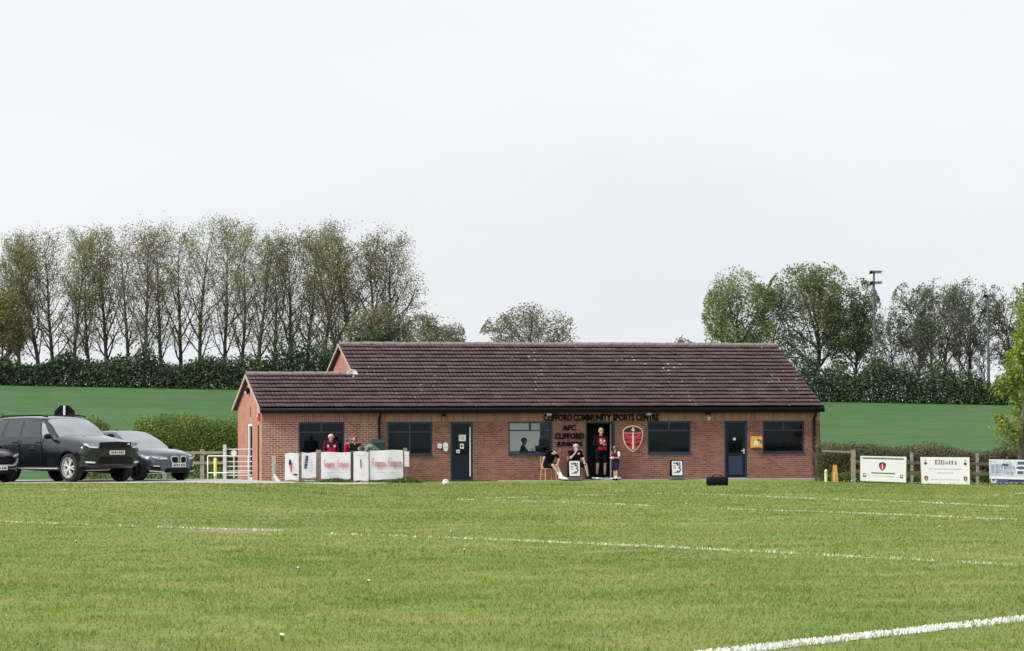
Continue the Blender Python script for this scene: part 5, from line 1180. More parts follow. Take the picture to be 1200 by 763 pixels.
M['arch'] = pm('arch_black', (.008, .008, .008), .9, .1); M['chrome'] = pm('chrome', (.70, .71, .73), .2, .03, metal=.25, coat=1); M['plate'] = pm('plate_white', (.78, .78, .76), .5, .03)
M['lamp_glass'] = pm('lamp_glass', (.30, .33, .37), .1, .3, 12, spec=.8, coat=.8); M['lamp_white'] = pm('lamp_white', (.80, .83, .86), .25, .05, coat=.5)
def car(S, name, label, loc, rz):
    t = thing(name, label, 'car', loc, rz)
    paint = pm(name+'_paint', S['col'], S.get('rough', .3), .08, 3, metal=S['metal'], spec=.2, coat=1.0); paint.node_tree.nodes['Principled BSDF'].inputs['Coat IOR'].default_value = 1.58; paint.node_tree.nodes['Principled BSDF'].inputs['Coat Roughness'].default_value = .03
    xs = np.unique(np.concatenate([np.linspace(S['body'][0][0], S['body'][-1][0], 44), [k[0] for k in S['body']]]))
    zb, ws, zm, wm, zsh, wsh, zt = smoothi(xs, S['body'])   # bottom, sill half width, mid z, mid half width, shoulder z, shoulder half width, top centre z
    Wm = max(wm); nose, tail = xs[-1], xs[0]
    def bow(x, y):
        a = ss(nose-1.0, nose, np.array(x)); b = ss(tail+.7, tail, np.array(x)) if False else ss(-(tail+.7), -tail, -np.array(x))
        return -S['bowf']*float(a)*(abs(y)/Wm)**2.2 + S['bowr']*float(b)*(abs(y)/Wm)**2.5
    def half(i):
        return [(0, zb[i]), (ws[i]*.75, zb[i]), (ws[i], zb[i]+.05), ((ws[i]+wm[i])/2+.015, (zb[i]+zm[i])/2), (wm[i], zm[i]), ((wm[i]+wsh[i])/2+.02, zm[i]*.35+zsh[i]*.65), (wsh[i], zsh[i]), (wsh[i]*.93, zsh[i]+(zt[i]-zsh[i])*.45), (wsh[i]*.55, zsh[i]+(zt[i]-zsh[i])*.88), (0, zt[i])]
    nj = 10; mb = MB(); ring = []
    for i, x in enumerate(xs):
        h = half(i); pts = h + [(-y, z) for y, z in h[-2:0:-1]]; ring.append([(x+bow(x, y), y, z) for y, z in pts])
    n = len(ring[0]); vs = [p for r_ in ring for p in r_]; fs = []
    for i in range(len(ring)-1):
        for k in range(n): k2 = (k+1) % n; fs.append((i*n+k, i*n+k2, (i+1)*n+k2, (i+1)*n+k))
    mb.add(vs, fs)
    for i, sgn in ((0, -1), (len(xs)-1, 1)):
        h = half(i); K = 6
        rows = [[(xs[i]+bow(xs[i], y*k/K), y*k/K, z) for k in range(-K, K+1)] for y, z in h]
        v = [p for r_ in rows for p in r_]; m_ = 2*K+1; f = []
        for j in range(len(rows)-1):
            for k in range(m_-1): f.append((j*m_+k, j*m_+k+1, (j+1)*m_+k+1, (j+1)*m_+k))
        mb.add(v, f)
    me = bpy.data.meshes.new('body'); me.from_pydata(mb.v, [], mb.f); bm = bmesh.new(); bm.from_mesh(me)
    bmesh.ops.remove_doubles(bm, verts=bm.verts, dist=.0008); bmesh.ops.dissolve_degenerate(bm, dist=.0005, edges=bm.edges); bmesh.ops.recalc_face_normals(bm, faces=bm.faces); bm.to_mesh(me); bm.free()
    body = bpy.data.objects.new('body_tmp', me); C.objects.link(body)
    tools = []
    rw_ = S['wr']*1.13
    for ax in (S['fx'], S['rx']):
        cb = MB(); cb.lathe([(0.001, -1.6), (rw_, -1.6), (rw_, 1.6), (.001, 1.6)], 28, Matrix.Translation((ax, 0, S['wr']+.01)) @ Matrix.Rotation(R(90), 4, 'X'))
        # split: leave the middle of the car solid
        for s in (-1, 1):
            cb = MB(); cb.lathe([(.001, .0), (rw_, .0), (rw_, .9), (.001, .9)], 30, Matrix.Translation((ax, s*(Wm-.34) + (0 if s < 0 else 0), S['wr']+.01)) @ Matrix.Rotation(R(90)*(-s), 4, 'X'))
            mm = bpy.data.meshes.new('cut'); mm.from_pydata(cb.v, [], cb.f); b2 = bmesh.new(); b2.from_mesh(mm); bmesh.ops.remove_doubles(b2, verts=b2.verts, dist=.003); bmesh.ops.recalc_face_normals(b2, faces=b2.faces); b2.to_mesh(mm); b2.free()
            co = bpy.data.objects.new('cut', mm); C.objects.link(co); tools.append(co)
            md = body.modifiers.new('b', 'BOOLEAN'); md.operation = 'DIFFERENCE'; md.object = co; md.solver = 'EXACT'
    me2 = eval_mesh(body); me2.name = 'body'
    for o in tools + [body]: bpy.data.objects.remove(o)
    me2.materials.clear(); me2.materials.append(paint); smooth_by_angle(me2, 38)
    link('body', me2, t)
    # greenhouse
    g = S['gh']; gx_ = np.linspace(g[0][0], g[-1][0], 40); zr, wb, wr, zbelt = smoothi(gx_, g)   # roof z, belt half width, roof half width, belt z
    def G(s, tt, off=0.0):
        """surface point: s = x, tt 0 belt right side .. 1 roof centre (y<0 side is -)"""
        i = np.clip((s-gx_[0])/(gx_[-1]-gx_[0])*39, 0, 38.999); k = int(i); f = i-k
        l = lambda a: a[k]*(1-f)+a[k+1]*f
        zr_, wb_, wr_, zb_ = l(zr), l(wb), l(wr), l(zbelt)
        prof_ = [(wb_, zb_), (wb_*.62+wr_*.38+.012, zb_+(zr_-zb_)*.40), (wr_, zb_+(zr_-zb_)*.86), (wr_*.90, zb_+(zr_-zb_)*.945), (wr_*.55, zb_+(zr_-zb_)*.99), (0, zr_)]
        u = tt*5; j = min(int(u), 4); ff = u-j
        return (s, prof_[j][0]*(1-ff)+prof_[j+1][0]*ff, prof_[j][1]*(1-ff)+prof_[j+1][1]*ff)
    mb = MB(); T = np.linspace(0, 1, 11); rows = []
    for x in gx_:
        r_ = [G(x, q) for q in T]; rows.append([(p[0]+(.0), -p[1], p[2]) for p in r_] + [(p[0], p[1], p[2]) for p in r_[-2::-1]])
    n = len(rows[0])
    for r_ in rows:
        for k, p in enumerate(r_): r_[k] = (p[0] - S['wsbow']*float(ss(g[-3][0], g[-1][0], np.array(p[0])))*(abs(p[1])/.8)**2, p[1], p[2])
    mb.add([p for r_ in rows for p in r_], [(i*n+k, i*n+k+1, (i+1)*n+k+1, (i+1)*n+k) for i in range(len(rows)-1) for k in range(n-1)])
    mb.add(rows[0], [tuple(range(n))])
    mb.build('roof', paint, t, smooth=False, auto=True)
    def patch(name, quad, mat, nx=8, nt=5, off=.006, both=False, par=None):
        """quad in (x, tt): lower rear, lower front, upper front, upper rear; tt<=1 side (right); mirrored if both"""
        for sgn in ((-1, 1) if both else (-1,)):
            v = []; 
            for j in range(nt+1):
                for i in range(nx+1):
                    a, b = i/nx, j/nt
                    q = [quad[0][c]*(1-a)*(1-b)+quad[1][c]*a*(1-b)+quad[2][c]*a*b+quad[3][c]*(1-a)*b for c in (0, 1)]
                    p = Vector(G(q[0], q[1])); e = .01
                    px_ = Vector(G(q[0]+e, q[1])) - Vector(G(q[0]-e, q[1])); pt = Vector(G(q[0], min(q[1]+e, 1))) - Vector(G(q[0], max(q[1]-e, 0)))
                    nn = px_.cross(pt).normalized()
                    if nn.z < 0: nn = -nn
                    if nn.y < -.2 and p.y > .2: nn = -nn
                    p = p + nn*off; bx = -S['wsbow']*float(ss(g[-3][0], g[-1][0], np.array(p.x)))*(abs(p.y)/.8)**2
                    v.append((p.x+bx, sgn*p.y, p.z))
            MB().add(v, [(j*(nx+1)+i, j*(nx+1)+i+1, (j+1)*(nx+1)+i+1, (j+1)*(nx+1)+i) for j in range(nt) for i in range(nx)]).build(name, mat, par or t, smooth=True)
    for k_, (nm, q) in enumerate(S['glass']): patch(nm, q, M['car_glass' if k_ == 1 else 'car_glass_dark'], both=True)
    # windscreen across both halves
    x0, x1 = S['ws']; v = []; nx, nt = 10, 12
    for j in range(nt+1):
        s = -1+2*j/nt
        for i in range(nx+1):
            x = x0+(x1-x0)*i/nx; tl = S.get('wst', .58); p = Vector(G(x, 1-abs(s)*(1-tl))); y = math.copysign(p.y, s) if abs(s) > 1e-6 else 0
            bx = -S['wsbow']*float(ss(g[-3][0], g[-1][0], np.array(p.x)))*(abs(p.y)/.8)**2
            v.append((p.x+bx+.006, y, p.z+.007))
    MB().add(v, [(j*(nx+1)+i, j*(nx+1)+i+1, (j+1)*(nx+1)+i+1, (j+1)*(nx+1)+i) for j in range(nt) for i in range(nx)]).build('windscreen', M['car_glass'], t, smooth=True)
    # wheels
    for ax, nm in ((S['fx'], 'front'), (S['rx'], 'rear')):
        for s in (-1, 1):
            wo2 = link('wheel', None, t, (ax, s*(S['track']/2), S['wr'])); MX = Matrix.Rotation(R(90)*(1 if s < 0 else -1), 4, 'X'); w2 = S['ww']/2; r_ = S['wr']
            MB().lathe([(r_*.68, -w2*.9), (r_*.80, -w2), (r_*.95, -w2*.95), (r_, -w2*.7), (r_, w2*.7), (r_*.95, w2*.95), (r_*.80, w2), (r_*.68, w2*.9), (r_*.66, w2*.5), (r_*.66, -w2*.5), (r_*.68, -w2*.9)], 30, MX).build('tyre', M['tyre'], wo2, smooth=True)
            rim = MB(); rim.lathe([(r_*.72, w2*.97), (r_*.69, w2*.95), (r_*.67, w2*.7), (r_*.60, w2*.2)], 30, MX)
            for k in range(S['spokes']):
                a = 2*math.pi*k/S['spokes']
                for da in ((-.13, .13) if S['split'] else (0,)):
                    M2 = MX @ Matrix.Rotation(a, 4, 'Z')
                    p0 = Vector((r_*.12, 0, w2*.75)); p1 = Vector((r_*.63*math.cos(da*1.6), r_*.63*math.sin(da*1.6), w2*.80))
                    d = (p1-p0).normalized(); e = Vector((-d.y, d.x, 0))*r_*(.045 if S['split'] else .09)
                    q = [p0-e, p1-e*1.1, p1+e*1.1, p0+e]; rim.add([M2 @ p for p in q] + [M2 @ (p-Vector((0, 0, .04))) for p in q], [(0,1,2,3), (7,6,5,4), (0,4,5,1), (2,6,7,3)])
            rim.lathe([(.001, w2*.8), (r_*.13, w2*.8), (r_*.16, w2*.7)], 14, MX)
            rim.build('rim', M[S['rim']], wo2)
            MB().lathe([(.001, w2*.15), (r_*.6, w2*.15)], 20, MX).build('brake_disc', M['arch'], wo2)
    # nose details: polygons in (y, z) wrapped on the nose
    def nx_of(y): return nose + bow(nose, y)
    def face(name, poly, mat, off=.008, thick=.012, par=None):
        def clip(P, f):
            out = []
            for p, q in zip(P, P[1:]+P[:1]):
                fp, fq = f(p), f(q)
                if fp >= 0: out.append(p)
                if (fp >= 0) != (fq >= 0): k = fp/(fp-fq); out.append((p[0]+(q[0]-p[0])*k, p[1]+(q[1]-p[1])*k))
            return out
        mb = MB(); y0 = min(p[0] for p in poly); y1 = max(p[0] for p in poly); ns = max(1, int(math.ceil((y1-y0)/.07)))
        for i in range(ns):               # narrow strips so the piece follows the curved nose
            a, b = y0+(y1-y0)*i/ns, y0+(y1-y0)*(i+1)/ns
            P = clip(list(poly), lambda p: p[0]-a); P = clip(P, lambda p: b-p[0]) if P else P
            if len(P) > 2: mb.add([(nx_of(y)+off, y, z) for y, z in P], [tuple(range(len(P)))])
        me = mb.mesh(name, M[mat] if isinstance(mat, str) else mat); bm_ = bmesh.new(); bm_.from_mesh(me); bmesh.ops.remove_doubles(bm_, verts=bm_.verts, dist=.0005)
        for f_ in bm_.faces:
            f_.normal_update()
            if f_.normal.x < 0: f_.normal_flip()
        bm_.to_mesh(me); bm_.free()
        o = link(name, me, par or t); o.modifiers.new('s', 'SOLIDIFY').thickness = thick; return o
    S['front'](t, face, nx_of, paint)
    # number plate with dark marks (illegible in the picture)
    zp = S['plate']; face('number_plate', [(-.26, zp), (-.09, zp), (.09, zp), (.26, zp), (.26, zp+.11), (.09, zp+.11), (-.09, zp+.11), (-.26, zp+.11)], 'plate', .022)
    mb = MB()
    for k in range(7):
        y = -.215+.06*k+(.02 if k > 3 else 0); mb.box(nose+.0245, nose+.027, y, y+.035, zp+.025, zp+.085); 
    mb.build('plate_marks', M['dark_print'], t)['kind'] = 'stuff'
    # mirrors
    for s in (-1, 1):
        mx_, my_, mz_ = S['mirror']; m_ = link('mirror', None, t, (mx_, s*my_, mz_))
        mb = MB(); mb.ellipsoid((0, s*.10, 0), (.085, .125, .075), 12, 8); mb.tube([(0, -s*.06, -.05), (0, s*.04, -.03)], .03); mb.build('housing', M['black'], m_, smooth=True)
    # handles, sill trim
    for (hx, hz) in S['handles']:
        for s in (-1, 1): MB().box(hx-.11, hx+.11, s*(Wm-.02)-.02, s*(Wm-.02)+.025, hz-.015, hz+.02).build('door_handle', M['black'], t)
    for s in (-1, 1):
        MB().box(S['rx']+S['wr']*1.2, S['fx']-S['wr']*1.2, s*(Wm-.05)-.03, s*(Wm-.05)+.03, S['sill'], S['sill']+.035).build('sill_trim', M['metal'] if S.get('sillbright') else M['black'], t)
        # door gaps
        for dx in S['gaps']: MB().box(dx-.006, dx+.006, s*(Wm+.004)-.012, s*(Wm+.004)+.006, S['sill']+.15, S['beltz']-.04).build('door_gap', M['arch'], t)
    return t
def suv_front(t, face, nx, paint):
    face('grille', [(-.52, .93), (0, .93), (.52, .93), (.56, 1.10), (0, 1.12), (-.56, 1.10)], 'black', .012)
    for k in range(4): face('grille_bar', [(-.5, .95+.04*k), (0, .95+.04*k), (.5, .95+.04*k), (.5, .962+.04*k), (0, .962+.04*k), (-.5, .962+.04*k)], 'rim_dark', .02)
    face('badge', [(-.45, .985), (-.34, .985), (-.34, 1.03), (-.45, 1.03)], 'chrome', .03) if False else None
    for s in (-1, 1):
        h = link('headlight', None, t)
        face('lens', [(s*.58, .94), (s*.80, .95), (s*.965, 1.02), (s*.98, 1.10), (s*.80, 1.09), (s*.58, 1.10)], 'lamp_glass', .014, par=h)
        face('light_bar', [(s*.60, .94), (s*.80, .95), (s*.95, 1.03), (s*.975, 1.085), (s*.90, 1.06), (s*.80, .985), (s*.62, .975)], 'lamp_white', .024, par=h)
        face('fog_lamp', [(s*.68, .52), (s*.92, .535), (s*.92, .575), (s*.68, .56)], 'lamp_white', .018)
    face('lower_intake', [(-.56, .50), (0, .50), (.56, .50), (.62, .58), (.50, .72), (0, .72), (-.50, .72), (-.62, .58)], 'black', .012)
    face('intake_trim', [(-.62, .705), (0, .705), (.62, .705), (.58, .735), (0, .735), (-.58, .735)], 'rim_dark', .025)
    face('skid_plate', [(-.85, .43), (0, .43), (.85, .43), (.80, .475), (0, .475), (-.80, .475)], 'rim_dark', .02)
    face('badge', [(.36, 1.03), (.46, 1.03), (.46, 1.07), (.36, 1.07)], 'chrome', .03)
    for s in (-1, 1):
        MB().tube([(-2.05, s*.70, 1.81), (-1.9, s*.71, 1.86), (-.2, s*.70, 1.865), (.12, s*.66, 1.83)], .024, 6).build('roof_rail', M['black'], t)
SUV = dict(metal=.2, col=(.006, .007, .011), fx=1.50, rx=-1.42, wr=.40, ww=.26, track=1.70, spokes=5, split=True, rim='rim_silver', bowf=.30, bowr=.12, wsbow=.14, plate=.76, mirror=(.72, 1.0, 1.27), handles=[(.10, 1.10), (-1.0, 1.10)], sill=.36, sillbright=True, gaps=[.28, -.78], beltz=1.24,
    body=[(-2.48, .52, .80, .80, .92, 1.15, .86, 1.22), (-2.42, .45, .88, .80, .97, 1.20, .90, 1.27), (-2.0, .32, .92, .75, 1.0, 1.23, .93, 1.27), (-1.0, .30, .93, .75, 1.0, 1.24, .93, 1.26), (.3, .30, .93, .75, 1.0, 1.22, .94, 1.24), (.90, .30, .93, .75, 1.0, 1.17, .95, 1.33), (1.6, .32, .92, .76, 1.0, 1.11, .96, 1.245), (2.1, .36, .92, .76, .99, 1.05, .96, 1.15), (2.38, .40, .90, .75, .98, .99, .94, 1.07), (2.46, .44, .88, .74, .95, .93, .90, 1.02)],
    gh=[(-2.46, 1.30, .84, .72, 1.20), (-2.38, 1.72, .88, .72, 1.20), (-2.2, 1.82, .90, .72, 1.21), (-1.2, 1.85, .92, .74, 1.22), (-.35, 1.84, .93, .73, 1.22), (.12, 1.79, .93, .72, 1.21), (.44, 1.63, .92, .76, 1.20), (.82, 1.38, .90, .82, 1.19), (1.08, 1.20, .87, .82, 1.17)],
    ws=(.18, 1.02), wst=.44, glass=[('side_window', [(-.74, .03), (.20, .03), (-.06, .36), (-.74, .38)]), ('side_window', [(.26, .03), (.82, .03), (.18, .34), (-.0, .36)]), ('side_window', [(-1.62, .03), (-.84, .03), (-.84, .38), (-1.50, .38)]), ('side_window', [(-2.25, .08), (-1.74, .03), (-1.62, .38), (-2.2, .37)])],
    front=suv_front)
def bmw_front(t, face, nx, paint):
    for s in (-1, 1):
        g = link('grille', None, t); k = [(s*.025, .50), (s*.03, .66), (s*.08, .71), (s*.25, .70), (s*.31, .63), (s*.27, .52), (s*.18, .475), (s*.06, .475)]
        face('grille_frame', k, 'chrome', .014, par=g); cx, cz = s*.165, .59
        face('grille_mesh', [(cx+(y-cx)*.76, cz+(z-cz)*.74) for y, z in k], 'black', .022, par=g)
        h = link('headlight', None, t)
        face('lens', [(s*.38, .60), (s*.62, .60), (s*.84, .66), (s*.87, .74), (s*.66, .72), (s*.40, .67)], 'lamp_glass', .014, par=h)
        face('light_ring', [(s*.42, .615), (s*.60, .615), (s*.60, .65), (s*.42, .65)], 'lamp_white', .022, par=h); face('light_ring', [(s*.64, .63), (s*.80, .67), (s*.80, .70), (s*.64, .665)], 'lamp_white', .022, par=h)
        face('air_intake', [(s*.55, .30), (s*.80, .32), (s*.83, .42), (s*.60, .40)], 'black', .012); face('fog_lamp', [(s*.62, .40), (s*.76, .41), (s*.76, .435), (s*.62, .425)], 'lamp_white', .022)
        face('splitter_trim', [(s*.45, .235), (s*.85, .265), (s*.86, .30), (s*.52, .265)], 'chrome', .016)
    face('lower_intake', [(-.48, .22), (0, .22), (.48, .22), (.44, .36), (0, .37), (-.44, .36)], 'black', .012)
    MB().prism([(-.66, 1.42), (-.50, 1.42), (-.62, 1.475)], 'y', -.015, .015).build('aerial_fin', M['black'], t)
BMW = dict(metal=.85, col=(.10, .115, .155), fx=1.28, rx=-1.39, wr=.325, ww=.23, track=1.58, spokes=5, split=True, rim='rim_dark', bowf=.36, bowr=.15, wsbow=.15, plate=.385, mirror=(.62, .90, .96), handles=[(-.05, .82), (-.95, .84)], sill=.24, gaps=[.18, -.78], beltz=.90,
    body=[(-2.16, .42, .70, .62, .80, .84, .74, .92), (-2.08, .32, .78, .62, .87, .90, .80, .98), (-1.5, .22, .82, .58, .90, .93, .82, .98), (-.5, .20, .83, .56, .90, .91, .83, .96), (.5, .20, .83, .56, .90, .88, .84, .95), (.95, .20, .83, .57, .90, .85, .84, .945), (1.4, .21, .82, .58, .90, .81, .84, .905), (1.8, .23, .80, .56, .89, .75, .82, .84), (2.05, .25, .78, .50, .86, .68, .80, .77), (2.12, .28, .74, .46, .82, .62, .74, .72)],
    gh=[(-2.10, .96, .74, .62, .90), (-1.92, 1.22, .78, .60, .90), (-1.62, 1.36, .80, .58, .91), (-.9, 1.425, .82, .58, .91), (-.3, 1.434, .83, .59, .90), (.05, 1.40, .83, .60, .89), (.4, 1.24, .83, .66, .89), (.8, 1.03, .80, .72, .88), (1.02, .90, .77, .72, .86)],
    ws=(.06, .97), wst=.44, glass=[('side_window', [(-.72, .03), (.10, .03), (-.08, .36), (-.72, .37)]), ('side_window', [(.16, .03), (.74, .03), (.08, .33), (-.02, .36)]), ('side_window', [(-1.45, .08), (-.82, .03), (-.82, .37), (-1.2, .36)])],
    front=bmw_front)
def hatch_front(t, face, nx, paint):
    face('grille', [(-.48, .50), (0, .50), (.48, .50), (.62, .64), (.55, .70), (0, .71), (-.55, .70), (-.62, .64)], 'black', .012)
    face('grille_trim', [(-.60, .455), (0, .455), (.60, .455), (.80, .57), (.84, .68), (.78, .68), (.72, .59), (.56, .495), (0, .495), (-.56, .495), (-.72, .59), (-.78, .68), (-.84, .68), (-.80, .57)], 'chrome', .02) if False else None
    for s in (-1, 1):
        face('chrome_trim', [(s*.50, .455), (s*.66, .48), (s*.80, .58), (s*.82, .68), (s*.76, .66), (s*.70, .57), (s*.52, .495)], 'chrome', .02)
        h = link('headlight', None, t); face('lens', [(s*.52, .70), (s*.70, .70), (s*.85, .74), (s*.86, .82), (s*.66, .79)], 'lamp_glass', .014, par=h); face('light_bar', [(s*.55, .72), (s*.82, .76), (s*.82, .785), (s*.55, .745)], 'lamp_white', .022, par=h)
    face('chrome_bar', [(-.5, .455), (0, .455), (.5, .455), (.5, .49), (0, .49), (-.5, .49)], 'chrome', .02)
    face('lower_intake', [(-.7, .24), (0, .24), (.7, .24), (.62, .34), (0, .35), (-.62, .34)], 'black', .012)
HAT = dict(BMW); HAT.update(metal=.85, col=(.045, .055, .085), front=hatch_front, plate=.345, rim='rim_silver')
HAT['body'] = [tuple([k[0]] + [q*(1.06 if i in (3, 5, 7) else 1) for i, q in enumerate(k) if i > 0]) for k in BMW['body']]
HAT['gh'] = [tuple([k[0], k[1]*1.05, k[2], k[3], k[4]*1.05]) for k in BMW['gh']]
def place_car(S, px, Y, phi, name, label):
    p = gpos(px, Y); ph = R(phi); l = Vector((S['fx'], -S['track']/2, 0)); Rm = Matrix.Rotation(-ph, 3, 'Z'); o = p - Rm @ l
    o.z = float(gz(o.x, o.y)) + .012
    t = car(S, name, label, o, -ph)
    # settle on the slope
    f = Rm @ Vector((1, 0, 0)); s = Rm @ Vector((0, 1, 0)); e = 1.4
    za = (float(gz(o.x+f.x*e, o.y+f.y*e))-float(gz(o.x-f.x*e, o.y-f.y*e)))/(2*e); zb_ = (float(gz(o.x+s.x*.8, o.y+s.y*.8))-float(gz(o.x-s.x*.8, o.y-s.y*.8)))/1.6
    t.rotation_euler = (Matrix.Rotation(-ph, 3, 'Z') @ Matrix.Rotation(-math.atan(za), 3, 'Y') @ Matrix.Rotation(math.atan(zb_), 3, 'X')).to_euler()
    return t, o, Rm
suv, so, sR = place_car(SUV, 84, 95.0, 46, 'sport_utility_vehicle', 'large black SUV with silver wheels parked between two lower cars')
place_car(BMW, 162.5, 97.3, 43, 'hatchback_car', 'dark blue hatchback with twin oval grille parked next to the large SUV')
l = Vector((SUV['fx']-1.9+.05, -2.55, 0)); q = so + sR @ (Vector((2.46-1.9, -2.6, 0))); ph = R(46); o = q - sR @ Vector((2.12, 0, 0)); o.z = float(gz(o.x, o.y))+.012
car(HAT, 'saloon_car', 'dark car with a chrome trimmed nose parked at the driver side of the SUV', o, -ph)
# octagonal sign seen from behind
p = gpos(75.5, 103.5); t = thing('road_sign', 'back of a black octagonal road sign on a pale post behind the SUV', 'sign', p); zc = at_depth(75.5, 487, 103.5).z - p.z
MB().prism([(.31*math.cos(R(22.5+45*k))/math.cos(R(22.5)), zc+.31*math.sin(R(22.5+45*k))/math.cos(R(22.5))) for k in range(8)], 'y', .045, .05).build('plate', M['black'], t)
MB().prism([(.30*math.cos(R(22.5+45*k))/math.cos(R(22.5)), zc+.30*math.sin(R(22.5+45*k))/math.cos(R(22.5))) for k in range(8)], 'y', .0501, .053).build('face', M['crest_red'], t)
MB().tube([(0, 0, -.2), (0, 0, zc+.30)], .035, 10).build('post', M['metal'], t, smooth=True)
for dz in (-.15, .15): MB().box(-.2, .2, .03, .0449, zc+dz-.02, zc+dz+.02).build('clip', M['black'], t)

# ------------------------------------------------------------------ railing, gate, post and rail by the gable
def tubes(par, name, segs, r_, mat):
    for a, b in segs: MB().tube([a, b], r_, 8).build(name, M[mat], par, smooth=True)
YR = 116.6; p = gpos(267, YR); t = thing('guard_railing', 'white tubular guard railing before the gable side door', 'railing', p)
xa = gpos(243.5, YR).x-p.x; xb = gpos(291, YR).x-p.x; z1 = at_depth(267, 534.3, YR).z-p.z; z2 = at_depth(267, 554, YR).z-p.z
g = lambda x: float(gz(p.x+x, YR))-p.z
tubes(t, 'post', [((xa, 0, g(xa)-.05), (xa, 0, z1)), ((xb, 0, g(xb)-.05), (xb, 0, z1)), (((xa+xb)*.52, 0, g(0)-.05), ((xa+xb)*.52, 0, z1))][:2], .018, 'white'); tubes(t, 'rail', [((xa, 0, z1), (xb, 0, z1)), ((xa, 0, z2), (xb, 0, z2))], .018, 'white')
p = gpos(252.3, 117.6); t = thing('bollard', 'yellow and white bollard behind the guard railing', 'bollard', p); h = at_depth(252, 536.5, 117.6).z-p.z
MB().tube([(0, 0, -.1), (0, 0, h*.97), (0, 0, h)], [.055, .055, .03], 10).build('shaft', M['pale_yellow'], t, smooth=True); MB().tube([(0, 0, h*.3), (0, 0, h*.42)], .058, 10).build('band', M['white'], t)
YG = 123.2; p = gpos(268, YG); t = thing('field_gate', 'pale metal field gate against the gable corner', 'gate', p); xa = gpos(263.5, YG).x-p.x; xb = gpos(301, YG).x-p.x
zt_ = at_depth(268, 523, YG).z-p.z; MB().box(xa-.06, xa+.06, -.06, .06, -.2, zt_+.06).build('post', M['metal'], t)
for py in (526.5, 535, 541, 546.5, 552, 557): z = at_depth(268, py, YG).z-p.z; MB().tube([(xa, 0, z), (xb, 0, z)], .016, 8).build('bar', M['white'], t)
MB().tube([(xa+.33, -.005, .1), (xa+.33, -.005, zt_-.1)], .02, 6).build('upright', M['white'], t)
t2 = thing('gate_sign', 'round white sign plate hung on the field gate', 'sign', p + Vector((xa+.33, -.05, at_depth(268, 531, YG).z-p.z-.0))); MB().lathe([(.001, -.01), (.11, -.01), (.11, .0), (.001, .0)], 18, Matrix.Rotation(R(90), 4, 'X')).build('disc', M['white'], t2); MB().lathe([(.1, .001), (.1, .003), (.08, .003), (.08, .001)], 18, Matrix.Rotation(R(90), 4, 'X')).build('ring', M['grey_print'], t2)
YF = 123.6; p = gpos(225, YF); t = thing('post_and_rail_fence', 'weathered post and rail fence below the clipped hedge', 'fence', p)
for px in (150, 193, 237): x = gpos(px, YF).x-p.x; MB().box(x-.075, x+.075, -.06, .06, -.2, at_depth(px, 526.5, YF).z-p.z).build('post', M['wood'], t)
for py in (530.5, 542.5): xa = gpos(120, YF).x-p.x; xb = gpos(262, YF).x-p.x; z = at_depth(225, py, YF).z-p.z; MB().box(xa, xb, -.095, -.061, z-.05, z+.05).build('rail', M['wood'], t)
# ------------------------------------------------------------------ people
SKIN = pm('skin', (.44, .28, .22), .55, .08, 12); SKIN_PALE = pm('skin_pale', (.50, .33, .27), .55, .08, 12)
CL = {}
def cloth(name, col, rough=.85):
    if name not in CL: CL[name] = pm('cloth_'+name, col, rough, .25, 14, .4, spec=.1)
    return CL[name]
cloth('black', (.006, .006, .008)); cloth('red', (.42, .012, .035)); cloth('maroon', (.075, .012, .03)); cloth('navy', (.02, .022, .06)); cloth('white', (.72, .72, .72)); cloth('green', (.05, .10, .07)); cloth('greygreen', (.16, .23, .21)); cloth('dark', (.02, .022, .025)); cloth('darkgreen', (.015, .045, .03)); cloth('pink', (.50, .10, .14)); cloth('tan', (.30, .22, .13)); cloth('grey', (.25, .26, .27))
HAIRM = {'blond': pm('hair_blond', (.66, .56, .36), .7, .2, 30), 'dark': pm('hair_dark', (.03, .02, .016), .6, .3, 30), 'brown': pm('hair_brown', (.09, .045, .025), .6, .3, 30), 'auburn': pm('hair_auburn', (.10, .030, .025), .6, .3, 30), 'grey': pm('hair_grey', (.48, .46, .44), .7, .15, 30)}
EYE = pm('eye_dark', (.02, .015, .012), .3, .1); LIP = pm('lip', (.36, .14, .12), .5, .1)
def V(*a): return Vector(a)
STAND = dict(pel=V(0, 0, .96), chest=V(0, .01, 1.30), neck=V(0, .02, 1.50), head=V(0, -.01, 1.64), hd=V(0, -1, 0),
    shL=V(.19, .02, 1.44), shR=V(-.19, .02, 1.44), elL=V(.25, .04, 1.15), elR=V(-.25, .04, 1.15), wrL=V(.25, -.05, .92), wrR=V(-.25, -.05, .92), fiL=V(.0, -.15, -1), fiR=V(0, -.15, -1),
    hipL=V(.095, 0, .93), hipR=V(-.095, 0, .93), knL=V(.11, -.02, .50), knR=V(-.11, -.02, .50), anL=V(.11, .03, .09), anR=V(-.11, .03, .09), toL=V(.13, -.15, .045), toR=V(-.13, -.15, .045))
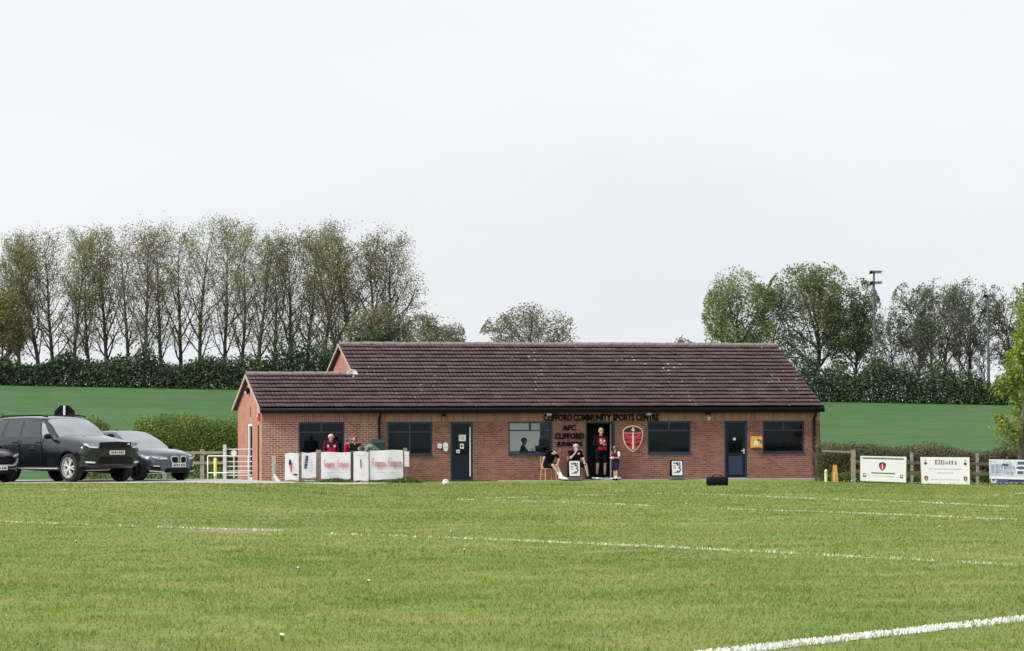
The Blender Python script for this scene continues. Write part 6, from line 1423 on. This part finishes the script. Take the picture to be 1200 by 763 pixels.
def person(label, loc, rz, pose, top, legs, shoe, hair=None, sleeve='short', leg='short', scale=1.0, collar=None, cap=None, extras=(), girth=1.0, skin=SKIN, group=None, sock=None):
    J = {k: v.copy() for k, v in STAND.items()}; J.update(pose)
    mats = []; caps = []
    def mi(m):
        if m not in mats: mats.append(m)
        return mats.index(m)
    def cp(a, b, r0, r1, m): caps.append((Vector(a), Vector(b), r0, r1, mi(m)))
    g = girth; T = top; Lg = legs; Sk = skin
    up = (J['neck']-J['pel']).normalized(); side = (J['shL']-J['shR']).normalized(); fw = side.cross(up).normalized()
    if fw.dot(J['hd']) < -.2: fw = -fw
    # torso
    for s in (-1, 1):
        cp(J['pel']+side*s*.06*g, J['chest']+side*s*.075*g, .115*g, .125*g, T)
        cp(J['chest']+side*s*.075*g, J['neck']+side*s*.07-up*.07, .12*g, .085, T)
    cp(J['hipL'], J['hipR'], .115*g, .115*g, Lg); cp(J['pel']-up*.02, J['pel']+up*.03, .13*g, .13*g, Lg)
    cp(J['shL'], J['shR'], .075, .075, T); cp(J['neck']-up*.08, J['head']-up*.02, .058, .052, Sk)
    # head
    hd = J['hd'].normalized(); hs = hd.cross(Vector((0, 0, 1))); hs = hs.normalized() if hs.length > .1 else side; hu = hs.cross(hd).normalized(); c = J['head']
    cp(c-hu*.055+hd*.02, c+hu*.045-hd*.012, .066, .092, Sk); cp(c-hu*.075+hd*.055, c-hu*.02+hd*.045, .034, .05, Sk); cp(c-hd*.03+hu*.03, c+hd*.02+hu*.05, .09, .085, Sk)
    cp(c-hu*.025+hd*.095, c+hu*.01+hd*.088, .016, .010, Sk)
    for s in (-1, 1): cp(c+hs*s*.088-hd*.005-hu*.02, c+hs*s*.09-hd*.008+hu*.02, .014, .017, Sk)
    # arms
    for S_ in 'LR':
        sh, el, wr, fi = J['sh'+S_], J['el'+S_], J['wr'+S_], J['fi'+S_].normalized()
        mid = sh.lerp(el, .62)
        if sleeve == 'long': cp(sh, el, .068, .052, T); cp(el, wr, .052, .040, T)
        else: cp(sh, mid, .070, .060, T); cp(mid, el, .046, .042, Sk); cp(el, wr, .043, .030, Sk)
        # hand: palm and five bent fingers
        pv = fi.cross(side); pv = pv.normalized() if pv.length > .1 else fi.orthogonal().normalized(); sd = pv.cross(fi).normalized()
        if sd.dot(fw) < 0: sd = -sd
        pn = fi.cross(sd).normalized(); inward = (J['chest']-wr); pn = pn if pn.dot(inward) > 0 else -pn
        pc = wr+fi*.05
        for k in (-1, 0, 1): cp(wr+fi*.01+sd*k*.012, wr+fi*.085+sd*k*.025, .021, .018, Sk)
        for k, (off, ln) in enumerate(((.034, .070), (.012, .080), (-.012, .074), (-.034, .058))):
            b = wr+fi*.088+sd*off; m_ = b+(fi+pn*.25).normalized()*ln*.5+sd*off*.15; e_ = m_+(fi*.75+pn*.75).normalized()*ln*.5
            cp(b, m_, .0105, .010, Sk); cp(m_, e_, .010, .0085, Sk)
        b = wr+fi*.03+sd*.03; m_ = b+(fi*.6+sd*.75).normalized()*.04; cp(b, m_, .013, .012, Sk); cp(m_, m_+(fi*.9+pn*.35).normalized()*.032, .012, .010, Sk)
        # legs
        hp, kn, an, to = J['hip'+S_], J['kn'+S_], J['an'+S_], J['to'+S_]
        if leg == 'long': cp(hp, kn, .098*g, .068, Lg); cp(kn, an, .068, .052, Lg)
        else:
            md = hp.lerp(kn, .78); cp(hp, md, .105*g, .088*g, Lg); cp(md, kn, .066, .056, Sk)
            cf = kn.lerp(an, .32); cp(kn, cf, .056, .058, Sk); s0 = kn.lerp(an, .62)
            if sock: cp(cf, s0, .058, .046, Sk); cp(s0, an, .048, .042, sock)
            else: cp(cf, an, .058, .036, Sk)
        hl = an+(an-to).normalized()*.045; hl.z = hl.z*.3+min(an.z, to.z)*.7
        hl = Vector((an.x, an.y, an.z-.04)) + Vector(((an-to).x, (an-to).y, 0)).normalized()*.035 if (an-to).length > 0 else an
        cp(hl, to, .042, .036, shoe); cp(an, to.lerp(an, .45), .044, .040, shoe)
    for e in extras: cp(*e)
    mb = MB()
    for a, b, r0, r1, m_ in caps: mb.capsule(a, b, r0, r1, 10)
    me = bpy.data.meshes.new('p'); me.from_pydata(mb.v, [], mb.f); tmp = bpy.data.objects.new('p', me); C.objects.link(tmp)
    b_ = bmesh.new(); b_.from_mesh(me); bmesh.ops.recalc_face_normals(b_, faces=b_.faces); b_.to_mesh(me); b_.free()
    md = tmp.modifiers.new('r', 'REMESH'); md.mode = 'VOXEL'; md.voxel_size = .0125
    sm = tmp.modifiers.new('s', 'SMOOTH'); sm.factor = .5; sm.iterations = 2
    me2 = eval_mesh(tmp); bpy.data.objects.remove(tmp)
    n = len(me2.polygons); ce = np.zeros(n*3); me2.polygons.foreach_get('center', ce); ce = ce.reshape(-1, 3)
    best = np.full(n, 9.); idx = np.zeros(n, int)
    for a, b, r0, r1, m_ in caps:
        a = np.array(a); d = np.array(b)-a; L2 = max(d@d, 1e-9); t_ = np.clip((ce-a)@d/L2, 0, 1); dist = np.linalg.norm(ce-(a+t_[:, None]*d), axis=1)-(r0+(r1-r0)*t_)
        k = dist < best; best[k] = dist[k]; idx[k] = m_
    for m_ in mats: me2.materials.append(m_)
    me2.polygons.foreach_set('material_index', idx.astype(np.int32)); me2.polygons.foreach_set('use_smooth', np.ones(n, bool)); me2.update(); me2.name = 'person'
    o = link('person', me2, None, loc, rz); o.scale = (scale,)*3; tag(o, label, 'person', group)
    # face, hair, cap, collar as children
    Mh = Matrix((hs, -hd, hu)).transposed()     # local x = hs, -y = facing, z = up of the head
    def hp_(x, y, z): return c + hs*x + hd*y + hu*z
    for s in (-1, 1): MB().ellipsoid(hp_(s*.034, .088, .015), (.011, .008, .008), 8, 6, Mh).build('eye', EYE, o, smooth=True)
    MB().ellipsoid(hp_(0, .09, -.062), (.024, .008, .006), 8, 6, Mh).build('mouth', LIP, o, smooth=True)
    if hair:
        mb = MB(); mb.ellipsoid((0, 0, 0), (.108, .116, .108), 18, 14)
        V2 = [Vector(v) for v in mb.v]; keep = [not (v.y < -.05 and v.z < .03) and v.z > -.07 for v in V2]
        f = [q for q in mb.f if all(keep[i] for i in q)]; mb.v = [tuple(hp_(0, -.01, .028) + Mh @ v) for v in V2]; mb.f = f; mb.mi = [0]*len(f); h_ = mb.build('hair', HAIRM[hair], o, smooth=True)
        md = h_.modifiers.new('s', 'SOLIDIFY'); md.thickness = .012
    if cap:
        mb = MB(); mb.ellipsoid((0, 0, 0), (.106, .114, .10), 18, 14); keep = [v[2] > .012 for v in mb.v]; f = [q for q in mb.f if all(keep[i] for i in q)]
        mb.v = [tuple(hp_(0, -.005, .035) + Mh @ Vector(v)) for v in mb.v]; mb.f = f; mb.mi = [0]*len(f)
        cpo = mb.build('cap', cloth(cap, (0, 0, 0)), o, smooth=True); md = cpo.modifiers.new('s', 'SOLIDIFY'); md.thickness = .008
        br = [(math.cos(a)*.085, math.sin(a)*.09) for a in [R(q) for q in range(0, 181, 20)]]
        v = [hp_(x, .075+y, .048-.12*y*y*6) for x, y in br] + [hp_(x, .075+y, .040-.12*y*y*6) for x, y in br]; nb = len(br)
        MB().add(v, [tuple(range(nb)), tuple(range(2*nb-1, nb-1, -1))] + [(i, (i+1) % nb, nb+(i+1) % nb, nb+i) for i in range(nb)]).build('brim', cloth(cap, (0, 0, 0)), cpo)
    if collar:
        mb = MB(); pc = J['neck']-up*.045
        for s in (-1, 1):
            mb.add([pc+side*s*.075+fw*(.0)+up*.045, pc+side*s*.03+fw*.105+up*.0, pc+side*s*.005+fw*.12-up*.05, pc+side*s*.10+fw*.085-up*.02] + [pc+side*s*.07-fw*.0+up*.035, pc+side*s*.03+fw*.09-up*.005, pc+side*s*.005+fw*.105-up*.055, pc+side*s*.095+fw*.07-up*.03], [(0,1,2,3), (7,6,5,4), (0,4,5,1), (1,5,6,2), (2,6,7,3), (3,7,4,0)])
        mb.build('collar', cloth(collar, (0, 0, 0)), o)
    return o
def patchbox(o, name, M_, x0, x1, y0, y1, z0, z1): MB().box(x0, x1, y0, y1, z0, z1).build(name, M_, o)
def bpos(px, v, dz=0.0, z=None):
    u = bl(px, 560, v)[0]; w_ = bworld(u, v); w_.z = (float(gz(w_.x, w_.y)) if z is None else z) + dz; return w_
# man in the doorway, arms folded behind a bib
bib = cloth('red', (0, 0, 0))
person('bald man in black and red top and dark shorts standing in the open doorway', bpos(704.5, -.22, 0, .105), TH+R(4), dict(
    elL=V(.27, -.02, 1.17), elR=V(-.27, -.02, 1.17), wrL=V(.04, -.22, 1.20), wrR=V(-.04, -.24, 1.14), fiL=V(-1, -.1, .15), fiR=V(1, -.1, .1), toL=V(.17, -.13, .045), toR=V(-.17, -.13, .045), anL=V(.15, .03, .09), anR=V(-.15, .03, .09), knL=V(.14, -.02, .5), knR=V(-.14, -.02, .5)),
    cloth('black', ()), cloth('black', ()), cloth('black', ()), None, 'long', 'short', 1.02, None, None,
    (), 1.12)
o = bpos  # keep name short
pm_ = [ob for ob in bpy.data.objects if ob.get('label', '').startswith('bald man')][0]
for nm, x0, x1, z0, z1, mt in (('red_panel', -.15, .15, 1.24, 1.42, 'red'), ('red_hem', -.15, .16, .98, 1.10, 'red')):
    n_ = 8; v = []
    for k in range(n_+1):
        x = x0+(x1-x0)*k/n_; y = -.148*1.0-.030*math.cos(x/.15*1.3)
        for z in (z0, z1):
            ex = .7 if (nm == 'red_panel' and z == z1) else 1
            v.append((x*ex, y+(.04 if nm == 'red_panel' and z == z1 else 0), z))
    f = [(2*k, 2*k+2, 2*k+3, 2*k+1) for k in range(n_)]
    q = MB().add(v, f).build(nm, cloth(mt, ()), pm_); md = q.modifiers.new('s', 'SOLIDIFY'); md.thickness = .012
for x, z in ((-.075, 1.33), (.05, 1.30)): MB().prism([(x-.03, z-.04), (x+.02, z-.045), (x+.035, z+.03), (x-.02, z+.045)], 'y', -.20, -.185).build('badge', cloth('white', ()), pm_)
# child in green cap, facing left
ch = person('child in green cap, claret and white shirt and navy shorts beside the doorway', bpos(721.5, -.9), TH+R(-52), dict(
    elL=V(.22, -.05, 1.14), elR=V(-.22, -.05, 1.14), wrL=V(.10, -.28, 1.16), wrR=V(-.10, -.28, 1.13), fiL=V(-.3, -1, .2), fiR=V(.3, -1, .1), head=V(0, -.05, 1.63), hd=V(0, -1, -.35), neck=V(0, -.01, 1.48), knL=V(.11, -.07, .50), anL=V(.11, -.09, .09), toL=V(.12, -.27, .045), knR=V(-.11, .04, .5), anR=V(-.11, .10, .09), toR=V(-.12, -.08, .045)),
    cloth('maroon', ()), cloth('navy', ()), cloth('black', ()), 'brown', 'short', 'short', .71, None, 'green', (), 1.18, SKIN_PALE, None, cloth('white', ()))
MB().ellipsoid((.0, -.27, 1.15), (.13, .12, .07), 12, 8).build('held_towel', cloth('white', ()), ch, smooth=True)
for s in (-1, 1): MB().capsule((s*.21, -.01, 1.41), (s*.245, -.03, 1.27), .075, .066, 10).build('sleeve', cloth('white' if s > 0 else 'pink', ()), ch, smooth=True)
# seated man leaning forward on a wooden chair
SIT = dict(pel=V(0, .12, .55), chest=V(0, -.06, .86), neck=V(.0, -.16, 1.03), head=V(0, -.30, 1.08), hd=V(0, -.75, -.65), shL=V(.20, -.13, .98), shR=V(-.20, -.13, .98), elL=V(.26, -.22, .72), elR=V(-.26, -.22, .72), wrL=V(.10, -.38, .60), wrR=V(-.10, -.38, .60), fiL=V(-.5, -.6, -.5), fiR=V(.5, -.6, -.5),
    hipL=V(.10, .10, .53), hipR=V(-.10, .10, .53), knL=V(.13, -.34, .54), knR=V(-.13, -.34, .54), anL=V(.12, -.42, .10), anR=V(-.12, -.42, .10), toL=V(.14, -.60, .045), toR=V(-.14, -.60, .045))
p1 = dict(SIT); p1.update(chest=V(.04, -.02, .88), neck=V(.12, -.13, 1.05), head=V(.25, -.22, 1.05), hd=V(.55, -.6, -.6), shL=V(.26, -.06, .98), shR=V(-.10, -.14, 1.02), elL=V(.34, -.16, .72), elR=V(-.26, -.16, .78), wrL=V(.22, -.34, .62), wrR=V(-.30, -.10, .55), fiR=V(0, -.4, -1), knL=V(.18, -.32, .53), knR=V(.02, -.36, .54), anL=V(.30, -.56, .10), anR=V(.24, -.50, .12), toL=V(.44, -.68, .05), toR=V(.42, -.60, .08))
pc = bpos(643, -.55)
pc.z = .028
person('man in black polo with white collar bent forward on a wooden chair', pc, TH+R(8), p1, cloth('black', ()), cloth('black', ()), cloth('white', ()), 'auburn', 'short', 'short', 1.0, 'white', None, (), 1.08, SKIN_PALE, None, cloth('white', ()))
def chair(loc, rz, label, mat):
    t = thing('wooden_chair', label, 'chair', loc, rz); sz = .43
    for x in (-.2, .2):
        for y, h in ((-.18, sz-.02), (.2, .86)): MB().tube([(x*1.08, y*1.08 if y < 0 else y+.03, 0), (x, y, sz-.03), (x, y+(.06 if h > .5 else 0), h)], .018, 8).build('leg', mat, t)
    q = MB().box(-.22, .22, -.21, .22, sz-.025, sz).build('seat', mat, t)
    MB().box(-.2, .2, .235, .255, .68, .84).build('backrest', mat, t)
    for x in (-.2, .2): MB().tube([(x, -.17, .2), (x, .2, .2)], .01, 6).build('stretcher', mat, t)
    return t
WOODC = pm('chair_beech', (.50, .30, .13), .5, .2, 12)
chair(pc+Vector((0, .0, 0)), TH+R(8), 'pale wooden chair under the man in the white collar', WOODC)
# seated man behind the sandwich board, hand to his face
p2 = dict(SIT); p2.update(pel=V(0, .10, .55), chest=V(0, .02, .88), neck=V(0, -.04, 1.06), head=V(-.0, -.12, 1.17), hd=V(-.05, -.9, -.35), shL=V(.20, .0, 1.00), shR=V(-.20, .0, 1.00), elL=V(.30, -.05, .74), elR=V(-.22, -.22, .78), wrL=V(.28, -.26, .62), wrR=V(-.03, -.27, 1.02), fiR=V(.1, .15, 1), fiL=V(-.2, -.8, -.4), knL=V(.32, -.30, .55), anL=V(.40, -.30, .11), toL=V(.50, -.44, .05), knR=V(-.12, -.34, .54))
pc2 = bpos(674, -.35); pc2.z = .028
person('man in black polo seated behind the sandwich board with a hand at his face', pc2, TH, p2, cloth('black', ()), cloth('black', ()), cloth('black', ()), 'grey', 'short', 'short', 1.0, None, None, (), 1.08, SKIN_PALE)
chair(pc2.copy(), TH, 'wooden chair under the man behind the sandwich board', WOODC)
for q in bpy.data.objects:
    if q.get('label', '').startswith('man in black polo seated'):
        MB().box(.07, .13, -.155, -.14, .92, .98).build('badge', cloth('white', ()), q); MB().capsule((.245, -.02, .88), (.285, -.045, .77), .05, .05).build('armband', cloth('white', ()), q, smooth=True)
# people behind the banner fence
pA = person('blond person in dark jacket with red front behind the banners', bpos(387.7, -1.6), TH, dict(elL=V(.26, -.04, 1.15), elR=V(-.26, -.04, 1.15), wrL=V(.14, -.24, 1.02), wrR=V(-.14, -.24, 1.02), head=V(0, -.07, 1.61), hd=V(.05, -1, -.3)), cloth('maroon', ()), cloth('dark', ()), cloth('black', ()), 'blond', 'long', 'long', .97)
n_ = 6; v = []
for k in range(n_+1):
    x = -.14+.28*k/n_; y = -.145-.025*math.cos(x/.14*1.2); v += [(x, y, .98), (x, y-.0, 1.26)]
q = MB().add(v, [(2*k, 2*k+2, 2*k+3, 2*k+1) for k in range(n_)]).build('red_front', cloth('red', ()), pA); q.modifiers.new('s', 'SOLIDIFY').thickness = .012
for x in (-.13, .11): MB().prism([(x-.03, 1.27), (x+.03, 1.27), (x+.03, 1.35), (x-.03, 1.35)], 'y', -.165, -.14).build('badge', cloth('white', ()), pA)
pB = person('person in red top with white stripes behind the dark haired one', bpos(409, -1.1), TH+R(50), dict(), cloth('red', ()), cloth('dark', ()), cloth('black', ()), 'brown', 'long', 'long', .89, None, None, (), 1.0, SKIN_PALE)
for s in (-1, 1): MB().capsule((s*.10, -.09, 1.42), (s*.11, -.11, 1.12), .03, .03).build('stripe', cloth('white', ()), pB, smooth=True)
person('dark haired person in black top facing the banners', bpos(416.5, -1.55), TH+R(-40), dict(head=V(0, -.04, 1.62), hd=V(0, -1, -.25)), cloth('black', ()), cloth('dark', ()), cloth('black', ()), 'dark', 'long', 'long', .91)
BEND = dict(pel=V(0, .18, .92), chest=V(0, -.12, 1.12), neck=V(0, -.34, 1.14), head=V(0, -.46, 1.07), hd=V(0, -.7, -.7), shL=V(.19, -.28, 1.12), shR=V(-.19, -.28, 1.12), elL=V(.24, -.45, .92), elR=V(-.24, -.45, .92), wrL=V(.16, -.62, .98), wrR=V(-.16, -.62, .98), fiL=V(-.2, -1, 0), fiR=V(.2, -1, 0), hipL=V(.095, .18, .90), hipR=V(-.095, .18, .90), knL=V(.11, .10, .5), knR=V(-.11, .10, .5), anL=V(.11, .15, .09), anR=V(-.11, .15, .09), toL=V(.13, -.03, .045), toR=V(-.13, -.03, .045))
person('brown haired person in grey green top bending over behind the widest banner', bpos(438, -1.75, .10), TH+R(-82), BEND, cloth('greygreen', ()), cloth('dark', ()), cloth('black', ()), 'brown', 'long', 'long', 1.0, None, None, (), 1.1)
# silhouettes in the third window
person('dark figure seen through the third window, seated low', bworld(RW['w3'][0]+.95, 1.6, .05), TH+R(70), SIT | dict(pel=V(0, .12, .62), hipL=V(.1, .1, .6), hipR=V(-.1, .1, .6), chest=V(0, .0, .98), neck=V(0, -.03, 1.22), head=V(0, -.06, 1.38), hd=V(0, -1, -.2), shL=V(.19, -.02, 1.15), shR=V(-.19, -.02, 1.15), elL=V(.22, -.2, .95), elR=V(-.22, -.2, .95), wrL=V(.1, -.42, .98), wrR=V(-.1, -.42, .98), knL=V(.13, -.34, .58), knR=V(-.13, -.34, .58)), cloth('dark', ()), cloth('dark', ()), cloth('black', ()), 'dark', 'long', 'long', 1.0)
person('dark figure standing inside the third window at its end', bworld(RW['w3'][1]-.02, 1.1, .05), TH+R(40), dict(), cloth('dark', ()), cloth('dark', ()), cloth('black', ()), 'dark', 'long', 'long', 1.0, None, None, (), 1.2)
t = thing('stool', 'dark stool under the seated figure inside the third window', 'stool', bworld(RW['w3'][0]+.95+.10, 1.6, .05), TH)
MB().lathe([(.001, .46), (.18, .46), (.18, .5), (.001, .5)], 14).build('seat', M['black'], t)
for k in range(4): a = k*math.pi/2+.4; MB().tube([(.17*math.cos(a), .17*math.sin(a), 0), (.12*math.cos(a), .12*math.sin(a), .46)], .014, 6).build('leg', M['metal'], t)
t = thing('window_table', 'table with cups and a box inside the third window', 'table', bworld(RW['w3'][0]+1.0, .75, .05), TH)
MB().box(-.7, .7, -.25, .25, .98, 1.02).build('table_top', M['navy_frame'], t)
for x in (-.6, .6):
    for y in (-.2, .2): MB().box(x-.02, x+.02, y-.02, y+.02, 0, .98).build('leg', M['metal'], t)
t = thing('storage_box', 'small dark box on the table inside the third window', 'box', bworld(RW['w3'][0]+1.32, .75, 1.07), TH); MB().box(-.1, .1, -.08, .08, 0, .17).build('case', M['black'], t); MB().box(-.105, .105, -.085, .085, .1701, .2).build('lid', M['navy_frame'], t)
t = thing('cup', 'pale cup on the table inside the third window', 'cup', bworld(RW['w3'][0]+1.08, .7, 1.07), TH); MB().lathe([(.001, 0), (.035, 0), (.045, .11), (.04, .11), (.03, .01)], 14).build('bowl', M['white'], t, smooth=True); MB().tube([(.04, 0, .09), (.07, 0, .07), (.07, 0, .04), (.038, 0, .03)], .007, 6).build('handle', M['white'], t)

# ------------------------------------------------------------------ small things outside
def sandwich(px, y0, y1, label):
    v = -1.15; p = bpos(px, v); zt = bl(px, y0, v)[1]-p.z
    t = thing('sandwich_board', label, 'sign', p, TH); w_ = .46; H = zt
    q = MB(); q.box(-w_/2-.02, w_/2+.02, -.18, .18, 0, .13); o = q.build('base', pm('board_base', (.10, .11, .11), .6, .4, 25), t); md = o.modifiers.new('b', 'BEVEL'); md.width = .02
    for s, nm in ((-1, 'front_panel'), (1, 'rear_panel')):
        pl = [(-w_/2, .13), (w_/2, .13), (w_/2, H-.05), (w_/2-.05, H), (-w_/2+.05, H), (-w_/2, H-.05)]
        f = lambda x, z, off: (x, s*(.12-.08*(z/H)+off), z)
        vv = [f(x, z, 0) for x, z in pl] + [f(x, z, -.025) for x, z in pl]; n_ = len(pl)
        MB().add(vv, [tuple(range(n_)), tuple(range(2*n_-1, n_-1, -1))] + [(i, (i+1) % n_, n_+(i+1) % n_, n_+i) for i in range(n_)]).build(nm, M['black'], t)
    g_ = lambda x, z: (x, -(.12-.08*(z/H)+.008), z)
    def flat(name, pl, mat, off=0.0):
        vv = [(x, -(.12-.08*(z/H)+.006+off), z) for x, z in pl]; vv += [(x, y+.004, z) for x, y, z in vv]; n_ = len(pl)
        MB().add(vv, [tuple(range(n_)), tuple(range(2*n_-1, n_-1, -1))] + [(i, (i+1) % n_, n_+(i+1) % n_, n_+i) for i in range(n_)]).build(name, M[mat], t)
    x0 = w_/2-.035; flat('poster', [(-x0, .18), (x0, .18), (x0, H-.07), (x0-.03, H-.04), (-x0+.03, H-.04), (-x0, H-.07)], 'banner')
    flat('logo', [(-.03, H-.14), (.0, H-.18), (.035, H-.14), (.02, H-.1), (-.03, H-.1)], 'dark_print', .005)
    # blue word block, red ring and a large dark numeral three
    flat('word', [(-.12, .58), (.14, .58), (.14, .65), (-.12, .65)], 'blue_print', .005) if False else None
    for k in range(4): flat('print', [(-.13+.07*k, .585), (-.085+.07*k, .585), (-.085+.07*k, .655), (-.13+.07*k, .655)], 'blue_print', .005)
    n_ = 12
    for k in range(n_):
        a, b = 2*math.pi*k/n_, 2*math.pi*(k+1)/n_; c_ = (-.10, .48); flat('ring', [(c_[0]+.05*math.cos(a), c_[1]+.075*math.sin(a)), (c_[0]+.05*math.cos(b), c_[1]+.075*math.sin(b)), (c_[0]+.032*math.cos(b), c_[1]+.05*math.sin(b)), (c_[0]+.032*math.cos(a), c_[1]+.05*math.sin(a))], 'red_print', .005)
    P3 = [(.0, .54), (.06, .565), (.115, .53), (.105, .475), (.055, .45), (.115, .42), (.125, .36), (.07, .315), (-.02, .325)]
    for a, b in zip(P3[:-1], P3[1:]):
        d = Vector((b[0]-a[0], b[1]-a[1])); n2 = Vector((-d.y, d.x)).normalized()*.022; flat('numeral', [(a[0]-n2.x, a[1]-n2.y), (b[0]-n2.x, b[1]-n2.y), (b[0]+n2.x, b[1]+n2.y), (a[0]+n2.x, a[1]+n2.y)], 'blue_print', .005)
    flat('print', [(-.12, .27), (.08, .27), (.08, .295), (-.12, .295)], 'dark_print', .005)
    return t
sandwich(672.7, 539, 563, 'black framed sandwich board with white poster before the seated man')
sandwich(792.8, 539, 563, 'black framed sandwich board with white poster under the fourth window')
# holdall on the grass
p = on_ground(840.5, 569.5); t = thing('holdall_bag', 'black sports holdall lying on the grass before the half glazed door', 'bag', p, R(4))
wb_ = (852.5-828)/4000*p.y; hb = 10.5/4000*p.y
mb = MB(); n_ = 12; vs = []
for i in range(9):
    x = -wb_/2+wb_*i/8; e = 1-.07*(abs(i-4)/4)**4
    for k in range(n_):
        a = 2*math.pi*k/n_; y = .17*e*math.copysign(abs(math.cos(a))**.5, math.cos(a)); z = hb*.5+hb*.5*e*math.copysign(abs(math.sin(a))**.55, math.sin(a))*(1+.06*math.sin(i*2.1)*(math.sin(a) > 0)); vs.append((x, y, max(z, .0)))
mb.add(vs, [(i*n_+k, i*n_+(k+1) % n_, (i+1)*n_+(k+1) % n_, (i+1)*n_+k) for i in range(8) for k in range(n_)] + [tuple(range(n_)), tuple(8*n_+k for k in range(n_))])
mb.build('body', pm('nylon_black', (.005, .006, .012), .7, .3, 9, .2, spec=.12), t, smooth=True)
for s in (-1, 1): MB().tube([(-.16, s*.12, hb*.9), (-.12, s*.08, hb*1.18), (.0, s*.05, hb*1.26), (.12, s*.08, hb*1.18), (.16, s*.12, hb*.9)], .014, 6).build('handle', M['black'], t)
MB().box(-wb_*.45, wb_*.45, -.012, .012, hb*.985, hb*1.01).build('zip', M['rim_dark'], t); MB().tube([(-wb_/2, 0, hb*.6), (-wb_*.3, -.19, hb*.2), (0, -.2, hb*.05)], .012, 6).build('strap', M['black'], t)
# football
p = on_ground(522.3, 569.3); t = thing('football', 'white football on the grass before the barred navy door', 'ball', p); rb_ = .11
mb = MB(); mb.ellipsoid((0, 0, rb_), (rb_,)*3, 20, 14); mb.build('shell', pm('ball_white', (.78, .77, .76), .4, .05), t, smooth=True)
for k in range(8):
    d = Vector((rnd.gauss(0, 1), rnd.gauss(0, 1)-.6, rnd.gauss(0, 1))).normalized(); a = d.orthogonal().normalized(); b = d.cross(a); c_ = Vector((0, 0, rb_))
    MB().add([c_+d*rb_*1.004] + [c_+(d*.955+(a*math.cos(2*math.pi*j/5)+b*math.sin(2*math.pi*j/5))*.3).normalized()*rb_*1.006 for j in range(5)], [(0, j+1, (j+1) % 5+1) for j in range(5)]).build('patch', M['dark_print'], t)
# green wheelie bin by the downpipe
p = bpos(443.5, -.75); t = thing('wheeled_bin', 'dark green wheeled bin with pale lid rim beside the downpipe', 'bin', p, TH); hbn = bl(444, 515.5, -.75)[1]-p.z; t.scale = (.7, .8, 1)
mb = MB(); mb.add([(-.22, -.24, .08), (.22, -.24, .08), (.22, .24, .08), (-.22, .24, .08), (-.29, -.32, hbn-.1), (.29, -.32, hbn-.1), (.29, .32, hbn-.1), (-.29, .32, hbn-.1)], [(0,3,2,1), (4,5,6,7), (0,1,5,4), (1,2,6,5), (2,3,7,6), (3,0,4,7)]); mb.build('body', M['green_plastic'], t)
MB().add([(-.31, -.35, hbn-.095), (.31, -.35, hbn-.095), (.31, .36, hbn-.095), (-.31, .36, hbn-.095), (-.27, -.30, hbn-.03), (.27, -.30, hbn-.03), (.29, .34, hbn+.02), (-.29, .34, hbn+.02)], [(0,3,2,1), (4,5,6,7), (0,1,5,4), (1,2,6,5), (2,3,7,6), (3,0,4,7)]).build('lid', pm('bin_lid', (.025, .05, .04), .5, .1), t)
for s in (-1, 1): MB().lathe([(.001, -.03), (.1, -.03), (.1, .03), (.001, .03)], 14, Matrix.Translation((s*.24, .24, .1)) @ Matrix.Rotation(R(90), 4, 'Y')).build('wheel', M['tyre'], t)
MB().tube([(-.22, .4, hbn-.06), (.22, .4, hbn-.06)], .018, 6).build('handle', M['green_plastic'], t)
# boots left on the doorstep edge
def boot(u, v, rz, label, m1, group):
    t = thing('football_boot', label, 'shoe', bworld(u, v, .028), TH+rz, group); mb = MB(); vs = []; n_ = 10
    for x, w_, h_ in ((-.13, .03, .06), (-.10, .038, .085), (-.04, .036, .08), (.04, .044, .06), (.10, .042, .05), (.14, .022, .035)):
        for k in range(n_): a = 2*math.pi*k/n_; vs.append((x, w_*math.cos(a), .012+h_*.5+h_*.5*math.sin(a)))
    mb.add(vs, [(i*n_+k, i*n_+(k+1) % n_, (i+1)*n_+(k+1) % n_, (i+1)*n_+k) for i in range(5) for k in range(n_)] + [tuple(range(n_)), tuple(5*n_+k for k in range(n_))]); mb.build('upper', m1, t, smooth=True)
    MB().box(-.135, .14, -.035, .035, 0, .014).build('sole', M['black'], t); MB().box(-.02, .05, -.047, .047, .03, .05).build('stripe', M['black'], t)
ud = RW['d2'][0]
for k, (du, v, r_) in enumerate(((.12, -.72, 20), (.28, -.78, 5), (.86, -.70, 160), (.98, -.82, 195))):
    boot(ud+du, v, R(r_), 'black and white football boot left on the paving by the doorway', cloth('white', ()), 'football boots left by the open doorway')
